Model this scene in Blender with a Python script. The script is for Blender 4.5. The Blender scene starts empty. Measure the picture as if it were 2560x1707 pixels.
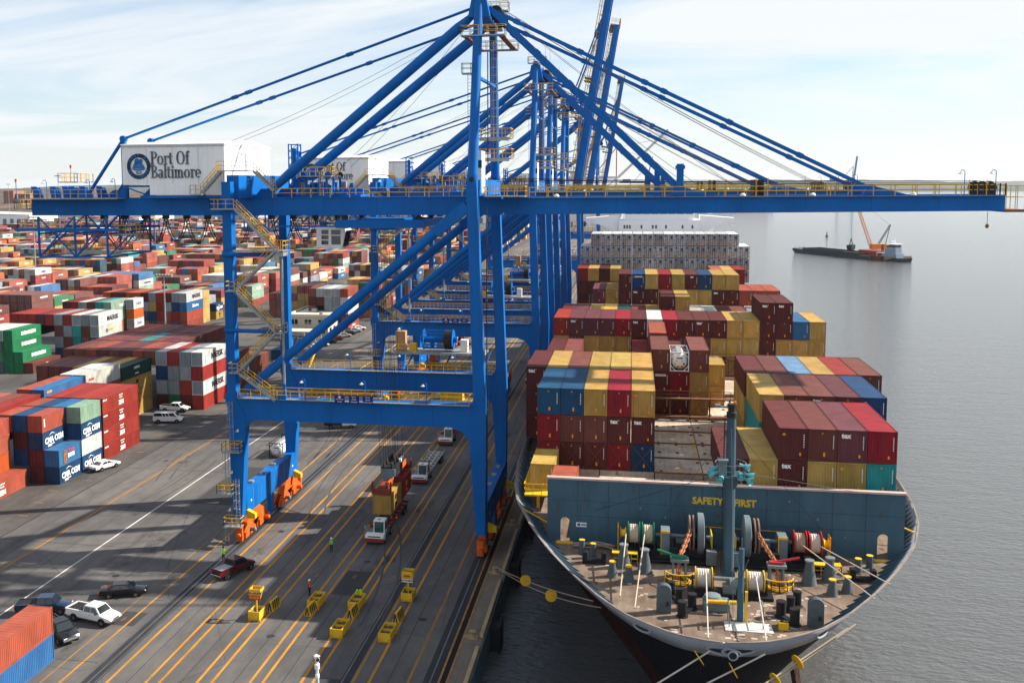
import bpy, bmesh, math, random
from mathutils import Vector, Matrix
R = math.radians
SC = bpy.context.scene
COL = SC.collection
random.seed(7)

# ------------------------------------------------------------------ camera
cam_d = bpy.data.cameras.new('camera'); cam = bpy.data.objects.new('camera', cam_d); COL.objects.link(cam)
cam_d.sensor_fit = 'HORIZONTAL'; cam_d.sensor_width = 36.0
cam_d.lens = 2537.47 / 2560 * 36; cam_d.shift_x = 183.97 / 2560; cam_d.shift_y = -133.63 / 2560
cam_d.clip_start = 0.5; cam_d.clip_end = 40000
cam.matrix_world = (Matrix.Translation((0, 0, 44.747)) @ Matrix.Rotation(0.189246785, 4, 'Z')
                    @ Matrix.Rotation(math.pi / 2 - 0.101938806, 4, 'X') @ Matrix.Rotation(-0.00703848, 4, 'Z'))
SC.camera = cam

# ------------------------------------------------------------------ sky
SUN_EL, SUN_ROT = R(35.5), R(68.6)
world = bpy.data.worlds.new('World'); SC.world = world; world.use_nodes = True
nt = world.node_tree; nt.nodes.clear()
wo = nt.nodes.new('ShaderNodeOutputWorld'); bg = nt.nodes.new('ShaderNodeBackground')
sky = nt.nodes.new('ShaderNodeTexSky'); sky.sky_type = 'NISHITA'; sky.sun_disc = False
sky.sun_elevation = SUN_EL; sky.sun_rotation = SUN_ROT; sky.altitude = 40; sky.air_density = 1.0; sky.dust_density = 0.4; sky.ozone_density = 2.0
tc = nt.nodes.new('ShaderNodeTexCoord'); sx = nt.nodes.new('ShaderNodeSeparateXYZ'); nt.links.new(tc.outputs['Generated'], sx.inputs[0])
def wmath(op, a, b=None):
    n = nt.nodes.new('ShaderNodeMath'); n.operation = op
    for i, v in enumerate((a, b)):
        if v is None: continue
        if hasattr(v, 'node'): nt.links.new(v, n.inputs[i])
        else: n.inputs[i].default_value = v
    return n.outputs[0]
# project the view direction onto a high flat cloud layer
zz = wmath('MAXIMUM', sx.outputs[2], 0.0); zz = wmath('ADD', zz, 0.09)
cx_ = nt.nodes.new('ShaderNodeCombineXYZ')
nt.links.new(wmath('DIVIDE', sx.outputs[0], zz), cx_.inputs[0]); nt.links.new(wmath('DIVIDE', sx.outputs[1], zz), cx_.inputs[1])
mp = nt.nodes.new('ShaderNodeMapping'); nt.links.new(cx_.outputs[0], mp.inputs[0]); mp.inputs['Rotation'].default_value = (0, 0, R(24)); mp.inputs['Scale'].default_value = (0.62, 1.0, 1); mp.inputs['Location'].default_value = (3.3, 1.2, 0)
nz = nt.nodes.new('ShaderNodeTexNoise'); nz.inputs['Scale'].default_value = 0.62; nz.inputs['Detail'].default_value = 8; nz.inputs['Roughness'].default_value = 0.6; nz.inputs['Distortion'].default_value = 0.9
nt.links.new(mp.outputs[0], nz.inputs['Vector'])
cr_ = nt.nodes.new('ShaderNodeValToRGB'); cr_.color_ramp.elements[0].position = 0.33; cr_.color_ramp.elements[1].position = 0.60
cr_.color_ramp.elements[0].color = (0.20, 0.20, 0.20, 1); cr_.color_ramp.elements[1].color = (0.95, 0.95, 0.95, 1)
nt.links.new(nz.outputs['Fac'], cr_.inputs[0])
hf = wmath('SUBTRACT', 0.88, wmath('MULTIPLY', wmath('MAXIMUM', sx.outputs[2], 0.0), 6.5))          # low haze whitens the horizon all round
cf = wmath('MINIMUM', wmath('MAXIMUM', cr_.outputs[0], hf), 1.0)
mx = nt.nodes.new('ShaderNodeMixRGB'); nt.links.new(cf, mx.inputs[0])
sg = nt.nodes.new('ShaderNodeMixRGB'); sg.blend_type = 'MULTIPLY'; sg.inputs[0].default_value = 1; nt.links.new(sky.outputs[0], sg.inputs[1]); sg.inputs[2].default_value = (1.22, 1.36, 1.50, 1); nt.links.new(sg.outputs[0], mx.inputs[1]); mx.inputs[2].default_value = (8.9, 9.2, 9.4, 1)
nt.links.new(mx.outputs[0], bg.inputs[0]); bg.inputs[1].default_value = 0.050
nt.links.new(bg.outputs[0], wo.inputs[0])

# ------------------------------------------------------------------ sun and exposure
sd = bpy.data.lights.new('sun', 'SUN'); so = bpy.data.objects.new('sun', sd); COL.objects.link(so)
sd.energy = 5.0; sd.angle = R(0.7); sd.color = (1.0, 0.90, 0.76)
d = Vector((math.cos(SUN_EL) * math.sin(SUN_ROT), math.cos(SUN_EL) * math.cos(SUN_ROT), math.sin(SUN_EL)))
so.rotation_euler = d.to_track_quat('Z', 'Y').to_euler(); so.location = (200, 80, 160)
SC.view_settings.view_transform = 'Standard'; SC.view_settings.look = 'None'; SC.view_settings.gamma = 1; SC.view_settings.exposure = 1.1
SC.view_settings.use_curve_mapping = False
SC.render.engine = 'CYCLES'; SC.cycles.max_bounces = 5; SC.cycles.diffuse_bounces = 2; SC.cycles.glossy_bounces = 3; SC.cycles.transparent_max_bounces = 6
SC.cycles.volume_bounces = 0; SC.cycles.use_denoising = True; SC.cycles.caustics_reflective = False; SC.cycles.caustics_refractive = False

# ------------------------------------------------------------------ mesh helpers
class MB:
    """Collects faces for one mesh object."""
    def __init__(s): s.v = []; s.f = []; s.m = []
    def add(s, vs, fs, mi=0):
        b = len(s.v); s.v += [tuple(p) for p in vs]
        for f in fs: s.f.append(tuple(b + i for i in f)); s.m.append(mi)
        return s
    def box(s, x0, x1, y0, y1, z0, z1, mi=0):
        return s.add([(x0, y0, z0), (x1, y0, z0), (x1, y1, z0), (x0, y1, z0), (x0, y0, z1), (x1, y0, z1), (x1, y1, z1), (x0, y1, z1)],
                     [(0, 3, 2, 1), (4, 5, 6, 7), (0, 1, 5, 4), (1, 2, 6, 5), (2, 3, 7, 6), (3, 0, 4, 7)], mi)
    def hexa(s, lo, hi, mi=0):
        """lo, hi: two quads of four points each, joined."""
        return s.add(list(lo) + list(hi), [(0, 3, 2, 1), (4, 5, 6, 7), (0, 1, 5, 4), (1, 2, 6, 5), (2, 3, 7, 6), (3, 0, 4, 7)], mi)
    def bar(s, p, q, w, h, mi=0, up=(0, 0, 1)):
        p, q, up = Vector(p), Vector(q), Vector(up); d = (q - p).normalized()
        a = d.cross(up)
        if a.length < 1e-4: a = d.cross(Vector((0, 1, 0)))
        a.normalize(); b = a.cross(d); a *= w / 2; b *= h / 2
        return s.hexa([p - a - b, p + a - b, p + a + b, p - a + b], [q - a - b, q + a - b, q + a + b, q - a + b], mi)
    def tube(s, p, q, r, n=8, mi=0, r2=None, cap=True):
        p, q = Vector(p), Vector(q); d = (q - p).normalized(); a = d.cross(Vector((0, 0, 1)))
        if a.length < 1e-4: a = Vector((1, 0, 0))
        a.normalize(); b = d.cross(a); r2 = r if r2 is None else r2
        vs = []
        for c, rr in ((p, r), (q, r2)):
            for i in range(n):
                t = 2 * math.pi * i / n; vs.append(c + (a * math.cos(t) + b * math.sin(t)) * rr)
        fs = [(i, n + i, n + (i + 1) % n, (i + 1) % n) for i in range(n)]
        if cap: fs += [tuple(range(n)), tuple(range(2 * n - 1, n - 1, -1))]
        return s.add(vs, fs, mi)
    def path(s, pts, r, n=4, mi=0):
        for p, q in zip(pts[:-1], pts[1:]): s.tube(p, q, r, n, mi, cap=False)
        return s
    def prism(s, poly, axis, a, b, mi=0):
        """poly: 2-D outline; extruded along axis from a to b. x:(y,z) y:(x,z) z:(x,y)"""
        def P(u, v, w): return {'x': (w, u, v), 'y': (u, w, v), 'z': (u, v, w)}[axis]
        n = len(poly); vs = [P(u, v, a) for u, v in poly] + [P(u, v, b) for u, v in poly]
        return s.add(vs, [tuple(range(n)), tuple(range(2 * n - 1, n - 1, -1))] + [(i, n + i, n + (i + 1) % n, (i + 1) % n) for i in range(n)], mi)
    def lathe(s, prof, c, n=12, mi=0, axis='z'):
        """prof: list of (radius, height) about an axis through c."""
        vs = []
        for r, h in prof:
            for i in range(n):
                t = 2 * math.pi * i / n; u, v = r * math.cos(t), r * math.sin(t)
                vs.append({'z': (c[0] + u, c[1] + v, c[2] + h), 'x': (c[0] + h, c[1] + u, c[2] + v), 'y': (c[0] + u, c[1] + h, c[2] + v)}[axis])
        fs = [(k * n + i, k * n + (i + 1) % n, (k + 1) * n + (i + 1) % n, (k + 1) * n + i) for k in range(len(prof) - 1) for i in range(n)]
        fs += [tuple(range(n - 1, -1, -1)), tuple(range((len(prof) - 1) * n, len(prof) * n))]
        return s.add(vs, fs, mi)
    def ring(s, c, R_, r, n=14, k=5, mi=0, axis='z'):
        """a torus"""
        vs = []
        for i in range(n):
            t = 2 * math.pi * i / n
            for j in range(k):
                u = 2 * math.pi * j / k; q = R_ + r * math.cos(u); x, y, z = q * math.cos(t), q * math.sin(t), r * math.sin(u)
                vs.append({'z': (c[0] + x, c[1] + y, c[2] + z), 'x': (c[0] + z, c[1] + x, c[2] + y), 'y': (c[0] + x, c[1] + z, c[2] + y)}[axis])
        return s.add(vs, [(i * k + j, ((i + 1) % n) * k + j, ((i + 1) % n) * k + (j + 1) % k, i * k + (j + 1) % k) for i in range(n) for j in range(k)], mi)
    def rail(s, p, q, h=1.1, step=1.8, r=0.035, mi=0, ends=True):
        p, q = Vector(p), Vector(q); L = (q - p).length; n = max(1, round(L / step)); up = Vector((0, 0, h))
        s.bar(p + up, q + up, 2 * r, 2 * r, mi); s.bar(p + up * .52, q + up * .52, 1.6 * r, 1.6 * r, mi)
        for i in range(n + 1):
            t = p.lerp(q, i / n); s.bar(t, t + up, 1.8 * r, 1.8 * r, mi)
        return s
    def mesh(s, name, mats):
        me = bpy.data.meshes.new(name); me.from_pydata(s.v, [], s.f)
        for m in (mats if isinstance(mats, (list, tuple)) else [mats]): me.materials.append(m)
        if any(s.m): me.polygons.foreach_set('material_index', s.m)
        bm = bmesh.new(); bm.from_mesh(me); bmesh.ops.recalc_face_normals(bm, faces=bm.faces); bm.to_mesh(me); bm.free()
        me.update(); return me
    def build(s, name, mats, parent=None, smooth=False, bevel=0.0):
        me = s.mesh(name, mats)
        if smooth: sm(me, smooth if isinstance(smooth, float) else 40)
        o = link(name, me, parent)
        if bevel:
            b = o.modifiers.new('bevel', 'BEVEL'); b.width = bevel; b.segments = 2; b.limit_method = 'ANGLE'
        return o
def sm(me, ang=40):
    me.shade_smooth() if hasattr(me, 'shade_smooth') else [setattr(p, 'use_smooth', True) for p in me.polygons]
    try: me.set_sharp_from_angle(angle=R(ang))
    except Exception: pass
def link(name, data, parent=None, loc=None, rot=None):
    o = bpy.data.objects.new(name, data); COL.objects.link(o)
    if parent is not None: o.parent = parent
    if loc is not None: o.location = loc
    if rot is not None: o.rotation_euler = rot
    return o
def tag(o, label, cat, group=None, kind=None):
    if label: o['label'] = label
    if cat: o['category'] = cat
    if group: o['group'] = group
    if kind: o['kind'] = kind
    return o
def thing(name, label, cat, loc=(0, 0, 0), rz=0, group=None):
    o = link(name, None, None, loc, (0, 0, rz)); o.empty_display_size = 0.3; return tag(o, label, cat, group)
def struct(o): o['kind'] = 'structure'; return o
def copy_tree(o, parent=None, skip=()):
    c = o.copy(); COL.objects.link(c); c.parent = parent
    for ch in list(o.children):
        if ch.name.split('.')[0] not in skip: copy_tree(ch, c, skip)
    return c
FONTS = {}
def text(name, body, size, mat, parent, loc, rot, align='CENTER', sx_=1.0, ext=0.012, bold=0.0):
    k = (body, size, mat.name, align, ext, bold)
    if k not in FONTS:
        cu = bpy.data.curves.new(name, 'FONT'); cu.body = body; cu.size = size; cu.align_x = align; cu.align_y = 'CENTER'; cu.extrude = ext; cu.offset = bold
        cu.resolution_u = 2; cu.materials.append(mat); t_ = bpy.data.objects.new('tmp', cu); FONTS[k] = bpy.data.meshes.new_from_object(t_); FONTS[k].name = name
        bpy.data.objects.remove(t_); bpy.data.curves.remove(cu)
    o = link(name, FONTS[k], parent, loc, rot); o.scale = (sx_, 1, 1); return o
FRONT, SIDE = (R(90), 0, 0), (R(90), 0, R(90))          # lettering that faces -Y / +X

# ------------------------------------------------------------------ materials
MATS = {}
def mat(name, col, rough=0.6, metal=0.0, var=0.12, scale=1.5, dirt=0.0, dirtcol=(0.10, 0.055, 0.03), bump=0.0, bscale=20, stretch=(1, 1, 1), spec=0.25, objcol=False, dscale=None, coat=0):
    if name in MATS: return MATS[name]
    m = bpy.data.materials.new(name); m.use_nodes = True; t = m.node_tree; N = t.nodes; L = t.links
    p = N['Principled BSDF']; p.inputs['Roughness'].default_value = rough; p.inputs['Metallic'].default_value = metal; p.inputs['Specular IOR Level'].default_value = spec
    if coat: p.inputs['Coat Weight'].default_value = coat; p.inputs['Coat Roughness'].default_value = 0.08
    g = N.new('ShaderNodeTexCoord'); mp = N.new('ShaderNodeMapping'); L.new(g.outputs['Object'], mp.inputs[0]); mp.inputs['Scale'].default_value = stretch
    oi = N.new('ShaderNodeObjectInfo')
    add = N.new('ShaderNodeVectorMath'); add.operation = 'ADD'; L.new(mp.outputs[0], add.inputs[0])
    sc = N.new('ShaderNodeMath'); sc.operation = 'MULTIPLY'; L.new(oi.outputs['Random'], sc.inputs[0]); sc.inputs[1].default_value = 40 if objcol else 0
    L.new(sc.outputs[0], add.inputs[1])
    n1 = N.new('ShaderNodeTexNoise'); n1.inputs['Scale'].default_value = scale; n1.inputs['Detail'].default_value = 5; L.new(add.outputs[0], n1.inputs['Vector'])
    mr = N.new('ShaderNodeMapRange'); mr.inputs['From Min'].default_value = 0.25; mr.inputs['From Max'].default_value = 0.75; mr.inputs['To Min'].default_value = 1 - var; mr.inputs['To Max'].default_value = 1 + var
    L.new(n1.outputs['Fac'], mr.inputs[0])
    mul = N.new('ShaderNodeMixRGB'); mul.blend_type = 'MULTIPLY'; mul.inputs[0].default_value = 1
    if objcol: L.new(oi.outputs['Color'], mul.inputs[1])
    else: mul.inputs[1].default_value = (*col, 1)
    L.new(mr.outputs[0], mul.inputs[2]); out = mul.outputs[0]
    if dirt:
        n2 = N.new('ShaderNodeTexNoise'); n2.inputs['Scale'].default_value = dscale or scale * 2.3; n2.inputs['Detail'].default_value = 8; n2.inputs['Roughness'].default_value = 0.65; L.new(add.outputs[0], n2.inputs['Vector'])
        r2 = N.new('ShaderNodeValToRGB'); r2.color_ramp.elements[0].position = 0.52; r2.color_ramp.elements[1].position = 0.78
        r2.color_ramp.elements[1].color = (dirt, dirt, dirt, 1); L.new(n2.outputs['Fac'], r2.inputs[0])
        mm = N.new('ShaderNodeMixRGB'); L.new(r2.outputs[0], mm.inputs[0]); L.new(out, mm.inputs[1]); mm.inputs[2].default_value = (*dirtcol, 1); out = mm.outputs[0]
    L.new(out, p.inputs['Base Color'])
    if bump:
        n3 = N.new('ShaderNodeTexNoise'); n3.inputs['Scale'].default_value = bscale; n3.inputs['Detail'].default_value = 4; L.new(add.outputs[0], n3.inputs['Vector'])
        b = N.new('ShaderNodeBump'); b.inputs['Strength'].default_value = bump; b.inputs['Distance'].default_value = 0.02; L.new(n3.outputs['Fac'], b.inputs['Height']); L.new(b.outputs[0], p.inputs['Normal'])
    MATS[name] = m; return m
BLUE = mat('crane_blue', (0.0005, 0.112, 0.40), 0.5, var=0.16, scale=0.35, dirt=0.42, dirtcol=(0.004, 0.055, 0.20), dscale=1.1, stretch=(1, 1, 0.35), spec=0.15)
YEL = mat('railing_yellow', (0.62, 0.36, 0.02), 0.55, var=0.2, scale=3, dirt=0.35, dirtcol=(0.22, 0.11, 0.03))
GALV = mat('galvanised_steel', (0.30, 0.31, 0.31), 0.5, metal=0.4, var=0.25, scale=3)
ORG = mat('bogie_orange', (0.62, 0.105, 0.012), 0.5, var=0.25, scale=2, dirt=0.55, dirtcol=(0.13, 0.03, 0.015))
DARK = mat('dark_steel', (0.018, 0.018, 0.02), 0.55, var=0.3, scale=3)
RUBBER = mat('rubber', (0.012, 0.012, 0.013), 0.85, var=0.3)
WHITE = mat('white_sheet', (0.84, 0.85, 0.86), 0.5, var=0.05, scale=0.6, dirt=0.15, dirtcol=(0.42, 0.42, 0.42), stretch=(1, 1, 0.3))
WPAINT = mat('white_paint', (0.76, 0.76, 0.74), 0.35, var=0.05, dirt=0.12, dirtcol=(0.35, 0.33, 0.30))
GLASS = mat('dark_glass', (0.012, 0.018, 0.022), 0.06, var=0.1, spec=0.8)
TGLASS = mat('tinted_glass', (0.015, 0.07, 0.075), 0.06, var=0.1, spec=0.8)
RUST = mat('rusty_steel', (0.20, 0.09, 0.05), 0.8, var=0.4, scale=2, dirt=0.6, dirtcol=(0.06, 0.03, 0.02))
ROPE = mat('mooring_rope', (0.42, 0.355, 0.27), 0.85, var=0.25, scale=14, bump=0.5, bscale=60)
CABLE = mat('cable_black', (0.012, 0.012, 0.014), 0.6, var=0.2)
LAMPW = mat('lamp_enamel', (0.72, 0.74, 0.75), 0.4, var=0.05)
# ================================================================== the setting
def ground_mat(name, base, patch, stain, K=1.0):
    m = bpy.data.materials.new(name); m.use_nodes = True; t = m.node_tree; N, L = t.nodes, t.links; p = N['Principled BSDF']; p.inputs['Roughness'].default_value = 0.85; p.inputs['Specular IOR Level'].default_value = 0.25
    g = N.new('ShaderNodeTexCoord')
    def noise(scale, det, st=(1, 1, 1), rot=0.0, off=(0, 0, 0), rough=0.55):
        mp = N.new('ShaderNodeMapping'); mp.inputs['Scale'].default_value = st; mp.inputs['Rotation'].default_value = (0, 0, rot); mp.inputs['Location'].default_value = off; L.new(g.outputs['Object'], mp.inputs[0])
        n = N.new('ShaderNodeTexNoise'); n.inputs['Scale'].default_value = scale * K; n.inputs['Detail'].default_value = det; n.inputs['Roughness'].default_value = rough; L.new(mp.outputs[0], n.inputs['Vector']); return n.outputs['Fac']
    def ramp(f, a, b, ca=(0, 0, 0), cb=(1, 1, 1)):
        r = N.new('ShaderNodeValToRGB'); r.color_ramp.elements[0].position = a; r.color_ramp.elements[1].position = b; r.color_ramp.elements[0].color = (*ca, 1); r.color_ramp.elements[1].color = (*cb, 1); L.new(f, r.inputs[0]); return r.outputs[0]
    def mix(f, a, b, mode='MIX'):
        n = N.new('ShaderNodeMixRGB'); n.blend_type = mode
        for i, v in enumerate((f, a, b)):
            if hasattr(v, 'node'): L.new(v, n.inputs[i])
            else: n.inputs[i].default_value = v if i == 0 else (*v, 1)
        return n.outputs[0]
    c = mix(ramp(noise(0.06, 6), 0.38, 0.62), base, patch)
    c = mix(1.0, c, ramp(noise(0.5, 7, (1, 0.06, 1)), 0.30, 0.72, (0.80, 0.80, 0.80), (1.14, 1.13, 1.12)), 'MULTIPLY')      # wheel tracks along the quay
    c = mix(1.0, c, ramp(noise(0.9, 6, (1, 0.5, 1), 0.3), 0.3, 0.7, (0.86, 0.86, 0.86), (1.1, 1.1, 1.1)), 'MULTIPLY')
    c = mix(ramp(noise(0.16, 5, (1, 0.6, 1), 0.5, (31, 7, 0), 0.6), 0.615, 0.70), c, stain)                                   # oil stains
    c = mix(ramp(noise(1.1, 3, (1, 0.8, 1), 0, (3, 50, 0)), 0.72, 0.80), c, stain)
    v = N.new('ShaderNodeTexVoronoi'); v.feature = 'DISTANCE_TO_EDGE'; v.inputs['Scale'].default_value = 0.09 * K
    mpv = N.new('ShaderNodeMapping'); L.new(g.outputs['Object'], mpv.inputs[0]); mpv.inputs['Scale'].default_value = (1.5, 0.7, 1); L.new(mpv.outputs[0], v.inputs['Vector'])
    c = mix(ramp(v.outputs['Distance'], 0.0, 0.006, (0.55, 0.55, 0.55), (0, 0, 0)), c, stain)                                # sealed cracks
    c = mix(1.0, c, ramp(noise(9, 3), 0.3, 0.7, (0.92, 0.92, 0.92), (1.07, 1.07, 1.07)), 'MULTIPLY')
    L.new(c, p.inputs['Base Color']); b = N.new('ShaderNodeBump'); b.inputs['Strength'].default_value = 0.3; b.inputs['Distance'].default_value = 0.02; L.new(noise(14, 3), b.inputs['Height']); L.new(b.outputs[0], p.inputs['Normal'])
    return m
ASPH = ground_mat('asphalt', (0.082, 0.080, 0.082), (0.122, 0.116, 0.113), (0.034, 0.034, 0.036))
CONC = ground_mat('quay_concrete', (0.15, 0.125, 0.10), (0.19, 0.165, 0.135), (0.07, 0.06, 0.05))
YARDM = ground_mat('yard_pavement', (0.058, 0.056, 0.056), (0.105, 0.098, 0.092), (0.030, 0.030, 0.032))
def paint_mat(name, col, wear):
    m = mat(name, col, 0.75, var=0.3, scale=0.5, dirt=wear, dirtcol=(0.085, 0.078, 0.07), dscale=1.2, stretch=(3, 0.5, 1), spec=.2); return m
PY = paint_mat('worn_orange_paint', (0.42, 0.195, 0.022), 1.0)
PYF = paint_mat('faded_orange_paint', (0.26, 0.135, 0.035), 1.0)
PW = paint_mat('worn_white_paint', (0.55, 0.54, 0.50), 0.75)
gnd = struct(MB().box(-9000, -16.05, -400, 9000, -3.4, 0).build('ground', ASPH))
for x, w, mt, y0, y1 in [(-46.4, .26, PY, -50, 900), (-42.9, .27, PY, -50, 900), (-41.65, .27, PY, -50, 900), (-38.3, .27, PY, -50, 900), (-36.98, .27, PY, -50, 900),
                         (-33.55, .26, PY, -50, 900), (-32.4, .26, PY, -50, 900), (-28.98, .27, PY, -50, 900), (-27.93, .27, PY, -50, 900), (-24.4, .30, PYF, -50, 900), (-22.93, .27, PY, -50, 900),
                         (-19.45, .26, PYF, -50, 900), (-50.62, .22, PY, -50, 900), (-52.35, .14, PYF, -50, 700), (-64.9, .20, PW, -50, 900), (-72.5, .16, PY, -50, 900), (-72.9, .14, PYF, -50, 900)]:
    n = 24; vs = []; m_ = MB()
    ys = [y0 + (y1 - y0) * i / n for i in range(n + 1)]
    for i in range(n): m_.add([(x - w / 2, ys[i], .008), (x + w / 2, ys[i], .008), (x + w / 2, ys[i + 1] , .008), (x - w / 2, ys[i + 1], .008)], [(0, 1, 2, 3)])
    m_.build('lane_line', mt, gnd)
# short painted numerals and ticks on the apron
for i, (x, y) in enumerate([(-44.2, 107.6), (-40.0, 107.9), (-35.2, 108.4), (-30.8, 108.8), (-26.4, 109.2), (-35.0, 131.5), (-26.6, 137.0), (-51.5, 93.6), (-21.8, 108.5)]):
    text('lane_number', '6543212 7'[i] if i != 7 else '1', 1.3, PYF, gnd, (x, y, .010), (0, 0, R(168)), ext=0.002)
for i in range(26):
    x, y = -81.5 - (i % 3) * 1.2, 122 + i * 5.6
    MB().box(x - .75, x + .75, y - .09, y + .09, .006, .010).build('corner_tick', PYF, gnd)
MB().box(-79.5, -79.28, -50, 900, 0, .007).build('pavement_joint', mat('joint', (0.03, 0.03, 0.032), .9), gnd)
struct(MB().box(-1200, -79.5, -300, 1300, 0, 0.006).build('yard_pavement', YARDM))
# darker repaired patches
for x0, x1, y0, y1 in [(-32.1, -29.0, 103.5, 110.4), (-27.6, -25.5, 78, 85), (-52.2, -49.7, 92.1, 95.4), (-61, -55, 131, 150)]:
    MB().box(x0, x1, y0, y1, 0, .005).build('asphalt_patch', mat('fresh_asphalt', (0.040, 0.041, 0.043), .9, var=.15, scale=.8), gnd)
# tyre marks, sealed joints, manholes
SLOT_ = mat('manhole_iron', (.03, .028, .027), .7, var=.3)
TYRE = mat('tyre_mark', (0.062, 0.061, 0.062), .9, var=.2, scale=.6, dirt=.9, dirtcol=(.095, .09, .09), dscale=.5)
rt = random.Random(12)
for k in range(9):
    x, y, r_, a0, sp = rt.uniform(-76, -24), rt.uniform(84, 190), rt.uniform(25, 60), rt.choice([0, math.pi]) + rt.uniform(-.25, .25), rt.uniform(.25, .5)
    for off in (0, 1.9):
        b = MB(); pts = [(x + (r_ + off) * math.cos(a0 + sp * i / 14) - r_ * math.cos(a0), y + (r_ + off) * math.sin(a0 + sp * i / 14) * 1.6 - r_ * math.sin(a0) * 1.6) for i in range(15)]
        for (xa, ya), (xb, yb) in zip(pts[:-1], pts[1:]):
            if max(xa, xb) > -18.4: continue
            d = Vector((yb - ya, xa - xb, 0)).normalized() * .12; b.add([(xa - d.x, ya - d.y, .0105), (xa + d.x, ya + d.y, .0105), (xb + d.x, yb + d.y, .0105), (xb - d.x, yb - d.y, .0105)], [(0, 1, 2, 3)])
        if b.v: b.build('tyre_mark', TYRE, gnd)
for x in (-76.0, -68.6, -61.2, -56.8, -44.6, -39.8, -35.0, -30.7, -21.2):
    b = MB(); xs = [x + rt.uniform(-.05, .05) for _ in range(31)]
    for i in range(30): b.add([(xs[i] - .035, 60 + i * 8, .0095), (xs[i] + .035, 60 + i * 8, .0095), (xs[i + 1] + .035, 68 + i * 8, .0095), (xs[i + 1] - .035, 68 + i * 8, .0095)], [(0, 1, 2, 3)])
    b.build('sealed_joint', MATS['joint'], gnd)
for y in (84.2, 98.7, 113.1, 127.8, 146.5, 163.0, 181.4): MB().box(-79.2, -49.2, y - .03, y + .03, 0, .0095).build('sealed_joint', MATS['joint'], gnd)
for x, y in ((-58.2, 104.3), (-68.8, 128.4), (-55.2, 139.6), (-44.4, 121.9), (-35.0, 92.4), (-61.7, 163.8), (-30.6, 113.5), (-20.8, 98.8), (-74.6, 151.2)): MB().lathe([(.42, 0), (.42, .012)], (x, y, 0), 14).build('manhole_cover', SLOT_, gnd)
# crane rails and slots
RAILM = mat('rail_steel', (0.16, 0.16, 0.17), 0.4, metal=0.7, var=0.3, scale=0.6)
SLOT = mat('rail_slot', (0.026, 0.028, 0.032), 0.8, var=0.3, scale=0.4, dirt=0.3, dirtcol=(0.07, 0.06, 0.05))
for x, w in [(-48.05, 1.5), (-17.5, 1.3), (-25.1, 0.95)]: MB().box(x - w / 2, x + w / 2, -60, 900, 0, .009).build('rail_bed', SLOT, gnd)
for x in (-48.05, -17.5, -25.35): MB().box(x - .07, x + .07, -60, 900, .009, .03).build('crane_rail', RAILM, gnd)
for x in (-48.72, -47.45): MB().box(x - .05, x + .05, -60, 900, .009, .02).build('rail_edge', RAILM, gnd)
MB().box(-16.62, -16.05, -60, 900, 0.0, .010).build('cable_slot', mat('slot_black', (0.008, 0.008, 0.008), .9), gnd)
SLR = mat('rusty_slot_edge', (0.33, 0.15, 0.045), 0.7, var=0.4, scale=1, dirt=.5)
for x in (-16.72, -16.0): MB().box(x - .09, x + .09, -60, 900, .0, .035).build('slot_edge', SLR, gnd)
quay = struct(MB().box(-15.9, -14.0, -60, 900, -3.4, .012).build('quay', CONC))
TAN = mat('tan_timber', (0.34, 0.25, 0.14), 0.85, var=0.3, scale=2, dirt=0.5, dirtcol=(0.10, 0.08, 0.055), stretch=(1, .3, 1), bump=.4)
WALLB = mat('quay_wall_blue', (0.07, 0.12, 0.16), 0.75, var=0.3, scale=0.6, dirt=0.6, dirtcol=(0.02, 0.025, 0.03))
for k in range(22):
    y0 = 60.4 + k * 17.0 + 1.2
    MB().box(-14.42, -14.02, y0, y0 + 14.6, .012, .34).build('timber_kerb', TAN, quay, bevel=.03)
MB().box(-14.0, -13.86, -60, 900, -3.3, -.05).build('steel_wall_facing', WALLB, quay)
for k in range(18):
    y = 66 + k * 17.0; f = MB(); f.box(-13.86, -13.0, y - .9, y + .9, -3.0, -.5); f.box(-13.0, -12.75, y - 1.3, y + 1.3, -3.3, -.25)
    f.build('fender', RUBBER, quay)
    MB().path([(-13.9, y + 1.5, -.3), (-13.3, y + 1.3, -.9), (-12.8, y + 1.2, -.5)], .05).build('fender_chain', DARK, quay)

# water
wm = bpy.data.materials.new('harbour_water'); wm.use_nodes = True; N, L = wm.node_tree.nodes, wm.node_tree.links; p = N['Principled BSDF']
p.inputs['Base Color'].default_value = (0.080, 0.084, 0.088, 1); p.inputs['Roughness'].default_value = 0.09; p.inputs['IOR'].default_value = 1.333
g = N.new('ShaderNodeTexCoord')
def wn(scale, det, st, rot):
    mp = N.new('ShaderNodeMapping'); mp.inputs['Scale'].default_value = st; mp.inputs['Rotation'].default_value = (0, 0, rot); L.new(g.outputs['Object'], mp.inputs[0])
    n = N.new('ShaderNodeTexNoise'); n.inputs['Scale'].default_value = scale; n.inputs['Detail'].default_value = det; n.inputs['Roughness'].default_value = .6; L.new(mp.outputs[0], n.inputs['Vector']); return n.outputs['Fac']
s1 = N.new('ShaderNodeMath'); s1.operation = 'MULTIPLY_ADD'; L.new(wn(0.95, 3, (1, 1.9, 1), .35), s1.inputs[0]); s1.inputs[1].default_value = .75; L.new(wn(0.16, 4, (1, 2.4, 1), .2), s1.inputs[2])
b = N.new('ShaderNodeBump'); b.inputs['Strength'].default_value = 0.5; b.inputs['Distance'].default_value = 0.5; L.new(s1.outputs[0], b.inputs['Height']); L.new(b.outputs[0], p.inputs['Normal'])
struct(MB().add([(-13.9, -400, -3), (16000, -400, -3), (16000, 22000, -3), (-13.9, 22000, -3)], [(0, 1, 2, 3)]).build('water', wm))

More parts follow.
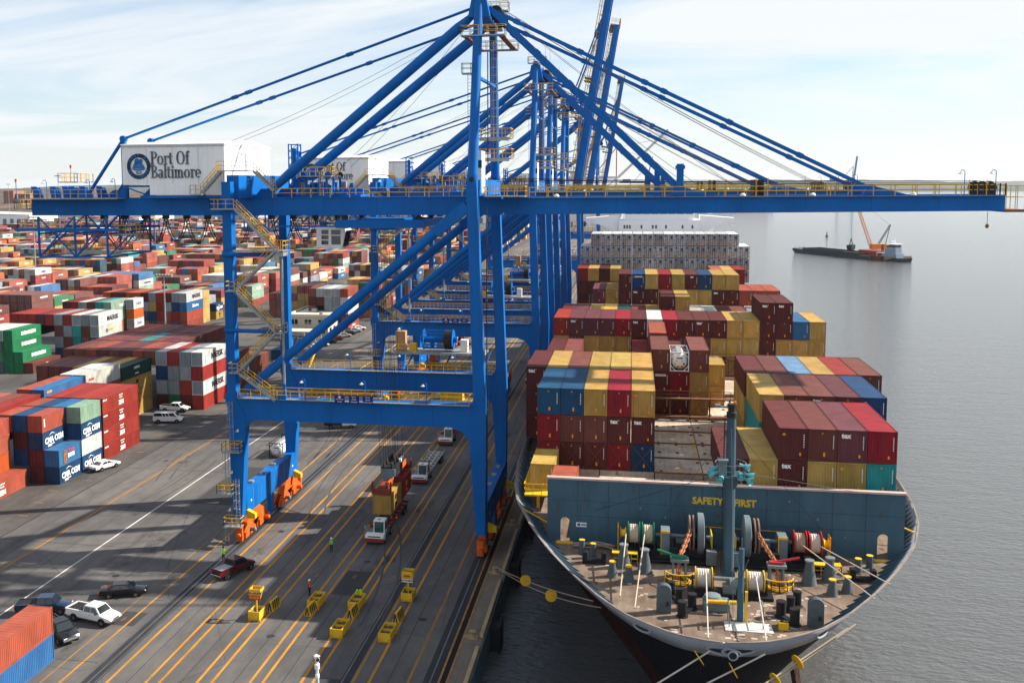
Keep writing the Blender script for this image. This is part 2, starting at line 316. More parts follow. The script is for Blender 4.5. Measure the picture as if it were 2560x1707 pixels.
# far land: wooded rise behind the yard, far shore across the water
WOOD = mat('winter_woods', (0.085, 0.062, 0.050), 0.95, var=0.45, scale=0.03, dirt=0.5, dirtcol=(0.05, 0.055, 0.045), dscale=0.09)
SHORE = mat('far_woods', (0.05, 0.07, 0.06), 0.95, var=0.3, scale=0.01)
def ridge(name, x0, x1, y, dy, h, amp, n, seed, m, k=5):
    rnd = random.Random(seed); hs = [h + amp * (math.sin(i * .13 + seed) * .6 + math.sin(i * .031 + seed * 2) + rnd.uniform(-.35, .35)) for i in range(n + 1)]
    b = MB(); vs = []
    for j in range(k + 1):
        t = j / k; prof = math.sin(t * math.pi) ** .6 if 0 < t < 1 else 0
        for i in range(n + 1): vs.append((x0 + (x1 - x0) * i / n + rnd.uniform(-4, 4), y + dy * t, -3 + (hs[i] + 3 + rnd.uniform(-1.5, 1.5) * (1 if 0 < t < 1 else 0)) * prof))
    fs = [(j * (n + 1) + i, j * (n + 1) + i + 1, (j + 1) * (n + 1) + i + 1, (j + 1) * (n + 1) + i) for j in range(k) for i in range(n)]
    return struct(b.add(vs, fs).build(name, m))
ridge('wooded_rise', -3000, -760, 1330, 330, 19, 3.0, 420, 3, WOOD)
ridge('wooded_hill', -5000, -300, 2700, 900, 32, 7, 260, 5, WOOD)
ridge('far_shore', 300, 7000, 4700, 900, 12, 5, 300, 9, SHORE)
ridge('far_hill', 200, 9000, 7600, 2500, 62, 20, 160, 11, SHORE)
ridge('far_hill', -4500, 700, 6400, 2500, 40, 10, 160, 13, SHORE)
# ================================================================== shipping containers
CPAL = dict(m=('maroon', (0.089, 0.019, 0.019)), r=('red', (0.238, 0.026, 0.020)), s=('salmon red', (0.277, 0.063, 0.040)), k=('brown', (0.140, 0.044, 0.036)), o=('orange', (0.396, 0.083, 0.020)),
            y=('mustard yellow', (0.400, 0.252, 0.068)), b=('navy blue', (0.009, 0.047, 0.128)), B=('bright blue', (0.028, 0.122, 0.290)), g=('grey', (0.225, 0.255, 0.277)), w=('white', (0.488, 0.488, 0.466)),
            G=('green', (0.012, 0.140, 0.058)), D=('dark green', (0.014, 0.054, 0.050)), t=('teal', (0.020, 0.232, 0.232)), n=('mint green', (0.210, 0.323, 0.255)), c=('crimson', (0.216, 0.011, 0.021)), a=('amber', (0.385, 0.210, 0.028)), f=('faded blue', (0.102, 0.187, 0.289)), i=('deep blue', (0.009, 0.058, 0.140)), p=('plum', (0.115, 0.034, 0.044)))
CP = mat('container_paint', (1, 1, 1), 0.62, spec=0.2, var=0.24, scale=0.7, dirt=0.48, dirtcol=(0.085, 0.045, 0.032), dscale=1.25, stretch=(1, 1, 0.45), objcol=True)
LW = mat('lettering_white', (0.80, 0.80, 0.78), 0.6, var=0.12, scale=4)
LK = mat('lettering_black', (0.015, 0.018, 0.03), 0.6, var=0.1)
LB = mat('lettering_sky', (0.20, 0.55, 0.72), 0.6, var=0.1)
LBL = mat('lettering_blue', (0.02, 0.06, 0.25), 0.6)
LR = mat('lettering_red', (0.65, 0.04, 0.03), 0.6)
LO = mat('placard_orange', (0.75, 0.30, 0.02), 0.6)
CW, CH = 2.44, 2.59
def corr(m, fixed, a0, a1, z0, z1, axis, out, pitch, depth):
    """trapezoid corrugated sheet on plane axis=fixed, running a0..a1; out = +-1 outward side"""
    n = max(2, round((a1 - a0) / pitch)); st = (a1 - a0) / n; prof = []
    for i in range(n):
        a = a0 + i * st; prof += [(a, 0), (a + st * .28, 0), (a + st * .42, 1), (a + st * .78, 1), (a + st * .93, 0)]
    prof.append((a1, 0)); vs = []
    for z in (z0, z1):
        for a, d in prof:
            w = fixed - out * depth * d; vs.append((w, a, z) if axis == 'x' else (a, w, z))
    k = len(prof); m.add(vs, [(i, i + 1, k + i + 1, k + i) for i in range(k - 1)])
CM = {}
def cmesh(L):
    if L in CM: return CM[L]
    h, W2 = CH, CW / 2; body, frame, ec, dl, dr, bars, whole = MB(), MB(), MB(), MB(), MB(), MB(), MB()
    e = 0.10
    for s in (-1, 1): corr(body, s * (W2 - .035), e, L - e, .16, h - .1, 'x', s, 0.275, 0.04)
    n = round(L / .55); st = (L - 2 * e) / n; vs = []; prof = []
    for i in range(n):
        a = e + i * st; prof += [(a, 0), (a + st * .35, 0), (a + st * .45, -.022), (a + st * .85, -.022), (a + st * .96, 0)]
    prof.append((L - e, 0))
    for x in (-W2 + .06, W2 - .06): vs += [(x, a, h - .025 + d) for a, d in prof]
    k = len(prof); body.add(vs, [(i, i + 1, k + i + 1, k + i) for i in range(k - 1)]); body.box(-W2 + .05, W2 - .05, e, L - e, .05, .12)
    for x in (-W2, W2 - .12):
        for y in (0, L - .12): frame.box(x, x + .12, y, y + .12, 0, h)
        frame.box(x + (0 if x < 0 else .06), x + (.06 if x < 0 else .12), .12, L - .12, h - .11, h - .008); frame.box(x, x + .12, .12, L - .12, .02, .17)
    for y in (0.0, L - .12): frame.box(-W2 + .12, W2 - .12, y, y + .10, h - .13, h - .01); frame.box(-W2 + .12, W2 - .12, y, y + .10, .02, .18)
    for x in (-W2 - .006, W2 - .172):
        for y in (-.006, L - .172):
            for z in (-.004, h - .115): frame.box(x, x + .178, y, y + .178, z, z + .122)
    corr(ec, .05, -W2 + .12, W2 - .12, .18, h - .13, 'y', -1, 0.24, 0.045)
    for d, x0, x1 in ((dl, -W2 + .12, -.012), (dr, .012, W2 - .12)):
        d.box(x0, x1, .05, .09, .18, h - .13)
        for z in (.55, 1.15, 1.75): d.box(x0 + .08, x1 - .08, .035, .05, z, z + .28)
    for x in (-.82, -.30, .30, .82):
        bars.tube((x, .012, .10), (x, .012, h - .08), .022, 6); bars.box(x - .06, x + .06, -.006, .03, .95, 1.05)
        bars.box(x - .05, x + .05, -.004, .03, .2, .27); bars.box(x - .05, x + .05, -.004, .03, 2.2, 2.27)
    for q in (body, frame): whole.v, whole.f, whole.m = whole.v + q.v, whole.f + [tuple(i + len(whole.v) for i in f) for f in q.f], whole.m + q.m
    corr(whole, .05, -W2 + .12, W2 - .12, .18, h - .13, 'y', -1, 0.24, 0.045)
    whole.box(-W2 + .12, W2 - .12, L - .08, L - .05, .1, h - .1)
    CM[L] = {k: q.mesh(nm, CP) for k, nm, q in (('b', 'side_walls', body), ('f', 'corner_frame', frame), ('e', 'end_wall', ec), ('dl', 'door', dl), ('dr', 'door', dr), ('lb', 'locking_bars', bars), ('w', 'shipping_container', whole))}
    return CM[L]
DEMOTE = set([4,8,9,10,11,12,13,14,15,26,28,30,35,36,44,48,51,59,61,63,65,67,68,90,92,94,96,99,101,102,103,104,105,106,117,118,119,120,121,122,138,139,140,142,143,144,145,146,147,148,149,152,153,156,160,172,174,176,177,178,181,183,185,187,189,197,201,202,203,205,209,213,214,215,217,218,219,221,222,223,225,226,227,229,230,231,233,234,235,237,238,239,240,241,242,243,244,247,248,249,250,251,252,253,254,255,257,258,259,262,263,264,269,299,305,333,335,336,338,340,341,342,343,344,346,348,349,351,352,354,357,360,363,366,368,370,372,379,382,386,390,393,403,405,411,413,415,418,421,424,425,427,428,430,433,436,439,448,451,452,454,455,457,458,459,460,461,462,463,464,513,514,517,518])
MASS = MB(); MPAL = 'mrskoybBgwGDtnc'; CNT = [0]
MASSM = [mat('mass_' + CPAL[c][0].replace(' ', '_'), tuple(.86 * v + .022 for v in CPAL[c][1]), 0.6, var=.35, scale=.18, dirt=.4, dirtcol=(.08, .05, .04), dscale=.4) for c in MPAL]
def mass_box(xr, y0, z, L, c, h):
    i = MPAL.index({'f': 'B', 'i': 'b', 'p': 'k', 'a': 'y'}.get(c, c)); x0 = xr - CW; MASS.box(x0 + .02, xr - .02, y0 + .03, y0 + L - .03, z + .03, z + h - .03, i)
    for x in (x0, xr - .1):
        for y in (y0, y0 + L - .12): MASS.box(x, x + .1, y, y + .12, z, z + h, i)
    q = random.Random(int(xr * 7 + y0 * 3 + z)).random()
    if q < .34 and L > 8: MASS.box(xr - .02, xr + .01, y0 + L * .38, y0 + L * (.62 + q * .6), z + h * .36, z + h * .60, MPAL.index('w') if c != 'w' else MPAL.index('b'))
    if y0 < 420:
        for k in range(3): MASS.box(x0 + .35 + k * .62, x0 + .42 + k * .62, y0 - .02, y0 + .03, z + .15, z + h - .15, MPAL.index('g'))
USED = {}
def uniq(lbl):
    assert lbl not in USED, lbl
    USED[lbl] = 1; return lbl
def paintc(o, rgb):
    o.color = (*rgb, 1); return o
NCONT = [0]
def container(xr, y0, z, L, c, label, group, ends='d', h=CH, detail=2, fade=None):
    """xr: outboard (right) face, y0: near end. Returns the root."""
    rnd = random.Random(int(xr * 31 + y0 * 17 + z * 7)); rgb = CPAL[c][1]; f = rnd.uniform(.82, 1.16); rgb = tuple(min(.8, q * f * rnd.uniform(.94, 1.06)) for q in rgb)
    M = cmesh(L); loc = (xr - CW / 2, y0, z); NCONT[0] += 1
    if NCONT[0] in DEMOTE: mass_box(xr, y0, z, L, c, h); return None          # too small in view to stand alone: joins the mass
    if detail == 0:
        o = link('shipping_container', M['w'], None, loc); o.scale = (1, 1, h / CH); paintc(o, rgb); return tag(o, uniq(label), 'container', group)
    o = thing('shipping_container', uniq(label), 'container', loc, 0, group); o.scale = (1, 1, h / CH)
    paintc(link('side_walls', M['b'], o), rgb); paintc(link('corner_frame', M['f'], o), tuple(q * .92 for q in rgb))
    if ends == 'd':
        g = CPAL['g'][1] if c == 'w' else rgb
        d1 = paintc(link('door', M['dl'], o), g); d2 = paintc(link('door', M['dr'], o), g); paintc(link('locking_bars', M['lb'], d2), tuple(min(.6, q * 1.25 + .02) for q in g))
    else: paintc(link('end_wall', M['e'], o), rgb)
    back = link('rear_wall', M['e'], o, (0, L, 0), (0, 0, math.pi)); paintc(back, rgb)
    return o
def sidetext(o, s, L, size, m, yc=.5, zc=.5, h=CH, sx_=1.0, bold=.012, dx=.02):
    return text('lettering', s, size, m, o, (CW / 2 + dx, L * yc, h * zc), SIDE, sx_=sx_, bold=bold)
STARM = {}
def star(o, yc, zc):
    if 's' not in STARM:
        b = MB(); b.box(CW / 2 + .004, CW / 2 + .014, -.62, .62, -.62, .62, 0); pts = []
        for i in range(14):
            r = .50 if i % 2 == 0 else .19; t = math.pi / 2 + i * math.pi / 7; pts.append((r * math.cos(t), r * math.sin(t)))
        b.prism(pts, 'x', CW / 2 + .014, CW / 2 + .022, 1); STARM['s'] = b.mesh('star_panel', [LB, LW])
    return link('star_panel', STARM['s'], o, (0, yc, zc))
def dashes(o, y, z, n, m, s=.2):
    b = MB()
    for i in range(n): b.box(CW / 2 + .006, CW / 2 + .02, (i - n / 2) * s * 1.25, (i - n / 2) * s * 1.25 + s, -s * .6, s * .6)
    b.build('small_print', m, o).location = (0, y, z)
def brand(o, kind, L, h=CH):
    if kind == 'maersk':
        star(o, L * .17, h * .5); sidetext(o, 'MAERSK', L, 1.55, LK, .60, .5, sx_=1.05, bold=.03)
    elif kind == 'ever': sidetext(o, 'EVERGREEN', L, 1.15, LW, .55, .5, sx_=1.0, bold=.045)
    elif kind == 'zim':
        sidetext(o, 'ZIM', L, .95, LW, .50, .30, bold=.05)
        b = MB()
        for i, n in enumerate((4, 3)):
            for j in range(n): b.box(CW / 2 + .006, CW / 2 + .02, (j - n / 2) * .34 + .07, (j - n / 2) * .34 + .27, 1.95 - i * .42, 2.15 - i * .42)
        b.build('star_rows', LW, o).location = (0, L * .5, 0)
        dashes(o, L * .07, h * .82, 5, LW)
    elif kind == 'cma':
        sidetext(o, 'CMA CGM', L, 1.25, LW, .5, .42, sx_=.86, bold=.04)
        pts = [(t, .28 * math.sin((t + .8) / 1.6 * math.pi) ** 2 * (1 if t < .3 else .6)) for t in [-.8 + .2 * i for i in range(9)]]
        b = MB(); b.prism([(u, v) for u, v in pts] + [(u, v - .12 * (1 - abs(u))) for u, v in reversed(pts)], 'x', CW / 2 + .006, CW / 2 + .02); b.build('swoosh', LW, o).location = (0, L * .42, h * .74)
        MB().box(CW / 2 + .006, CW / 2 + .02, -.9, .9, -.05, .05).box(CW / 2 + .006, CW / 2 + .02, -.9, .2, -.26, -.16).build('small_print', LW, o).location = (0, L * .36, h * .17)
    elif kind == 'msc':
        sidetext(o, 'm', L, 1.3, LK, .5, .66, bold=.05); sidetext(o, 'sc', L, .85, LK, .5, .30, bold=.05)
    elif kind == 'mscW':
        sidetext(o, 'm', L, 1.3, LO, .5, .66, bold=.05); sidetext(o, 'sc', L, .85, LO, .5, .30, bold=.05)
    elif kind == 'capital': sidetext(o, 'CAPITAL', L, .62, LW, .5, .68, bold=.03); dashes(o, L * .5, h * .25, 6, LW)
    elif kind == 'dong': sidetext(o, 'DONG', L, .55, LR, .16, .62, bold=.03)
    elif kind == 'china': sidetext(o, 'CHINA SHIPPING', L, .95, LW, .62, .5, sx_=.75, bold=.03)
    elif kind == 'cosco': sidetext(o, 'COSCO', L, .95, LBL, .5, .5, sx_=.9, bold=.02)
    elif kind == 'safmarine': sidetext(o, 'Safmarine', L, 1.3, LW, .52, .5, sx_=.9, bold=.02)
    elif kind == 'hamburg': sidetext(o, 'HAMBURG SUD', L, .7, LW, .5, .5, sx_=.8, bold=.02)
    elif kind == 'sealand': sidetext(o, 'MAERSK', L, .95, LK, .55, .68, bold=.02); sidetext(o, 'SEALAND', L, .8, LK, .55, .3, bold=.02)
    elif kind == 'uasc': sidetext(o, 'UASC', L, 1.3, LW, .5, .5, bold=.04)
    elif kind == 'tokyo':
        MB().box(CW / 2 + .006, CW / 2 + .02, -.7, .1, -.4, .4).build('logo_panel', LBL, o).location = (0, L * .36, h * .45)
        dashes(o, L * .50, h * .47, 5, LO, .4)
    elif kind == 'bluered':
        dashes(o, L * .58, h * .78, 4, LR, .3); dashes(o, L * .56, h * .48, 3, LW, .5)
        MB().box(CW / 2 + .004, CW / 2 + .018, -.45, .45, -1.05, 1.0).build('rusty_panel', RUST, o).location = (0, L * .28, h * .5)
    elif kind == 'bl': dashes(o, L * .13, h * .8, 5, LO, .25)
    elif kind == 'tri': [dashes(o, L * .10, h * (.35 + .1 * q), 2, LW, .14) for q in range(5)]
def endtext(o, s, size=.52, x=-.55, z=2.08, m=None): return text('lettering', s, size, m or LW, o, (x, -.012 - .0, z), FRONT, bold=.02)
PLM = {}
def endmarks(o, c, rnd):
    """identification digits down the corner post and orange placards on the near end"""
    k = rnd.randrange(4)
    if k not in PLM:
        b = MB(); r2 = random.Random(k)
        for i in range(8): b.box(.86, .94, -.006, .004, 2.02 - i * .14, 2.10 - i * .14, 0)
        x = r2.uniform(-.1, .55); b.box(x, x + .17, -.004, .004, .38, .62 + .1 * (k % 2), 1)
        if k % 2: b.add([(-.12, -.002, 2.2), (.04, -.002, 2.2), (-.04, -.002, 2.36)], [(0, 1, 2)], 1)
        if k == 2: b.box(-.95, -.68, -.004, .004, 2.0, 2.16, 1)
        PLM[k] = b.mesh('end_markings', [LW, LO])
    return link('end_markings', PLM[k], o)
ORD = ['first', 'second', 'third', 'fourth', 'fifth', 'sixth', 'seventh', 'eighth', 'ninth', 'tenth', 'eleventh', 'twelfth', 'thirteenth', 'fourteenth', 'fifteenth', 'sixteenth']
TIERS = ['bottom tier', 'second tier', 'third tier', 'fourth tier', 'fifth tier', 'sixth tier']
def yard_row(xr, y0, L, cols, where, h=CH, brands={}, ends='d', detail=2, pitch=2.56, base=0.0, skip=lambda c, t: False):
    """cols: right-to-left strings of colours, bottom tier first. brands: {(col,tier): kind}"""
    for ci, s in enumerate(cols):
        for ti, c in enumerate(s):
            if c == '.' or skip(ci, ti): continue
            o = container(xr - ci * pitch, y0, base + ti * (h + .012), L, c, '%s container, %s, %s from quay, %s' % (CPAL[c][0], TIERS[ti], ORD[ci], where), 'containers stacked in the yard', ends, h, detail)
            if o and (ci, ti) in brands and detail: brand(o, brands[(ci, ti)], L)
            if o and ends == 'c' and detail: endmarks(o, c, random.Random(ci * 7 + ti))
# --- block nearest the quay (outer faces at x = -84)
yard_row(-53.6, 71.9, 12.19, ['Bs'], 'pair beside the parked pickups')
yard_row(-89.1, 122.6, 12.19, ['s', 'ooss', 'osor', 'sros'], 'front yard row', brands={(0, 0): 'zim'})
yard_row(-84.5, 136.2, 6.06, ['bB', 'mmbs', '.bmb', '...s'], 'row one behind the front yard row', brands={(0, 0): 'cma', (0, 1): 'bluered', (1, 2): 'cma', (1, 3): 'tri'})
yard_row(-94.9, 136.2, 12.19, ['..rr', '..rk', '...s'], 'long stack left of row one', h=2.75, brands={})
yard_row(-84.5, 142.7, 6.06, ['bwbn', '.bbB', '...b', '...s'], 'row two with a mint top', brands={(0, 0): 'cma', (0, 2): 'cma'})
yard_row(-84.5, 149.4, 12.19, ['rrrr', '..rr', '...r', '...r'], 'row of four bright reds', brands={(0, i): 'zim' for i in range(4)})
yard_row(-95.0, 149.6, 12.19, ['..bB', '...s'], 'long blue pair left of the reds', h=2.85, brands={(0, 3): 'bl'})
yard_row(-94.6, 162.0, 12.19, ['..rw', '...w'], 'white pair behind the reds', h=2.9, brands={(0, 3): 'dong'})
yard_row(-95.0, 175.4, 12.19, ['yyyD', '...y', '..kk', '..yy', '..kp', '..kk', '.pmk'], 'row behind the white van', brands={(0, 3): 'capital', (0, 2): 'msc', (0, 1): 'msc', (0, 0): 'msc'})
yard_row(-84.1, 187.9, 12.19, ['rwrw', 'mrgg', 'Gggr', 'mgbw', '...k', '...s', '...p', '...k', '..mp', '..ks', '..mk', '..sk'], 'row beside the landside crane leg', h=2.9, brands={(0, 1): 'maersk', (0, 3): 'maersk'})
yard_row(-84.1, 200.6, 12.19, ['kBk', 'mrk', '.kr', '..k', '...k', '...p', '...k', '...t', '...k', '...p', '...k', '...k'], 'row behind the landside crane leg', h=2.9, detail=0)
yard_row(-84.1, 213.3, 12.19, ['kk', 'pk', 'k.', 'kk', '..kk', '...p', '...k', '...m', '...p', '...k', '...s', '...r'], 'second row behind the landside leg', h=2.9, detail=0)
# --- second block (outer faces near x = -136)
yard_row(-141.3, 218.4, 12.19, ['k', 'GG', 'GGGG', 'DGDw', '..rw', '..kw', '..or'], 'front row of second block', brands={(0, 0): 'mscW', (1, 1): 'ever', (2, 2): 'ever', (2, 3): 'ever'})
yard_row(-135.4, 239.2, 12.19, ['gbww', 'rmkg', 'bttw', 'bkgr', 'bgkg', '...r', '...p', '..mr', '..mr', '..rr'], 'second row of second block', h=2.9, brands={(0, 3): 'maersk', (0, 2): 'tokyo'})
yard_row(-146.8, 266.5, 12.19, ['ssnn', '...t', '..mk', '..mw', '..gr', '..rm'], 'third row of second block', h=2.9, brands={(0, 3): 'china'})
yard_row(-143.9, 274.5, 6.06, ['owow'], 'lone tall stack of second block', h=2.9, brands={(0, 3): 'cosco', (0, 1): 'cosco'})
yard_row(-135.5, 292.3, 12.19, ['ssBw', 'brbg', 'rrgm', 'rrrr', 'bbyg', 'ybgm', 'smmo', 'ommo', 'oDkm', 'oGkm', 'mmoo'], 'fourth row of second block', h=2.9, brands={(0, 3): 'maersk', (0, 2): 'safmarine'})
yard_row(-137.6, 308.4, 6.06, ['yyyy', 'yDgy'], 'short row of second block', brands={(0, 2): 'msc', (0, 3): 'msc'})
yard_row(-137.2, 318.6, 6.06, ['yb', 'gkg', 'm.g'], 'short far row of second block', brands={(0, 0): 'msc', (0, 1): 'cma'})
# --- block beside the office
yard_row(-85.3, 298.0, 12.19, ['rmwws', 'kmggg', 'mmggw', '...mg', '..kmk'], 'tall stack beside the yard office', h=2.6, detail=2, brands={})
# --- far blocks: single containers as long as they show, the rest as one mass
rnd = random.Random(21)
def pick(r): return r.choices('mrskoybBgwGDtnc', [15, 13, 15, 15, 9, 14, 5, 4, 8, 11, 4, 2, 2, 2, 3])[0]
HERO = []
for bx, y_start, y_end in [(-84.3, 330, 900), (-137.5, 336, 900), (-188, 262, 900), (-240, 300, 960), (-292, 350, 1000), (-344, 420, 1020), (-396, 480, 1040), (-448, 560, 1060), (-500, 640, 1060), (-552, 700, 1060), (-604, 760, 1080)]:
    y = y_start; gap = 9
    while y < y_end:
        L = 12.19 if rnd.random() < .8 else 6.06; hgt = rnd.choice([2, 3, 3, 4, 4, 4]); ncol = rnd.randint(7, 14); base_c = pick(rnd); x = bx - rnd.choice([0, 0, 0, 2.56, 5.1])
        if rnd.random() < .08: y += 13; continue
        ci = 0
        while ci < ncol:                                             # runs of like containers side by side
            run = rnd.choice([1, 2, 3, 4, 5]); rc = base_c if rnd.random() < .3 else pick(rnd); n = max(1, hgt - rnd.choice([0, 0, 0, 1, 1]))
            for q in range(run):
                for ti in range(n):
                    if ti < n - 2 and ci > 0 and gap < 3: continue
                    HERO.append((bx, x - ci * 2.56, y, ti * 2.62, L, rc if rnd.random() < .62 else pick(rnd), ci, ti))
                ci += 1
        gap = rnd.choice([.6, .6, .6, 4.5]); y += L + gap
# ================================================================== the container ship
HULLK = mat('hull_black', (0.006, 0.007, 0.011), 0.7, spec=.08, var=0.3, scale=0.3, dirt=0.25, dirtcol=(0.03, 0.025, 0.025))
HULLR = mat('hull_red', (0.032, 0.009, 0.009), 0.8, spec=.1, var=0.35, scale=0.4, dirt=0.6, dirtcol=(0.06, 0.025, 0.02))
BULW = mat('bulwark_grey', (0.24, 0.265, 0.31), 0.5, var=0.12, scale=0.7, dirt=0.35, dirtcol=(0.20, 0.12, 0.08), stretch=(1, 1, .4))
SBLUE = mat('ship_slate_blue', (0.042, 0.096, 0.138), 0.6, var=0.22, scale=0.5, dirt=0.45, dirtcol=(0.035, 0.05, 0.06), stretch=(1, 1, .35))
DECKM = ground_mat('weathered_deck', (0.118, 0.082, 0.060), (0.200, 0.155, 0.120), (0.085, 0.034, 0.017), 6.0)
HATCH = ground_mat('hatch_paint', (0.40, 0.315, 0.24), (0.56, 0.50, 0.42), (0.17, 0.075, 0.035), 4.0)
FITG = mat('fitting_grey', (0.070, 0.092, 0.105), .6, var=.25, scale=2, dirt=.4, dirtcol=(.10, .06, .04))
LASH = mat('lashing_brown', (0.15, 0.065, 0.035), 0.75, var=0.3, scale=1, dirt=0.5, dirtcol=(0.05, 0.02, 0.015))
SWHITE = mat('ship_white', (0.88, 0.89, 0.90), 0.45, var=0.04, scale=0.3, dirt=.08, dirtcol=(.5, .45, .4))
GREENP = mat('winch_green', (0.01, 0.16, 0.09), 0.5, var=0.2)
REDP = mat('winch_red', (0.40, 0.02, 0.025), 0.5, var=0.2)
SGREY = mat('winch_grey', (0.14, 0.18, 0.20), 0.5, var=0.2, scale=2, dirt=.4, dirtcol=(.12, .06, .03))
BBLK = mat('bollard_black', (0.012, 0.013, 0.016), 0.45, var=0.3)
BYEL = mat('safety_yellow', (0.72, 0.42, 0.015), 0.5, var=0.15, dirt=.3, dirtcol=(.3, .15, .03))
TEAL = mat('horn_teal', (0.12, 0.42, 0.45), 0.4, var=0.1)
CHAIN = mat('rust_chain', (0.42, 0.17, 0.075), 0.75, var=0.4, scale=4, dirt=.5)
ship = thing('container_ship', 'black hulled container ship moored bow-on along the quay with slate blue breakwater', 'ship', (0, 0, 0))
def interp(tab, x):
    for (a, u), (b, v) in zip(tab[:-1], tab[1:]):
        if x <= b: return u + (v - u) * (x - a) / (b - a)
    return tab[-1][1]
DK = [(69.1, 0), (69.3, 1.3), (69.7, 2.7), (70.4, 4.1), (72.4, 6.65), (75.3, 8.9), (80.15, 11.75), (84.8, 14.05), (90.7, 16.5), (97.6, 18.55), (103.4, 19.5), (112, 20.15), (125, 20.3), (400, 20.3)]
WLN = [(0, 0), (2, 1.0), (10, 3.6), (20, 7.0), (35, 12.5), (50, 17), (70, 20), (95, 20.3), (400, 20.3)]
def xc(y): return 7.7 - max(0, 92 - y) * .05
STEM = [(-3.2, 80.5), (0, 79.5), (4, 77.0), (8, 73.4), (11, 70.8), (12.0, 70.0), (13.4, 69.1)]
def hw(y, z):
    s = y - interp(STEM, z); t = max(0, (z + 3.2) / 16.6) ** 1.5
    return (1 - t) * interp(WLN, max(0, s)) + t * interp(DK, 69.1 + max(0, s))
YE = 338
def shell(z0, z1, nz, name, m, thick=0.0):
    b = MB(); n = 70
    for side in (-1, 1):
        vs = []
        for j in range(nz + 1):
            z = z0 + (z1 - z0) * j / nz; ys = interp(STEM, z)
            for i in range(n + 1):
                u = i / n; y = ys + (YE - ys) * (u ** 3.0 * .9 + u * .1 if u < 1 else 1); vs.append((xc(y) + side * hw(y, z), y, z))
        b.add(vs, [(j * (n + 1) + i, j * (n + 1) + i + 1, (j + 1) * (n + 1) + i + 1, (j + 1) * (n + 1) + i) for j in range(nz) for i in range(n)])
    o = b.build(name, m, ship, smooth=50.0)
    if thick: md = o.modifiers.new('solid', 'SOLIDIFY'); md.thickness = thick; md.offset = 0
    return o
shell(.8, 12.0, 10, 'hull_plating', HULLK); shell(-3.2, .8, 4, 'red_bottom', HULLR); shell(12.0, 13.4, 2, 'bulwark', BULW, .10)
MB().add([(-12.6, YE, -3.2), (28, YE, -3.2), (28, YE, 13.4), (-12.6, YE, 13.4)], [(0, 1, 2, 3)]).build('transom', HULLK, ship)
# rim of the bulwark
def edge_pts(z, side, y0, y1, n, inset=0.0):
    ys0 = interp(STEM, z); out = []
    for i in range(n + 1):
        y = y0 + (y1 - y0) * (i / n) ** 1.6; out.append((xc(y) + side * (hw(y, z) - inset), y, z))
    return out
rim = MB()
for side in (-1, 1):
    pts = edge_pts(13.42, side, 69.12, 160, 46)
    for p, q in zip(pts[:-1], pts[1:]): rim.bar(p, q, .14, .05)
rim.build('bulwark_rim', mat('worn_edge', (.20, .16, .14), .7, var=.4, scale=.6, dirt=.6, dirtcol=(.18, .18, .19)), ship)
dk = edge_pts(12.1, -1, 70.0, YE, 60, .06) + edge_pts(12.1, 1, 70.0, YE, 60, .06)[::-1]
MB().add(dk, [tuple(range(len(dk)))]).build('deck', DECKM, ship)
for side in (-1, 1):                                            # stays inside the bulwark
    for k in range(34):
        y = 72.5 + k * 1.25 if k < 26 else 105 + (k - 26) * 2; x = xc(y) + side * (hw(y, 12.1) - .12); xt = xc(y) + side * (hw(y, 13.25) - .14)
        MB().add([(x, y, 12.1), (x - side * .75, y, 12.1), (xt, y, 13.25), (x, y + .05, 12.1), (x - side * .75, y + .05, 12.1), (xt, y + .05, 13.25)], [(0, 1, 2), (3, 5, 4), (0, 3, 4, 1), (1, 4, 5, 2), (2, 5, 3, 0)]).build('bulwark_stay', SBLUE, ship)
# pale worn paint flakes on the deck
fl = MB(); rr = random.Random(4)
for i in range(150):
    y = rr.uniform(72.5, 88); hwk = hw(y, 12.1) - 1.5
    if rr.random() < .75: x = xc(y) + rr.uniform(.1, .95) * hwk
    else: x = xc(y) + rr.uniform(-.9, .3) * hwk
    w, l = rr.uniform(.08, .24), rr.uniform(.06, .16); z = 12.104; fl.add([(x - w, y - l, z), (x + w, y - l, z), (x + w, y + l, z), (x - w, y + l, z)], [(0, 1, 2, 3)])
fl.build('paint_flakes', mat('flake_paint', (0.40, 0.33, 0.27), .8, var=.2), ship)['kind'] = 'stuff'
# chocks in the bow
def chock(x, y, L_, hgt):
    z = 12.62; s = 1 if x > xc(y) else -1; dy = .4; p0 = Vector((xc(y) + s * hw(y, z), y, z)); p1 = Vector((xc(y + dy) + s * hw(y + dy, z), y + dy, z)); t = (p1 - p0).normalized()
    o = Vector((t.y, -t.x, 0)) * s; up = Vector((0, 0, 1)); c = p0 + o * .03; b = MB(); n = 16
    ring = [(c + t * math.cos(2 * math.pi * i / n) * L_ + up * math.sin(2 * math.pi * i / n) * hgt) for i in range(n)]
    b.add([c + o * .06] + [q + o * .06 for q in ring], [(0, 1 + i, 1 + (i + 1) % n) for i in range(n)], 1)
    for i in range(n): b.tube(ring[i] + o * .06, ring[(i + 1) % n] + o * .06, .09, 5, 0)
    b.build('bow_chock', [BULW, BBLK], ship)
for x, y in ((5.2, 69.55), (9.0, 69.75), (0.0, 72.35), (14.5, 73.6)): chock(x, y, 1.15 if 2 < x < 12 else .75, .24)
MB().ring((7.1, 69.02, 12.55), .30, .07, 14, 6, axis='y').lathe([(.28, 0), (.28, .05)], (7.1, 68.98, 12.55), 14, 1, axis='y').build('bow_chock', [BULW, BBLK], ship)
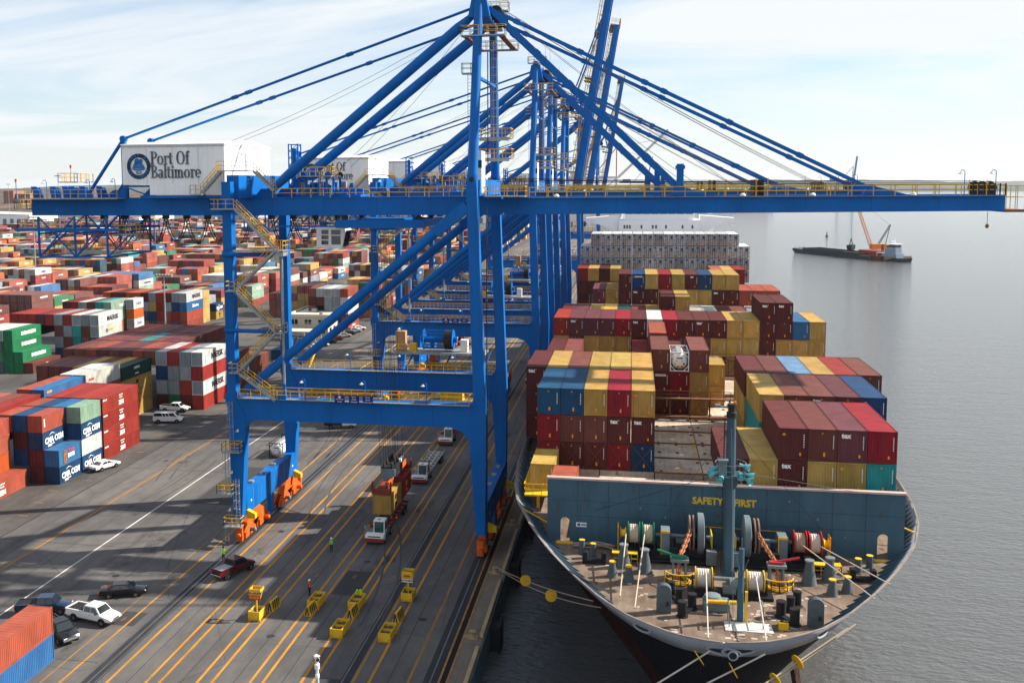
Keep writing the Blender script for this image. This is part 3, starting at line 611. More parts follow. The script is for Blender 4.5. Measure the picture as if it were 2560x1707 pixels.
# breakwater bulkhead with two arched doorways
def arch(x0, x1, zt):
    r = (x1 - x0) / 2; xm = (x0 + x1) / 2; zc = zt - r * .9
    return [(x0, 12.1), (x0, zc)] + [(xm - r * math.cos(t), zc + .9 * r * math.sin(t)) for t in [math.pi * i / 8 for i in range(1, 8)]] + [(x1, zc), (x1, 12.1)]
poly = [(-7.35, 12.1)] + arch(-6.15, -5.32, 14.4) + arch(21.15, 22.05, 14.4) + [(23.3, 12.1), (23.3, 17.95), (-7.35, 17.95)]
bw = MB().prism(poly, 'y', 90.75, 91.05).build('breakwater', SBLUE, ship)
RIM = mat('worn_rim', (0.40, 0.33, 0.31), .7, var=.15, scale=.7, dirt=.8, dirtcol=(.42, .11, .09), dscale=1.2)
MB().box(-7.4, 23.35, 90.62, 91.2, 17.95, 18.12).build('top_rim', RIM, bw)
for x in (-5.74, 21.6): MB().box(x - .75, x + .75, 90.15, 90.72, 12.1, 12.17).build('doorstep', BYEL, bw)
for x in (-6.9, -1, 5, 11, 17, 22.9): MB().prism([(91.05, 12.1), (93.0, 12.1), (91.05, 17.6)], 'x', x - .04, x + .04).build('bracket', SBLUE, bw)
LYEL = mat('lettering_yellow', (0.62, 0.40, 0.02), .6, var=.15, scale=3)
text('lettering', 'SAFETY', .86, LYEL, bw, (6.85, 90.74, 16.55), FRONT, bold=.035, sx_=.93); text('lettering', 'FIRST', .86, LYEL, bw, (10.05, 90.74, 16.5), FRONT, bold=.035, sx_=.93)
MB().box(-4.72, -3.78, 90.72, 90.75, 13.58, 13.98).box(-4.62, -4.35, 90.71, 90.73, 13.66, 13.9, 1).build('notice_plate', [LW, LBL], bw)
for k in range(5): MB().box(-4.27 + k * .1, -4.2 + k * .1, 90.70, 90.735, 13.68, 13.88).build('notice_mark', LBL, bw)
for x, z in ((1.0, 15.6), (16.2, 15.4), (3.2, 14.9), (13.8, 16.9), (-0.2, 13.6), (18.5, 13.9)): MB().lathe([(.10, 0), (.10, .05)], (x, 90.70, z), 8, axis='y').build('wall_fitting', SGREY, bw)
ladd = MB()
for (x0, x1) in ((1.5, 5.0), (6, 13.2)): ladd.bar((x0, 90.55, 13.2 if x0 < 2 else 14.3), (x1, 90.55, 13.15 if x0 < 2 else 14.2), .05, .05)
ladd.build('handrail', BYEL, bw)
for x in [-4.6 + 2.75 * i for i in range(10)]: MB().box(x - .02, x + .02, 90.735, 90.75, 12.2, 17.9).build('weld_seam', mat('seam_slate', (.022, .055, .08), .7), bw)
for z in (14.6, 16.0): MB().box(-7.3 if z > 15 else -5.2, 23.2 if z > 15 else 21.1, 90.737, 90.75, z - .018, z + .018).build('weld_seam', MATS['seam_slate'], bw)
STRK = mat('rust_streak', (.085, .062, .05), .8, var=.4, scale=3)
rr = random.Random(8)
for i in range(26):
    x, z, l = rr.uniform(-6.9, 22.9), rr.uniform(15.0, 17.9), rr.uniform(.4, 1.9); w = rr.uniform(.015, .05)
    if not (5 < x < 11.3 and 15.8 < z < 18.9): MB().add([(x - w, 90.733, z), (x + w, 90.733, z), (x + w * .3, 90.733, z - l), (x - w * .3, 90.733, z - l)], [(0, 1, 2, 3)]).build('rust_streak', STRK, bw)
an = MB(); an.bar((12.0, 74.6, 9.4), (12.5, 73.9, 6.4), .45, .45); an.prism([(10.9, 6.1), (14.0, 6.5), (14.2, 7.6), (13.6, 7.4), (12.6, 6.9), (11.4, 6.9), (10.7, 7.3)], 'y', 73.3, 73.9); an.build('anchor', mat('anchor_rust', (.05, .026, .02), .8, var=.4, scale=2), ship)
# mast
mx_, my_ = 8.2, 85.0
mast = MB(); mast.lathe([(.44, 0), (.44, 3), (.40, 9), (.36, 13.0), (.34, 13.4)], (mx_, my_, 12.1), 14); mast.box(mx_ - .5, mx_ + .5, my_ - .5, my_ + .5, 12.1, 12.4)
ms = mast.build('mast', SBLUE, ship, smooth=True)
MB().lathe([(.42, 0), (.42, .45), (.30, .5), (.30, .9), (.38, .95), (.38, 1.15)], (mx_, my_, 25.5), 12).build('mast_head', DARK, ms)
MB().lathe([(.08, 0), (.10, .2)], (mx_ + .25, my_, 26.65), 8).build('orange_lamp', mat('lamp_orange', (.8, .18, .01), .4), ms)
MB().box(mx_ - 1.3, mx_ - .2, my_ - .12, my_ + .12, 26.3, 26.42).box(mx_ - 1.35, mx_ - .9, my_ - .2, my_ + .2, 26.42, 26.55).build('radar_arm', SGREY, ms)
pf = MB(); pf.lathe([(1.05, 0), (1.25, .12)], (mx_, my_, 20.6), 12); pf.lathe([(.45, -1.0), (1.0, 0)], (mx_, my_, 20.6), 12)
pf.build('lookout_platform', SBLUE, ms)
rl = MB()
for i in range(12):
    t0, t1 = 2 * math.pi * i / 12, 2 * math.pi * (i + 1) / 12; p = Vector((mx_ + 1.25 * math.cos(t0), my_ + 1.25 * math.sin(t0), 20.72)); q = Vector((mx_ + 1.25 * math.cos(t1), my_ + 1.25 * math.sin(t1), 20.72))
    rl.bar(p, p + Vector((0, 0, 1)), .04, .04); rl.bar(p + Vector((0, 0, 1)), q + Vector((0, 0, 1)), .04, .04); rl.bar(p + Vector((0, 0, .5)), q + Vector((0, 0, .5)), .03, .03)
rl.build('platform_rail', SGREY, ms)
MB().box(mx_ - 1.0, mx_ - .35, my_ - .9, my_ - .25, 20.75, 22.0).box(mx_ - 1.1, mx_ - .25, my_ - 1.0, my_ - .15, 22.0, 22.15).build('lamp_housing', SGREY, ms)
for x, y, z, dx, dy in ((-1.5, -.3, 21.2, -1, -.1), (-1.6, -.7, 20.9, -1, -.35), (-.9, -1.25, 20.7, -.45, -.9), (.7, -1.35, 21.0, .15, -1), (1.3, -.4, 21.5, 1, -.25), (1.65, -.5, 20.8, 1, -.3), (1.45, -.9, 20.5, .8, -.7)):
    v = Vector((dx, dy, -.25)).normalized(); c = Vector((mx_ + x * .95, my_ + y, z)); MB().tube(c - v * .35, c + v * .25, .09, 10, r2=.34, cap=False).tube(c - v * .6, c - v * .35, .14, 8).tube(c + v * .10, c + v * .12, .20, 10).build('horn', TEAL, ms)
lad = MB()
for s in (-.18, .18): lad.bar((mx_ - .62, my_ + s - .2, 12.4), (mx_ - .55, my_ + s - .2, 25.4), .05, .05)
for i in range(40): lad.bar((mx_ - .6, my_ - .38, 12.6 + i * .32), (mx_ - .6, my_ - .02, 12.6 + i * .32), .03, .03)
for i in range(10): lad.ring((mx_ - .85, my_ - .2, 13.6 + i * .75), .34, .02, 8, 4)
lad.build('ladder', DARK, ms)
for p, q in (((mx_, my_, 25), (7.2, 70.2, 13.5)), ((mx_, my_, 24.8), (18.8, 78.5, 13.4)), ((mx_, my_, 24.8), (-1.2, 77.5, 13.4)), ((mx_, my_, 21), (20.5, 90.7, 17.9)), ((mx_, my_, 21), (-3, 90.7, 15.2))): MB().tube(p, q, .018, 4, cap=False).build('stay_wire', CABLE, ms)
# windlasses
def drum(parent, x0, x1, y, z, r, core, flange, ropem, rope_r=None):
    L_ = x1 - x0; MB().lathe([(r, 0), (r, .07), (core, .07), (core, L_ - .07), (r, L_ - .07), (r, L_)], (x0, y, z), 18, axis='x').build('drum', flange, parent, smooth=True)
    b = MB(); rr_ = rope_r or r * .78; n = max(3, int((L_ - .16) / .09))
    prof = [(core, .08)] + [(rr_ + (.035 if i % 2 else 0), .08 + (L_ - .16) * (i + .5) / n) for i in range(n)] + [(core, L_ - .08)]
    b.lathe(prof, (x0, y, z), 18, axis='x').build('coiled_rope', ropem, parent)
def chain(parent, a, b_, sag, n):
    a, b_ = Vector(a), Vector(b_)
    for i in range(n):
        t = (i + .5) / n; c = a.lerp(b_, t) - Vector((0, 0, sag * math.sin(t * math.pi))); o = MB().ring((0, 0, 0), .20, .065, 10, 5).build('chain_link', CHAIN, parent)
        o.location = c; d_ = (b_ - a).normalized(); q = d_.to_track_quat('X', 'Z'); o.rotation_mode = 'QUATERNION'; from mathutils import Quaternion
        o.rotation_quaternion = q @ Quaternion((1, 0, 0), math.pi / 2 * (i % 2)); o.scale = (1.45, .85, 1)
ROPEG = mat('rope_grey', (0.46, 0.40, 0.36), .85, var=.25, scale=14); ROPEB = mat('rope_brown', (0.34, 0.25, 0.19), .85, var=.25, scale=14)
def windlass(label, sgn, x_in, flange, rope1, rope2, brake):
    """sgn -1: drums to the quay side of the chain wheel"""
    w = thing('mooring_windlass', label, 'windlass', (x_in, 88.3, 12.1), 0, 'windlasses on the bow deck'); X = lambda a: a * sgn
    def bx(a, b_, *r): return (min(X(a), X(b_)), max(X(a), X(b_)), *r)
    bd = MB(); bd.box(*bx(-.6, 6.6, -1.5, 1.0, 0, .45)); bd.box(*bx(-.5, 2.6, -1.0, .9, .45, 1.2)); bd.box(*bx(4.0, 6.5, -.9, .7, .45, .85))
    for a in (.1, 1.6, 4.15, 5.75, 6.45): bd.prism([(-.55, .3), (.55, .3), (.22, 1.9), (-.22, 1.9)], 'x', min(X(a), X(a + .12)), max(X(a), X(a + .12)))
    bd.build('bed_frame', BBLK, w)
    MB().tube((X(-.4), 0, 1.75), (X(6.6), 0, 1.75), .14, 10).build('shaft', SGREY, w)
    x0, x1 = sorted((X(.35), X(.85))); MB().lathe([(1.45, 0), (1.6, .05), (1.6, .5), (1.45, .55), (.6, .5)], (x0, 0, 2.0), 22, axis='x').build('brake_wheel', SGREY, w, smooth=True)
    x0, x1 = sorted((X(1.15), X(1.5))); MB().lathe([(1.4, 0), (1.4, .12), (.95, .2), (1.4, .3), (1.4, .42)], (x0, 0, 2.0), 18, axis='x').build('chain_wheel', mat('rusty_wheel', (.20, .13, .11), .7, var=.3, dirt=.5), w, smooth=True)
    g = MB(); x0, x1 = sorted((X(3.0), X(3.75))); g.box(x0, x1, -.75, .75, .3, 2.3); g.build('gearbox', SGREY, w, bevel=.06)
    MB().box(x0, x1, -.78, -.74, 2.15, 2.32).box(x0, x0 + .06, -.80, -.75, .4, 2.3).build('edge_stripe', BYEL, w)
    for a, rp in ((4.25, rope1), (5.4, rope2)): x0, x1 = sorted((X(a), X(a + 1.0))); drum(w, x0, x1, 0, 1.75, .92, .42, flange, rp, .70)
    x0, x1 = sorted((X(6.55), X(7.0))); MB().lathe([(.5, 0), (.3, .12), (.26, .35), (.48, .45)] if sgn > 0 else [(.48, 0), (.26, .1), (.3, .33), (.5, .45)], (x0, 0, 1.75), 14, axis='x').build('warping_head', BYEL, w, smooth=True)
    st = MB(); x0, x1 = sorted((X(5.6), X(7.6))); st.box(x0, x1, -2.0, -1.3, .75, .8); st.rail((x0, -2.0, .0), (x1, -2.0, .0), .78, .5); st.rail((X(7.6), -2.0, .0), (X(7.6), -1.2, .0), .78, .5); st.build('step_platform', BYEL, w)
    b = MB(); b.rail((X(7.2), .4, .1), (X(7.2), 1.4, .1), 2.0, .5); b.build('guard_rail', BYEL, w)
    b = MB(); b.rail((X(-.3), -1.1, .2), (X(-.3), .9, .2), 2.0, .7); b.build('guard_rail', BYEL, w)
    chain(w, (X(1.3), -.7, 2.75), (X(2.4), -4.2, 1.55), .12, 11); chain(w, (X(2.4), -4.3, 1.5), (X(2.55), -4.9, -.1), 0, 5)
    cs = MB(); cx0 = X(2.4)
    for s in (-.55, .4): cs.prism([(-4.9, 0), (-3.7, 0), (-3.8, 1.5), (-4.6, 1.75)], 'x', cx0 + s, cx0 + s + .15)
    cs.box(cx0 - .7, cx0 + .7, -4.9, -4.0, 1.35, 1.55); cs.build('chain_stopper', SGREY, w)
    MB().tube((cx0 - .2, -4.4, 1.65), (cx0 + sgn * 1.7, -4.2, 2.0), .10, 8).box(cx0 - .55, cx0 + .5, -4.65, -4.2, 1.58, 1.72).build('stopper_bar', brake, w)
    cg = MB(); pts = [Vector((cx0 + 1.15 * math.cos(t), -5.2 + .95 * math.sin(t), 0)) for t in [math.pi + math.pi * i / 6 for i in range(7)]]
    for p, q in zip(pts[:-1], pts[1:]): cg.rail(p, q, .85, 2)
    cg.ring((cx0, -5.2, .12), .75, .12, 14, 5); cg.build('hawse_guard', BYEL, w)
    w.scale = (1.06, 1.08, 1.14)
    for a, y_, s in ((2.0, .3, .5), (2.7, -1.3, .35), (-.2, -1.9, .4), (5.2, -1.2, .3)): MB().box(X(a) - s, X(a) + s, y_ - s * .7, y_ + s * .7, .3, .5 + s * 2.2).build('motor_casing', SGREY if s > .36 else BBLK, w, bevel=.05)
    MB().path([(X(-.6), -1.6, .25), (X(2), -1.75, .25), (X(3.2), -1.65, .25), (X(5), -1.8, .25)], .06, 6).path([(X(2.6), -1.6, .2), (X(2.8), -1.0, 1.4), (X(3.0), -.5, 1.9)], .05, 6).build('hydraulic_pipe', DARK, w)
    return w
windlass('green flanged windlass beside the quay-side doorway, cream rope on its drums', -1, 6.7, GREENP, ROPE, ROPE, GREENP)
windlass('red flanged windlass on the seaward side of the mast, grey rope on its drums', 1, 9.3, REDP, ROPEB, ROPEG, REDP)
cw = thing('bow_winch', 'double drum winch with white rope just ahead of the mast', 'winch', (8.0, 80.9, 12.1))
b = MB(); b.box(-3.3, 3.2, -1.0, .8, 0, .25)
for x in (-3.0, -1.4, .9, 2.7): b.prism([(-.6, .2), (.6, .2), (.15, 1.4), (-.15, 1.4)], 'x', x, x + .1)
b.build('bed_frame', BBLK, cw); MB().tube((-3.0, 0, 1.25), (2.9, 0, 1.25), .16, 10).build('shaft', SGREY, cw)
WROPE = mat('rope_white', (0.46, 0.43, 0.39), .85, var=.2, scale=14)
for x in (-2.75, 1.2): drum(cw, x, x + 1.35, 0, 1.25, .86, .35, BYEL, WROPE, .70)
MB().lathe([(.5, 0), (.5, .8)], (-.1, -.1, .9), 12, axis='x').box(-.6, .4, -.6, .3, .2, .9).build('motor', SGREY, cw, smooth=True)
MB().lathe([(.42, 0), (.5, .3), (.35, .7)], (.2, .9, .25), 10).build('green_cover', GREENP, cw)
b = MB(); b.lathe([(.24, 0), (.20, 5.6)], (0, 0, 0), 10); b.tube((0, 0, 5.6), (0, -.1, 6.4), .05, 6); b.tube((0, -.2, 3.4), (-.5, -.9, 5.3), .035, 5); b.tube((0, -.2, 3.4), (.4, -.9, 5.1), .035, 5)
jp = thing('jib_post', 'slim slate blue derrick post standing at the tip of the bow', 'post', (8.25, 75.9, 12.1)); b.build('post', SBLUE, jp)
MB().rail((-.9, -1.3, 0), (-.9, 0, 0), 1.7, 1.0).rail((1.5, -1.3, 0), (1.5, 0, 0), 1.7, 1.0).build('side_rails', SGREY, jp); MB().box(-1.2, 2.2, -1.9, -.3, 0, .06).build('base_plate', mat('white_plate', (.5, .5, .48), .7, var=.2, dirt=.5), jp); MB().box(.3, .5, -.3, -.1, 0, 2.4).build('yellow_ladder', BYEL, jp)
hb = thing('hatch_box', 'grey hatch cover with a yellow pipe beside the slim post', 'hatch', (6.6, 77.9, 12.1)); MB().box(-.9, 1.0, -.7, .7, 0, .7).build('box', SGREY, hb, bevel=.08); MB().tube((-.7, -.8, .85), (1.5, -.8, .9), .16, 10).build('yellow_pipe', BYEL, hb); MB().lathe([(.7, 0), (.6, .35), (.2, .45)], (-.2, .1, .7), 12).build('dome', SGREY, hb, smooth=True)
# small deck fittings
def bollards(label, pts, r, h, top, m, group='bollards on the bow deck', frame=None):
    c = Vector((sum(p[0] for p in pts) / len(pts), sum(p[1] for p in pts) / len(pts), 12.1)); o = thing('bollard', label, 'bollard', c, 0, group)
    for x, y in pts: 
        q = MB().lathe([(r * 1.35, 0), (r * 1.35, .06), (r, .08), (r, h - .08), (r * 1.08, h - .06), (r * 1.08, h)], (x - c.x, y - c.y, 0), 14).build('post', m, o, smooth=True)
        if top: MB().lathe([(r * .98, 0), (r * .98, .02)], (x - c.x, y - c.y, h), 14).build('cap', BYEL, q)
    a, z = Vector((pts[0][0], pts[0][1], 12.1)) - c, Vector((pts[-1][0], pts[-1][1], 12.1)) - c; MB().bar(a + Vector((0, 0, .12)), z + Vector((0, 0, .12)), .5, .2).build('base', m, o)
    return o
bollards('grey bollard pair with yellow caps near the rope heap', [(-4.06, 88.0), (-3.05, 87.2)], .26, 1.25, True, FITG)
bollards('grey bollard pair with yellow caps near the seaward doorway', [(18.9, 87.3), (20.0, 88.2)], .28, 1.25, True, FITG)
for lb, x, y in (('black roller fairlead frame in front of the quay-side grey bollards', -2.9, 85.8), ('black roller fairlead frame in front of the seaward grey bollards', 18.9, 85.5)):
    o = thing('roller_fairlead', lb, 'fairlead', (x, y, 12.1), 0, 'roller fairleads on the bow deck'); MB().box(-1.0, 1.0, -.3, .3, 0, .35).build('base', BBLK, o)
    for s in (-1, 1): MB().box(s * .8 - .22, s * .8 + .22, -.32, .32, .35, 1.05).build('roller', BBLK, o, bevel=.06)
bollards('black bollard pair behind the quay-side arched vent', [(3.35, 79.9), (3.95, 78.6)], .30, 1.15, False, BBLK)
bollards('black bollard pair beside the quay-side arched vent', [(4.05, 76.0), (4.85, 77.6)], .34, 1.2, False, BBLK)
bollards('black bollard pair behind the seaward arched vent', [(12.2, 78.3), (12.85, 79.4)], .32, 1.2, False, BBLK)
bollards('black bollard pair ahead of the seaward arched vent', [(11.35, 77.2), (12.15, 75.9)], .36, 1.25, False, BBLK)
for i, (x, y, r, lb) in enumerate([(-.4, 85.4, .62, 'tall cone pedestal with a rope over it, nearer the green drums'), (1.35, 84.5, .62, 'tall cone pedestal between the green drums and the mast'), (-1.3, 83.1, .46, 'short cone pedestal closest to the quay-side bulwark'), (.05, 82.3, .46, 'short cone pedestal below the two tall quay-side cones'),
                               (14.5, 84.2, .62, 'tall cone pedestal nearest the red drums'), (16.25, 85.1, .62, 'tall cone pedestal beside the yellow steps'), (15.9, 82.1, .46, 'short cone pedestal between seaward ropes'), (17.2, 82.9, .46, 'short cone pedestal closest to the seaward bulwark')]):
    h = 1.9 if r > .5 else 1.25; o = thing('cone_pedestal', lb, 'pedestal', (x, y, 12.1), 0, 'cone pedestals on the bow deck'); MB().lathe([(r * 1.05, 0), (r, .05), (r * .5, h * .86), (r * .5, h)], (0, 0, 0), 16).build('cone', FITG, o, smooth=True)
    MB().lathe([(r * .56, h * .97), (r * .62, h * 1.0), (r * .62, h * 1.06), (r * .4, h * 1.07)], (0, 0, 0), 14).build('roller', BYEL if r < .5 else SGREY, o)
for x, y, lb in ((2.7, 76.6, 'arched grey vent plate near the quay-side bow'), (13.6, 75.8, 'arched grey vent plate near the seaward bow')):
    pl = [(-.55, 0), (.55, 0), (.55, 1.75)] + [(.55 * math.cos(t), 1.75 + .5 * math.sin(t)) for t in [math.pi * i / 8 for i in range(1, 8)]] + [(-.55, 1.75)]
    o = thing('arched_vent', lb, 'vent', (x, y, 12.1), 0, 'arched vents at the bow'); MB().prism(pl, 'y', -.3, .3).build('casing', FITG, o, bevel=.05); MB().box(.15, .35, -.33, -.30, .6, .95).build('grille', DARK, o)
o = thing('yellow_pulley', 'small yellow pulley block lying by the seaward black bollards', 'pulley', (11.2, 74.9, 12.1)); MB().ring((0, 0, .35), .28, .13, 12, 6, axis='y').build('wheel', BBLK, o); MB().box(-.35, .35, -.22, -.12, .05, .6).box(-.35, .35, .12, .22, .05, .6).build('cheek', BYEL, o)
rp = MB(); rr = random.Random(3)
for k in range(9):
    y = 89.9 - k * .09; pts = [(-4.9 + .36 * i + rr.uniform(-.1, .1), y + .25 * math.sin(i * .8 + k), 12.2 + .07 * (k % 4) + .16 * math.sin(i / 10 * math.pi)) for i in range(11)]; rp.path(pts, .055, 5)
tag(rp.build('rope_heap', ROPEB), 'heap of brown mooring rope lying against the breakwater', 'rope')
for pts, lb in ((((-.2, 88.3, 14.4), (-.6, 76.0, 13.35)), 'cream mooring line from the outer green drum to the bulwark'), (((1.4, 88.3, 14.4), (.5, 74.0, 13.35)), 'cream mooring line from the inner green drum to the bulwark')): tag(MB().path(pts, .052, 6).build('mooring_rope', ROPE), lb, 'rope', 'ropes on the bow deck')
for pts, lb in ((((6.1, 80.9, 13.9), (5.5, 69.9, 13.3)), 'white rope running straight from the quay-side bow winch drum'), (((9.9, 80.9, 13.9), (9.4, 70.1, 13.3)), 'white rope running from the seaward bow winch drum'), (((14.0, 88.3, 14.3), (18.4, 78.8, 13.3)), 'grey rope from the inner red drum to the seaward bulwark'), (((15.2, 88.3, 14.3), (20.2, 82.0, 13.3)), 'grey rope from the outer red drum to the seaward bulwark')): tag(MB().path(pts, .048, 6).build('mooring_rope', WROPE if pts[0][0] < 11 else ROPEG), lb, 'rope', 'ropes on the bow deck')
def sagline(a, b_, sag, n=14): a, b_ = Vector(a), Vector(b_); return [a.lerp(b_, i / n) - Vector((0, 0, sag * 4 * (i / n) * (1 - i / n))) for i in range(n + 1)]
def matguard(parent, c, d, r=.55):
    d = Vector(d).normalized(); c = Vector(c); MB().tube(c - d * .03, c + d * .03, r, 18).build('rat_guard', BYEL, parent); MB().tube(c + Vector((-.12, 0, -r)), c + Vector((-.12, 0, -r - .8)), .02, 4).tube(c + Vector((.12, 0, -r)), c + Vector((.12, 0, -r - .7)), .02, 4).build('guard_line', CABLE, parent)
def mooring(label, a, b_, sag, at, m, r=.06):
    pts = sagline(a, b_, sag, 56); o = thing('mooring_line', label, 'rope', pts[0], 0, 'mooring lines off the bow'); k = MB().path([p - pts[0] for p in pts], r, 6).build('rope', m, o); i = int(at * 56); matguard(o, pts[i] - pts[0], pts[i + 1] - pts[i]); return o
mooring('white mooring line leaving the quay-side bow chock, nearest the quay', (5.6, 69.4, 12.6), (-14.6, 65, .6), .3, .05, WROPE)
mooring('white mooring line leaving the seaward bow chock, crossing the frame bottom', (9.3, 69.6, 12.6), (-14.6, 65.5, .6), .3, .10, WROPE)
mooring('cream mooring line from the seaward bow to the frame bottom', (15.6, 74.6, 12.7), (-14.6, 55, .6), .4, .14, ROPE); mooring('second cream mooring line beside the seaward bow line', (16.3, 75.4, 12.7), (-14.6, 54, .6), .5, .20, ROPE)
mooring('upper breast line from the quay-side bow to the quay bollard', (-2.6, 76.3, 12.7), (-15.0, 112.5, .75), .35, .62, ROPEB, .04); mooring('lower breast line from the quay-side bow to the quay bollard', (-2.0, 75.4, 12.6), (-15.0, 112.7, .7), .75, .38, ROPEB, .04)
# hatches and lashing bridges
BAYS = [93.1, 107.9, 120.5, 135.5, 150.5, 165.7, 181.2, 198.5, 213.5, 236.5, 250.0]
for bi, y in enumerate(BAYS):
    for x0, x1 in ((-9.95, -3.2), (-3.1, 2.55), (2.65, 7.6), (7.7, 13.0), (13.1, 19.3), (19.4, 25.6)):
        if bi == 0 and (x0 < -8 or x1 > 24): continue
        hc = MB().box(x0, x1, y - .3, y + 12.5, 12.15, 14.08).build('hatch_cover', HATCH, ship)
        if bi < 6 and 0 < x0 < 13:
            f = MB(); r3 = random.Random(bi * 9 + int(x0))
            for ix in range(3):
                for iy in (0.4, 4.2, 8.2, 11.7): f.box(x0 + .5 + ix * 2.0, x0 + .85 + ix * 2.0, y + iy, y + iy + .28, 14.08, 14.2, r3.choice([0, 0, 1]))
            for iy in (5.9,): f.box(x0, x1, y + iy, y + iy + .34, 14.08, 14.10, 2); f.box(x0, x1, y + iy - .2, y + iy - .05, 14.08, 14.24, 0); f.box(x0, x1, y - .3, y - .12, 14.08, 14.22, 0)
            f.build('lashing_socket', [RUST, BYEL, LASH], hc)
            MB().lathe([(.26, 0), (.26, .02)], (x0 + 2.4, y + 2.0, 14.085), 12).lathe([(.26, 0), (.26, .02)], (x0 + 3.1, y + 7.6, 14.085), 12).build('painted_ring', LW, hc)
for bi, y in enumerate([133.6, 148.6, 163.6, 179.3, 211.7, 234.5]):
    lb = MB(); yy = y
    for i in range(17):
        x = -12.4 + i * 2.5; lb.box(x - .1, x + .1, yy - .1, yy + .1, 12.1, 16.8)
    lb.box(-12.5, 27.8, yy - .45, yy + .45, 14.3, 14.45); lb.box(-12.5, 27.8, yy - .45, yy + .45, 16.7, 16.85); lb.rail((-12.5, yy - .4, 16.85), (27.8, yy - .4, 16.85), 1.0, 2.5); lb.build('lashing_bridge', LASH, ship)
pf = MB(); pf.box(-10.4, -6.9, 99.5, 108, 13.45, 13.62); pf.rail((-10.4, 99.5, 13.6), (-6.9, 99.5, 13.6), 1.1, .9); pf.rail((-10.4, 99.5, 13.6), (-10.4, 107, 13.6), 1.1, .9); pf.box(-9.2, -8.9, 100, 100.3, 12.1, 13.5); pf.build('side_platform', BYEL, ship)
MB().bar((-10.4, 96.2, 13.3), (-7.6, 94.0, 12.7), .1, .1).bar((25.2, 95.0, 13.3), (23.4, 95.8, 13.9), .12, .12).build('gangway_rail', BYEL, ship)
# wheelhouse
wh = MB(); wh.box(-3.5, 17.2, 272, 286, 12.1, 34.9); wh.build('deckhouse', SWHITE, ship)
br = MB(); br.box(-2.0, 15.6, 272.6, 285, 34.9, 36.5, 0); br.box(-2.0, 15.6, 272.8, 284, 36.5, 38.2, 1); br.box(-2.6, 16.2, 272.0, 286, 38.2, 38.8, 0)
for i in range(9): br.box(-2.05 + i * 2.18, -1.9 + i * 2.18, 272.7, 272.9, 36.5, 38.2, 0)
br.build('wheelhouse', [SWHITE, GLASS], ship)
for s, x0 in ((-1, -3.5), (1, 17.2)):
    xo = -12.2 if s < 0 else 25.9; pl = [(x0, 36.2), (xo, 35.5), (xo, 34.3), (xo - s * 3.2, 33.8), (xo - s * 5.2, 33.2), (xo - s * 6.6, 32.2), (x0, 30.6)]; MB().prism(pl, 'y', 273, 277).build('bridge_wing', SWHITE, ship)
for x in (-2.1, -1.4, -.7, 2.3, 5.2, 6.05, 8.6, 12.8, 15.3): w_ = MB().box(x - .22, x + .22, 271.94, 272.02, 32.75, 33.65).build('porthole', GLASS, ship)
MB().box(4, 10, 276, 284, 38.8, 41).build('funnel_base', SWHITE, ship); MB().tube((7, 275, 38.8), (7, 275, 46), .25, 8).bar((4, 275, 43), (10, 275, 43), .2, .2).build('radar_mast', SWHITE, ship)
# --- containers on deck
def ship_stack(xl, y, cols, where, L=12.19, base=14.1, first=0, h=2.9, marks=(), pitch=2.5, detail=2):
    """cols: quay-side to sea-side strings, bottom tier first; '.' leaves a tier out. marks: {(col,tier): text}"""
    marks = dict(marks)
    for ci, s in enumerate(cols):
        for ti, c in enumerate(s):
            if c == '.': continue
            rnd_ = random.Random(ci * 13 + ti * 5 + int(y)); o = container(xl + ci * pitch + 2.47, y, base + ti * (h + .035), L, c, '%s container, %s, %s column, %s' % (CPAL[c][0], TIERS[ti], ORD[ci], where), 'containers stacked on the ship', 'c', h, detail)
            if detail and o:
                endmarks(o, c, rnd_)
                if (ci, ti) in marks: text('lettering', marks[(ci, ti)], .58 if marks[(ci, ti)] == 'tex' else .34, LW, o, (-.55 if marks[(ci, ti)] == 'tex' else 0, -.02, 2.12), FRONT, bold=.02)
ship_stack(8.1, 93.15, ['.m', '.y', '.mm', '.yk', '.yp', '.tc'], 'right behind the breakwater', marks={(2, 1): 'tex', (4, 2): 'tex'})
ship_stack(-7.4, 93.4, ['s'], 'small stack behind the breakwater', L=6.06, base=13.9)
ship_stack(-9.95, 101.2, ['y'], 'yellow railed side platform', L=6.06, base=13.65, h=2.7)
ship_stack(-9.9, 107.9, ['cci', 'mki', 'mky', 'cmc', 'bmy'], 'quay half of the second bay', marks={(3, 1): 'tex', (4, 1): 'tex'})
ship_stack(13.1, 107.9, ['yty', '..k', '..k', '..p', '.bb'], 'sea half of the second bay', marks={(2, 2): 'tex'})
ship_stack(-12.4, 120.5, ['mmm', '..y', '..k', '..y', '..y', '..y'], 'quay half of the third bay', marks={(0, 2): 'tex'})
ship_stack(12.95, 120.5, ['yym', '..k', '..f', '..y', '..r', '..k'], 'sea half of the third bay', marks={(2, 2): 'CRONOS'})
ship_stack(2.6, 135.5, ['mmk', 'mc.', 'yyk'], 'stack round the tank container', marks={(0, 1): 'CRONOS'})
ship_stack(10.2, 141.6, ['yy'], 'single stack beside the tank container', L=6.06)
ship_stack(.1, 150.5, ['mc', 'mss', 'mm'], 'stack behind the tank container')
for y_, w_ in ((135.5, 'fourth bay beside the quay'), (150.5, 'fifth bay beside the quay')): ship_stack(-12.4, y_, ['mm', 'yk'], w_, detail=0)
ship_stack(-12.55, 165.7, ['yyr', 'ymp', 'yyp', 'yyp', 'yyc', 'mmm', '.mw', '.mc', '.mm', '.mm', '.ym', 'yyy', 'yyy', 'mmmm', 'yymm', 'yyB'], 'sixth bay', marks={(1, 2): 'tex', (5, 2): 'tex', (9, 2): 'tex', (13, 3): 'tex', (14, 3): 'tex'})
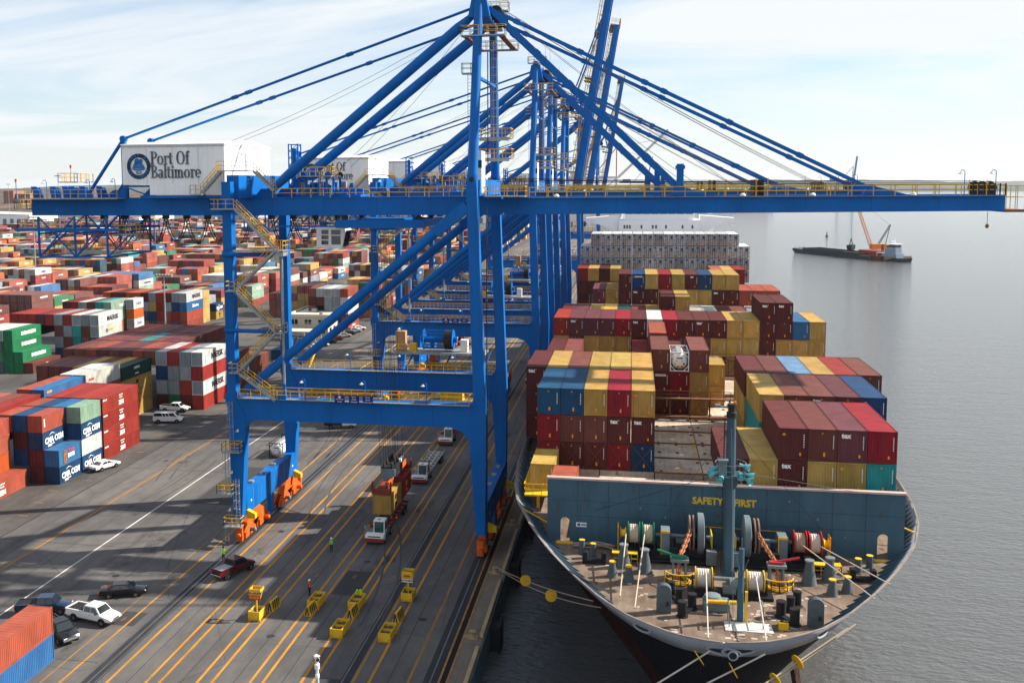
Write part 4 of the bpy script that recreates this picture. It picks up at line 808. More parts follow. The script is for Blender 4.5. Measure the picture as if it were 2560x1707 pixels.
ship_stack(27.45, 165.7, ['yyy'], 'outermost stack of the sixth bay')
ship_stack(-12.5, 181.2, ['..m', '..p', '..y', '..y', '..D', '..k', '..y', '..mm', '..by', '..w', '..w', '..m', '..k'], 'seventh bay', base=13.2, marks={(0, 2): 'tex', (8, 2): 'CRONOS'})
ship_stack(-7.5, 198.5, ['..yp', '..yy', '..ymm', '..mmb', '..mmy', '..yyc', '..yyy', '..yym', '..yyb', '..mmy', '..mmy', '...s', '...s', '...s'], 'eighth bay', base=12.6, marks={(3, 3): 'tex', (3, 4): 'CRONOS', (7, 4): 'ZIM', (9, 3): 'tex'})
ship_stack(-12.5, 236.5, ['.mmr', '.mmy', '.mmm', '.mky', '', '', '', '', '', '', '', '', '.mms', '.mmy', '.mmr'], 'ninth bay', base=13.4, detail=0)
for xl, y, n in ((-9.9, 107.9, 5), (2.6, 135.5, 3), (-12.55, 165.7, 6), (15.0, 165.7, 6)):          # crossed lashing rods on the lower tiers
    for k in range(n):
        x0, x1 = xl + k * 2.5 + .1, xl + k * 2.5 + 2.4
        for a, b_ in ((x0, x1), (x1, x0)): MB().bar((a, y - .22, 14.15), (b_, y - .08, 17.0), .035, .035).build('lashing_rod', LASH, ship)
# white refrigerated containers in front of the wheelhouse
rb = MB(); rb.v, rb.f, rb.m = [], [], []
rb.box(-1.16, 1.16, .03, 12.15, .05, 2.54, 0)
for x in (-1.22, 1.12):
    for y in (0, 12.07): rb.box(x, x + .1, y, y + .12, 0, 2.59, 0)
for x in (-.85, -.45, .1, .62): rb.box(x, x + .09, -.03, .03, .1, 2.5, 1)
rb.box(-.3, .0, -.035, .03, .5, .85, 2); rb.box(.75, 1.0, -.035, .03, .25, .5, 2); rb.box(-1.05, -.6, -.035, .03, 2.0, 2.35, 3); rb.box(.3, .8, -.035, .03, 1.5, 2.1, 3); rb.box(-1.1, 1.1, -.02, .03, 1.25, 1.29, 1); rb.box(-1.1, -.95, -.03, .03, .2, .55, 1); rb.box(.3, .5, -.035, .03, .85, .98, 2)
RM = rb.mesh('refrigerated_container', [CP, mat('reefer_seal', (.03, .033, .036), .6, var=.3), LO, mat('reefer_mark', (.05, .07, .12), .6)])
for t in range(3, 7):
    for k in range(16):
        if (t == 6 and k in (0, 15)) or (t == 3 and k < 15): continue
        rr_ = random.Random(k * 7 + t); o = link('refrigerated_container', RM, None, (-11.2 + k * 2.49, 250, 12.0 + t * 2.93)); o.scale = (1, 1, 2.9 / 2.59); v = rr_.uniform(.34, .58); paintc(o, (v * .97, v, v * 1.02)); NCONT[0] += 1
        tag(o, uniq('pale refrigerated container before the wheelhouse, %s, %s from the quay' % (['lowest visible row', 'second row', 'third row', 'top row'][t - 3], ORD[k])), 'container', 'refrigerated containers')
# tank container among the deck stacks
def tank(loc, label, framem, L=6.06):
    o = thing('tank_container', label, 'tank container', loc, 0, 'tank containers'); f = MB()
    for x in (-1.16, 1.16):
        for y in (.06, L - .06): f.box(x - .06, x + .06, y - .06, y + .06, 0, 2.59)
        for z in (.08, 2.52): f.box(x - .05, x + .05, .1, L - .1, z - .05, z + .05)
    for y in (.06, L - .06):
        for z in (.08, 2.52): f.box(-1.1, 1.1, y - .06, y + .06, z - .06, z + .06)
        for sx_ in (-1, 1):
            for z0, z1 in ((.1, .75), (2.5, 1.85)): f.bar((sx_ * 1.12, y, z1), (sx_ * .5, y, z0), .10, .10)
    f.build('frame', framem, o); MB().lathe([(.0, .0), (.55, .05), (.95, .2), (1.08, .45), (1.08, L - .75), (.95, L - .5), (.5, L - .33), (0.0, L - .3)], (0, .15, 1.3), 26, axis='y').build('tank', WPAINT, o, smooth=60.0)
    w = MB(); w.box(-.35, .35, .4, L - .4, 2.42, 2.50); w.build('walkway', GALV, o)
    for x, z, m in ((-.55, 1.0, LO), (.55, 1.0, GREENP), (0, .62, LO), (-.25, .6, GREENP), (.3, .62, LR)): MB().box(x - .11, x + .11, .17, .30, z - .11, z + .11).build('placard', m, o)
    MB().box(-.4, .4, .12, .17, 1.68, 1.82).build('logo_bar', LBL, o); MB().box(-.5, .5, .17, .2, 1.35, 1.40).box(-.35, .35, .17, .2, 1.25, 1.29).build('small_print', LBL, o)
    return o
tank((6.3, 135.5, 14.1 + 2 * 2.935), 'white tank container in a white frame between two brown containers on the ship', WPAINT)
# ================================================================== ship-to-shore cranes
OX, OY = -33.0, 127.0
def cb(b, name, m, parent, **k):
    b.v = [(x - OX, y - OY, z) for x, y, z in b.v]; return b.build(name, m, parent, **k)
def ctext(name, s, size, m, parent, loc, rot, **k): return text(name, s, size, m, parent, (loc[0] - OX, loc[1] - OY, loc[2]), rot, **k)
YF, YR = 117.0, 137.0
GY = ((122.5, 123.8), (130.2, 131.5))
SIGNB = mat('sign_blue', (0.008, 0.018, 0.16), .5, var=.05)
NAVYR = mat('emblem_dark', (0.012, 0.025, 0.055), .5, var=.1); EMB = mat('emblem_blue', (0.02, 0.16, 0.42), .5); LETT = mat('weathered_letters', (0.10, 0.13, 0.17), .5, var=.6, scale=.55, dirt=.5, dirtcol=(.10, .05, .03), dscale=.8)
SEAM = mat('seam_blue', (0.0005, 0.050, 0.20), .6, var=.2, spec=.15)
BEIGE = mat('beige_cabinet', (0.42, 0.24, 0.11), .5, var=.1)

def serif_text(parent, s, x, y, z, H_, m):
    """raised serif letters drawn stroke by stroke; x = left end, z = baseline, H_ = capital height"""
    th, tn, sf, xh = .17 * H_, .07 * H_, .09 * H_, .66 * H_
    def stem(b, u, z0, z1, foot=True, head=True, hl=True):
        b.box(u, u + th, 0, .1, z0, z1)
        if foot: b.box(u - sf, u + th + sf, -.003, .1, z0, z0 + tn)
        if head: b.box(u - sf, u + th + (sf if hl else 0), -.003, .1, z1 - tn, z1)
    def bowl(b, cx, cz, rx, rz, t0=0, t1=360, thin=None):
        n = 18; thin = thin or tn
        for i in range(n):
            a0, a1 = R(t0 + (t1 - t0) * i / n), R(t0 + (t1 - t0) * (i + 1) / n); q = []
            for a in (a0, a1):
                w = thin + (th - thin) * abs(math.cos(a)) ** 1.2; q.append(((cx + rx * math.cos(a), cz + rz * math.sin(a)), (cx + (rx - w) * math.cos(a), cz + (rz - thin) * math.sin(a))))
            (o0, i0), (o1, i1) = q
            b.hexa([(o0[0], 0, o0[1]), (o1[0], 0, o1[1]), (i1[0], 0, i1[1]), (i0[0], 0, i0[1])], [(o0[0], .1, o0[1]), (o1[0], .1, o1[1]), (i1[0], .1, i1[1]), (i0[0], .1, i0[1])])
    u = 0; KX = .775
    for ch in s:
        b = MB(); w = 0
        if ch == 'P': stem(b, sf, 0, H_); bowl(b, sf + th, .73 * H_, .46 * H_, .27 * H_, -90, 90); w = .72 * H_
        elif ch == 'B': stem(b, sf, 0, H_); bowl(b, sf + th, .75 * H_, .40 * H_, .25 * H_, -90, 90); bowl(b, sf + th, .27 * H_, .48 * H_, .27 * H_, -90, 90); w = .76 * H_
        elif ch == 'O': bowl(b, .44 * H_, .5 * H_, .44 * H_, .51 * H_); w = .95 * H_
        elif ch == 'o': bowl(b, .32 * H_, xh / 2, .32 * H_, xh / 2 + .01); w = .69 * H_
        elif ch == 'e': bowl(b, .31 * H_, xh / 2, .31 * H_, xh / 2 + .01, 0, 315); b.box(.08 * H_, .60 * H_, 0, .1, xh * .46, xh * .46 + tn); w = .67 * H_
        elif ch == 'a': bowl(b, .25 * H_, xh * .27, .25 * H_, xh * .28); b.box(.36 * H_, .36 * H_ + th, 0, .1, 0, xh * .75); bowl(b, .27 * H_, xh * .72, .27 * H_, xh * .28, 0, 150); w = .62 * H_
        elif ch == 'r': stem(b, sf, 0, xh, head=True, hl=False); bowl(b, sf + th * 1.6, xh * .62, .25 * H_, xh * .38, 25, 130); w = .52 * H_
        elif ch == 't': b.box(sf, sf + th, 0, .1, .1 * H_, .88 * H_); b.box(0, .36 * H_, -.003, .1, xh - tn, xh); bowl(b, sf + .17 * H_, .16 * H_, .17 * H_, .16 * H_, 180, 330); w = .43 * H_
        elif ch == 'f': stem(b, sf, 0, .80 * H_, head=False); b.box(0, .36 * H_, -.003, .1, xh - tn, xh); bowl(b, sf + .2 * H_, .82 * H_, .2 * H_, .2 * H_, 20, 180); w = .42 * H_
        elif ch == 'l': stem(b, sf, 0, H_ * 1.05, hl=False); w = .36 * H_
        elif ch == 'i': stem(b, sf, 0, xh, hl=False); b.lathe([(th * .6, 0), (th * .6, .1)], (sf + th / 2, 0, xh + .2 * H_), 10, axis='y'); w = .36 * H_
        elif ch == 'm':
            stem(b, sf, 0, xh, hl=False)
            for k in (1, 2): stem(b, sf + .33 * H_ * k, 0, xh * .66, head=False); bowl(b, sf + .33 * H_ * (k - .5) + th / 2, xh * .66, .165 * H_ + th / 2, xh * .34, 0, 180)
            w = 1.05 * H_
        else: w = .38 * H_
        if b.v:
            b.v = [(x + (p[0] + u) * KX, p[1] + y, p[2] + z) for p in b.v]; cb(b, 'letter', m, parent)
        u += w
    return u

def stair(root, p, q, m2=None, wid=.9, sub='handrail'):
    p, q = Vector(p), Vector(q); b = MB(); off = Vector((0, wid / 2, 0))
    for s in (-1, 1): b.bar(p + off * s, q + off * s, .06, .30)
    n = max(4, int((q - p).length / .38))
    for i in range(n):
        c = p.lerp(q, (i + .5) / n); b.box(c.x - .14, c.x + .14, c.y - wid / 2, c.y + wid / 2, c.z - .02, c.z + .02)
    o = cb(b, 'stair_flight', GALV, root); r = MB(); up = Vector((0, 0, 1.05))
    for s in (-1, 1):
        for k in (1, .55): r.bar(p + off * s + up * k, q + off * s + up * k, .055, .055)
        for i in range(6):
            c = p.lerp(q, i / 5) + off * s; r.bar(c, c + up, .05, .05)
    cb(r, 'handrail', YEL, o); return o
def landing(root, x0, x1, y0, y1, z, sides='fblr', h=1.1):
    o = cb(MB().box(x0, x1, y0, y1, z - .14, z), 'landing', GALV, root); r = MB()
    if 'f' in sides: r.rail((x0, y0, z), (x1, y0, z), h, 1.1)
    if 'b' in sides: r.rail((x0, y1, z), (x1, y1, z), h, 1.1)
    if 'l' in sides: r.rail((x0, y0, z), (x0, y1, z), h, 1.1)
    if 'r' in sides: r.rail((x1, y0, z), (x1, y1, z), h, 1.1)
    cb(r, 'railing', YEL, o); return o
def lamp_post(root, x, y, z, h=2.1):
    o = cb(MB().tube((x, y, z), (x, y, z + h), .05, 6).path([(x, y, z + h), (x - .12, y, z + h + .18), (x - .34, y, z + h + .18), (x - .45, y, z + h)], .04, 5), 'lamp_post', BLUE, root)
    cb(MB().lathe([(.05, .22), (.12, .12), (.26, 0), (.22, -.06)], (x - .45, y, z + h - .2), 10), 'lamp_head', LAMPW, o)
def ladder(root, x, y, z0, z1, cage=True, m=GALV):
    b = MB()
    for s in (-.22, .22): b.bar((x + s, y, z0), (x + s, y, z1), .05, .05)
    for i in range(int((z1 - z0) / .4)): b.bar((x - .22, y, z0 + .2 + i * .4), (x + .22, y, z0 + .2 + i * .4), .03, .03)
    if cage:
        for i in range(int((z1 - z0 - 2.0) / 1.0) + 1): b.ring((x, y - .35, z0 + 2.0 + i * 1.0), .38, .02, 10, 4)
        for t in (-150, -90, -30): b.bar((x + .38 * math.cos(R(t)), y - .35 + .38 * math.sin(R(t)), z0 + 2.0), (x + .38 * math.cos(R(t)), y - .35 + .38 * math.sin(R(t)), z1), .03, .03)
    return cb(b, 'ladder', m, root)
def bogie_set(root, X, Ya, Yb):
    """one corner: equaliser beams, two trucks with wheels"""
    L_ = Yb - Ya; ym = (Ya + Yb) / 2
    b = MB(); b.prism([(ym - 1.1, 3.3), (ym + 1.1, 3.3), (ym + L_ * .33, 2.2), (ym + L_ * .33, 1.7), (ym - L_ * .33, 1.7), (ym - L_ * .33, 2.2)], 'x', X - .42, X + .42); cb(b, 'equaliser', ORG, root, bevel=.05)
    for k in (-1, 1):
        yc = ym + k * L_ * .26; hl = L_ * .235; t = MB()
        for s in (-.45, .30): t.prism([(yc - hl, .35), (yc + hl, .35), (yc + hl, .95), (yc + hl * .45, 1.75), (yc - hl * .45, 1.75), (yc - hl, .95)], 'x', X + s, X + s + .15)
        t.box(X - .35, X + .35, yc - .5, yc + .5, .9, 1.5); o = cb(t, 'bogie', ORG, root, bevel=.03)
        for w in (-1, 1): cb(MB().lathe([(.42, -.16), (.42, .12), (.5, .12), (.5, .18)], (X, yc + w * hl * .58, .44), 18, axis='x'), 'wheel', DARK, o, smooth=True)
        cb(MB().lathe([(.22, 0), (.28, .1), (.28, .7), (.18, .8)], (X + .45, yc + hl * .1, 1.05), 10, axis='x'), 'drive_motor', ORG if k > 0 else SGREY, o, smooth=True)
        cb(MB().box(X + .35, X + .75, yc - hl * .9, yc - hl * .35, .55, 1.35), 'brake_box', ORG, o, bevel=.08)
    ye = Ya if abs(Ya - YF) < 8 else Yb; sg = -1 if ye == Ya else 1
    cb(MB().tube((X, ye, 1.1), (X, ye + sg * .6, 1.1), .28, 12).box(X - .4, X + .4, ye - .2, ye + .2, .3, 2.2), 'buffer', ORG, root, smooth=True)

def make_crane(label, group):
    root = thing('harbour_crane', label, 'crane', (OX, OY, 0), 0, group)
    # --- legs, portal and sill beams
    for y in (YF, YR):
        a, b_ = y - .7, y + .7; m = MB()
        m.box(-48.95, -47.8, a, b_, 18.7, 45.2)
        m.hexa([(-48.6, a, 3.2), (-47.45, a, 3.2), (-47.45, b_, 3.2), (-48.6, b_, 3.2)], [(-48.95, a, 16.2), (-46.6, a, 16.2), (-46.6, b_, 16.2), (-48.95, b_, 16.2)])
        m.hexa([(-48.95, a, 16.2), (-46.6, a, 16.2), (-46.6, b_, 16.2), (-48.95, b_, 16.2)], [(-48.95, a, 18.7), (-47.8, a, 18.7), (-47.8, b_, 18.7), (-48.95, b_, 18.7)])
        m.prism([(-49.25, 18.2), (-48.9, 17.2), (-48.9, 19.4), (-49.25, 19.1)], 'y', a + .1, b_ - .1)
        cb(m, 'landside_leg', BLUE, root, bevel=.04)
        m = MB()
        m.hexa([(-17.95, a, 3.0), (-16.8, a, 3.0), (-16.8, b_, 3.0), (-17.95, b_, 3.0)], [(-18.8, a, 16.3), (-16.65, a, 16.3), (-16.65, b_, 16.3), (-18.8, b_, 16.3)])
        m.hexa([(-18.8, a, 16.3), (-16.65, a, 16.3), (-16.65, b_, 16.3), (-18.8, b_, 16.3)], [(-18.2, a, 19.6), (-16.8, a, 19.6), (-16.8, b_, 19.6), (-18.2, b_, 19.6)])
        m.hexa([(-18.2, a, 19.6), (-16.8, a, 19.6), (-16.8, b_, 19.6), (-18.2, b_, 19.6)], [(-18.95, a, 44.2), (-17.7, a, 44.2), (-17.7, b_, 44.2), (-18.95, b_, 44.2)])
        m.prism([(-18.95, 44.2), (-17.7, 44.2), (-17.85, 45.3), (-18.3, 45.8), (-18.8, 45.3)], 'y', a + .15, b_ - .15)
        cb(m, 'waterside_leg', BLUE, root, bevel=.04)
        # portal beam with rounded haunches
        hz = [(-46.9, 14.6), (-46.3, 15.5), (-45.3, 16.0), (-21.0, 16.0), (-19.5, 15.5), (-18.7, 14.4)]
        m = MB(); m.prism([(-47.85, 18.75), (-47.0, 14.4)] + hz + [(-18.2, 14.2), (-18.1, 18.9)], 'y', y - .62, y + .62); cb(m, 'portal_beam', BLUE, root)
        st = MB()
        for i in range(10): st.box(-44.5 + i * 2.7, -44.42 + i * 2.7, y - .66, y - .62, 17.6, 18.5)
        cb(st, 'beam_stiffeners', BLUE, root)
        sm_ = MB()
        for i in range(4): sm_.box(-42 + i * 6.3, -41.96 + i * 6.3, y - .625, y - .62, 16.05, 18.7)
        for z in (24.0, 30.5, 37.0): sm_.box(-48.96, -47.79, y - .705, y - .70, z, z + .04)
        cb(sm_, 'plate_seam', SEAM, root)
        # diagonal brace
        tb = MB(); tb.tube((-46.6, y, 19.6), (-18.9, y, 42.2), .58, 18); cb(tb, 'diagonal_brace', BLUE, root, smooth=True)
        cb(MB().bar((-22.8, y, 39.05), (-18.9, y, 42.2), 1.3, 1.34, up=(0, 1, 0)), 'brace_collar', BLUE, root)
        for z in (36.4, 27.1): cb(MB().tube((-48.95, y - .9, z), (-42.6, y - .9, z), .26, 10), 'stair_strut', BLUE, root, smooth=True) if y == YF else None
        # A-frame mast above
        yt = 120.7 if y == YF else 132.6
        m = MB(); m.tube((-18.3, y, 45.2), (-18.0, yt, 67.2), .60, 18, r2=.52); m.tube((-18.3, y, 44.2), (-18.3, y, 45.8), .68, 12); cb(m, 'mast_leg', BLUE, root, smooth=True)
        cb(MB().lathe([(.30, -.75), (.30, .75)], (-18.3, y, 45.25), 12, axis='y'), 'hinge_pin', DARK, root)
    for X, x0, x1 in ((-48.05, -48.75, -47.25), (-17.5, -18.15, -16.65)):
        m = MB(); m.box(x0 + .05, x1 - .05, YF + .7, YR - .7, 3.5, 6.6); cb(m, 'sill_beam', BLUE, root, bevel=.05)
        j = MB()
        for yy in (119.9, 122.6, 125.6, 128.6, 131.6, 134.3): j.box(x1 - .05, x1 - .02, yy, yy + .06, 3.7, 6.4)
        cb(j, 'sill_joints', mat('light_joint', (.10, .28, .52), .5), root)
        for yy in (121.2, 125.0, 129.4, 133.4): cb(MB().box(X - .3, X + .3, yy - .35, yy + .35, 6.6, 6.85), 'sill_vent', GALV, root)
        for yy in (119.2, 135.2): cb(MB().lathe([(.16, 0), (.16, .03)], (x1 - .05, yy, 4.9), 10, axis='x'), 'white_marker', LW, root)
        for yy, sg in ((118.0, -1), (136.0, 1)): cb(MB().prism([(x1 - .1, 3.0), (x1 + 1.0, 3.0), (x1 + 1.0, 3.6), (x1 - .1, 4.1)], 'y', yy - .35, yy + .35), 'hazard_guard', BYEL, root)
        bogie_set(root, X, 116.9, 126.4); bogie_set(root, X, 130.2, 139.9)
        cb(MB().box(X - .3, X + .3, 127.6, 128.6, .6, 3.5), 'storm_pin', BLUE, root)
    # --- upper cross beams, girders
    cb(MB().box(-48.85, -47.25, YF + .7, YR - .7, 43.15, 46.0), 'upper_cross_beam', BLUE, root, bevel=.05); cb(MB().box(-18.9, -17.55, YF + .7, YR - .7, 43.3, 45.2), 'upper_cross_beam', BLUE, root, bevel=.05)
    for y0, y1 in GY:
        cb(MB().box(-78.3, -15.6, y0, y1, 40.95, 43.1), 'main_girder', BLUE, root, bevel=.03)
        s = MB()
        for i in range(24): s.box(-76 + i * 2.6, -75.9 + i * 2.6, y0 - .06, y0, 42.75, 43.05)
        s.box(-78.3, -15.6, y0 - .12, y1 + .05, 43.1, 43.17); cb(s, 'girder_flange', BLUE, root)
        sm_ = MB()
        for i in range(9): sm_.box(-72 + i * 6.8, -71.96 + i * 6.8, y0 - .004, y0, 40.98, 43.08)
        cb(sm_, 'plate_seam', SEAM, root)
        yc = (y0 + y1) / 2; hs = -1 if y0 < 125 else 1; yt = 121.6 if hs < 0 else 131.8
        m = MB(); m.tube((-45.9, yc, 43.5), (-42.5, yc - (yc - yt) * .12, 46.2), .46, 16, r2=.62); m.tube((-42.5, yc - (yc - yt) * .12, 46.2), (-20.6, yt, 63.2), .62, 18); m.tube((-20.6, yt, 63.2), (-18.6, yt, 64.8), .62, 14, r2=.34); cb(m, 'back_strut', BLUE, root, smooth=True)
        cb(MB().prism([(-47.3, 43.1), (-44.4, 43.1), (-45.2, 44.3), (-46.3, 44.3)], 'y', yc - .5, yc + .5), 'strut_foot', BLUE, root)
        m = MB(); m.tube((-19.0, yt, 65.4), (-65.1, yc, 50.85), .17, 8); m.tube((-65.1, yc, 50.85), (-70.7, yc, 43.3), .24, 8)
        for t in (.33, .62, .66): c = Vector((-19, yt, 65.4)).lerp(Vector((-65.1, yc, 50.85)), t); m.tube(c - Vector((.4, 0, .12)), c + Vector((.4, 0, .12)), .26, 8)
        cb(m, 'back_stay', BLUE, root, smooth=True)
        m = MB(); m.box(-65.4, -64.85, yc - .28, yc + .28, 43.1, 50.9); m.prism([(-66.9, 43.1), (-64.7, 43.1), (-64.7, 45.2)], 'y', yc - .2, yc + .2); m.prism([(-72.4, 43.1), (-69.6, 43.1), (-70.2, 44.2), (-70.9, 44.2)], 'y', yc - .3, yc + .3); m.lathe([(.42, -.35), (.42, .35)], (-65.1, yc, 50.85), 12, axis='y'); cb(m, 'stay_post', BLUE, root)
    for x in (-77.9, -62, -36, -22): cb(MB().box(x - .5, x + .5, GY[0][1], GY[1][0], 41.6, 42.9), 'girder_tie', BLUE, root)
    # --- apex
    m = MB(); m.box(-18.7, -17.3, 120.2, 133.2, 64.6, 66.2); m.prism([(-19.3, 64.2), (-16.7, 64.2), (-17.2, 66.6), (-18.8, 66.6)], 'y', 120.3, 121.4); m.prism([(-19.3, 64.2), (-16.7, 64.2), (-17.2, 66.6), (-18.8, 66.6)], 'y', 131.6, 132.7); cb(m, 'apex_beam', BLUE, root)
    for z, x0, x1, y0, y1 in ((62.0, -20.0, -14.8, 119.2, 120.4), (62.0, -20.0, -14.8, 132.8, 134), (66.9, -19.4, -16.0, 119.6, 120.6), (66.9, -19.4, -16.0, 132.4, 133.6)): landing(root, x0, x1, y0, y1, z)
    for i, yy in enumerate((123.5, 125.5, 127.5, 129.5)): cb(MB().lathe([(.75, -.12), (.8, 0), (.75, .12)], (-16.4, yy, 65.2), 18, axis='y').box(-16.9, -15.9, yy - .2, yy - .16, 64.2, 65.4), 'apex_sheave', DARK, root)
    cb(MB().box(-15.7, -15.0, 120.4, 132.8, 61.9, 62.05).box(-19.9, -19.3, 120.4, 132.8, 61.9, 62.05), 'rusty_catwalk', RUST, root)
    for x, y in ((-19.2, 120), (-16.2, 120.4), (-17.6, 133), (-15.8, 126)): cb(MB().tube((x, y, 66.9), (x, y, 70.2), .04, 5), 'aerial', GALV, root)
    # platforms on the mast, lift shaft
    for z, w in ((50.4, 4.0), (47.9, 4.1)):
        o = landing(root, -18.8, -18.8 + w, 124.4, 127.6, z); cb(MB().box(-18.6, -14.9, 124.3, 124.45, z - .45, z - .14), 'landing_beam', GALV, o)
    cb(MB().box(-18.5, -17.5, 119.0, 121.8, 43.6, 48.6), 'lift_house', WPAINT, root, bevel=.04); cb(MB().box(-18.1, -17.48, 118.97, 119.02, 46.6, 47.5), 'lift_window', TGLASS, root)
    ladder(root, -17.0, 126.8, 48, 62); ladder(root, -18.9, 119.0, 45.5, 57.5, False, m=BLUE); landing(root, -19.8, -18.7, 118.6, 119.6, 57.6); cb(MB().bar((-18.4, 119, 57.4), (-18.0, 134, 57.4), .35, .35), 'mast_tie', BLUE, root)
    cb(MB().tube((-17.4, 123.5, 46), (-17.4, 123.5, 60.5), .07, 6), 'mast_conduit', DARK, root)
    landing(root, -22.6, -19.2, 119.6, 122.3, 44.6); landing(root, -17.3, -12.5, 119.4, 122.2, 43.3)
    # --- machinery house
    hx0, hx1, hy0, hy1, hz0, hz1 = -64.3, -50.4, 121.0, 137.3, 43.6, 49.9
    m = MB(); m.box(hx0 + .08, hx1 - .08, hy0 + .08, hy1 - .08, 44.9, hz1 - .05); m.box(-60.6, hx1 - .08, hy0 + .08, hy1 - .08, hz0, 44.95)
    corr(m, hy0, hx0, hx1, 44.9, hz1, 'y', -1, .34, .05); corr(m, hy0, -60.6, hx1, hz0, 44.9, 'y', -1, .34, .05); corr(m, hx1, hy0, hy1, hz0, hz1, 'x', 1, .34, .05)
    ho = cb(m, 'machinery_house', WHITE, root)
    cb(MB().prism([(hy0 - .15, hz1), (hy0 - .15, hz1 + .14), ((hy0 + hy1) / 2, hz1 + .75), (hy1 + .15, hz1 + .14), (hy1 + .15, hz1)], 'x', hx0 - .1, hx1 + .1), 'roof', WHITE, ho)
    cb(MB().box(hx0 + 2.5, hx1, hy0 - .3, hy0 + .1, 43.2, 43.55).box(hx0, hx0 + 3.6, hy0 + .2, hy0 + .6, 44.6, 44.85).bar((hx0, hy0 + .3, 44.7), (-60.6, hy0 + .3, 43.4), .15, .15), 'house_bearer', BLUE, ho)
    ex, ez, er = -62.0, 47.25, 1.62; y = hy0 - .06
    b = MB(); n = 40
    for i in range(n):
        a0, a1 = 2 * math.pi * i / n, 2 * math.pi * (i + 1) / n; b.add([(ex + er * math.cos(a0), y, ez + er * math.sin(a0)), (ex + er * math.cos(a1), y, ez + er * math.sin(a1)), (ex + 1.12 * math.cos(a1), y, ez + 1.12 * math.sin(a1)), (ex + 1.12 * math.cos(a0), y, ez + 1.12 * math.sin(a0))], [(0, 1, 2, 3)])
    cb(b, 'emblem_ring', NAVYR, ho); b = MB()
    b.prism([(ex - .95, ez - .35), (ex + .95, ez - .35), (ex + .6, ez - .5), (ex - .6, ez - .5)], 'y', y - .03, y); b.prism([(ex + .02, ez - .3), (ex + .92, ez - .3), (ex + .45, ez + .5), (ex + .1, ez + .75)], 'y', y - .03, y); b.prism([(ex - .9, ez - .3), (ex - .05, ez - .3), (ex - .02, ez + .6), (ex - .55, ez + .55)], 'y', y - .03, y)
    b.lathe([(.36, 0), (.36, .03)], (ex - .2, y - .03, ez + .65), 12, axis='y'); b.lathe([(.28, 0), (.28, .03)], (ex + .3, y - .03, ez + .68), 12, axis='y'); b.box(ex - .35, ex + .35, y - .03, y, ez - .95, ez - .58); cb(b, 'emblem_ship', EMB, ho)
    for wtxt, t0, t1 in (('PORT OF', 150, 30), ('BALTIMORE', 205, 335)):
        for i, ch in enumerate(wtxt):
            a = R(t0 + (t1 - t0) * i / (len(wtxt) - 1)); up = t0 < 180; ctext('emblem_letter', ch, .42, EMB, ho, (ex + 1.37 * math.cos(a), y - .02, ez + 1.37 * math.sin(a)), (R(90), -(a - R(90)) if up else -(a + R(90)), 0), bold=.015) if ch != ' ' else None
    text('emblem_year', '1706', .30, LW, ho, (ex - OX, y - .06 - OY, ez - .77), FRONT)
    serif_text(ho, 'Port Of', -60.35, y - .04, 47.45, 1.66, LETT); serif_text(ho, 'Baltimore', -60.35, y - .04, 45.75, 1.62, LETT)
    for x in (-60.9, -57.4, -53.9): cb(MB().box(x - .02, x + .02, hy0 - .055, hy0 - .05, 45.0, hz1 - .05), 'panel_joint', mat('joint_grey', (.5, .5, .5), .6), ho)
    cb(MB().box(hx0, hx1, hy0 - .07, hy0 - .05, hz1 - .22, hz1 - .1).box(hx1 + .05, hx1 + .07, hy0, hy1, hz1 - .22, hz1 - .1), 'gutter', mat('joint_grey', (.5, .5, .5), .6), ho)
    # walkways round the house
    landing(root, -78.6, -64.6, 119.9, 122.3, 43.25, 'f'); stair(root, (-53.0, 119.8, 43.8), (-50.5, 119.8, 46.4)); landing(root, -50.6, -46.6, 118.9, 121.0, 46.6, 'fr'); landing(root, -54.4, -53.0, 119.4, 121, 43.7, 'fl'); stair(root, (-46.6, 121.4, 46.5), (-44.0, 121.4, 44.0))
    for x, y, z in ((-74.6, 120.2, 43.3), (-68.5, 120.2, 43.3), (-64.7, 119.7, 43.4), (-47.0, 119.5, 46.6), (-38.5, 122, 43.2), (-30.2, 122, 43.2)): lamp_post(root, x, y, z)
    # rear end clutter
    b = MB()
    for k in range(3):
        for y0 in (123.0 + k * .2, 130.5): cb(MB().prism([(-78.4 + k * 2.6, 43.1), (-76.9 + k * 2.6, 43.1), (-77.3 + k * 2.6, 44.6), (-78.6 + k * 2.6, 44.8)], 'y', y0, y0 + .3).lathe([(.55, 0), (.62, .1), (.55, .2)], (-77.9 + k * 2.6, y0 - .25, 44.2), 14, axis='y'), 'sheave_bracket', BLUE, root)
    landing(root, -75.2, -72.4, 124, 128, 45.4); landing(root, -80.2, -78.4, 121.5, 132, 41.9); cb(MB().tube((-73.9, 125, 45.4), (-73.9, 125, 47.2), .05, 6), 'warning_mast', GALV, root); cb(MB().lathe([(.12, 0), (.14, .4)], (-73.9, 125, 47.2), 8), 'red_beacon', LR, root); cb(MB().tube((-80.0, 121.8, 42), (-80.0, 121.8, 45.4), .05, 6), 'warning_mast', BLUE, root); cb(MB().lathe([(.12, 0), (.14, .4)], (-80.0, 121.8, 45.4), 8), 'red_beacon', LR, root)
    # service truss under the rear end
    b = MB(); w = .22; Z0, Z1 = 35.7, 40.9
    for y in (119.6, 131.4):
        for x in (-75.6, -70.5, -66.0): b.bar((x, y, Z0), (x, y, Z1), w, w)
        b.bar((-75.6, y, Z0), (-66, y, Z0), w, w); b.bar((-75.6, y, Z0), (-70.5, y, Z1), .16, .16); b.bar((-75.6, y, Z1), (-70.5, y, Z0), .16, .16); b.bar((-70.5, y, Z0), (-66, y, Z1), .16, .16); b.bar((-78.9, y, 39.2), (-64.5, y, 39.2), .3, .35)
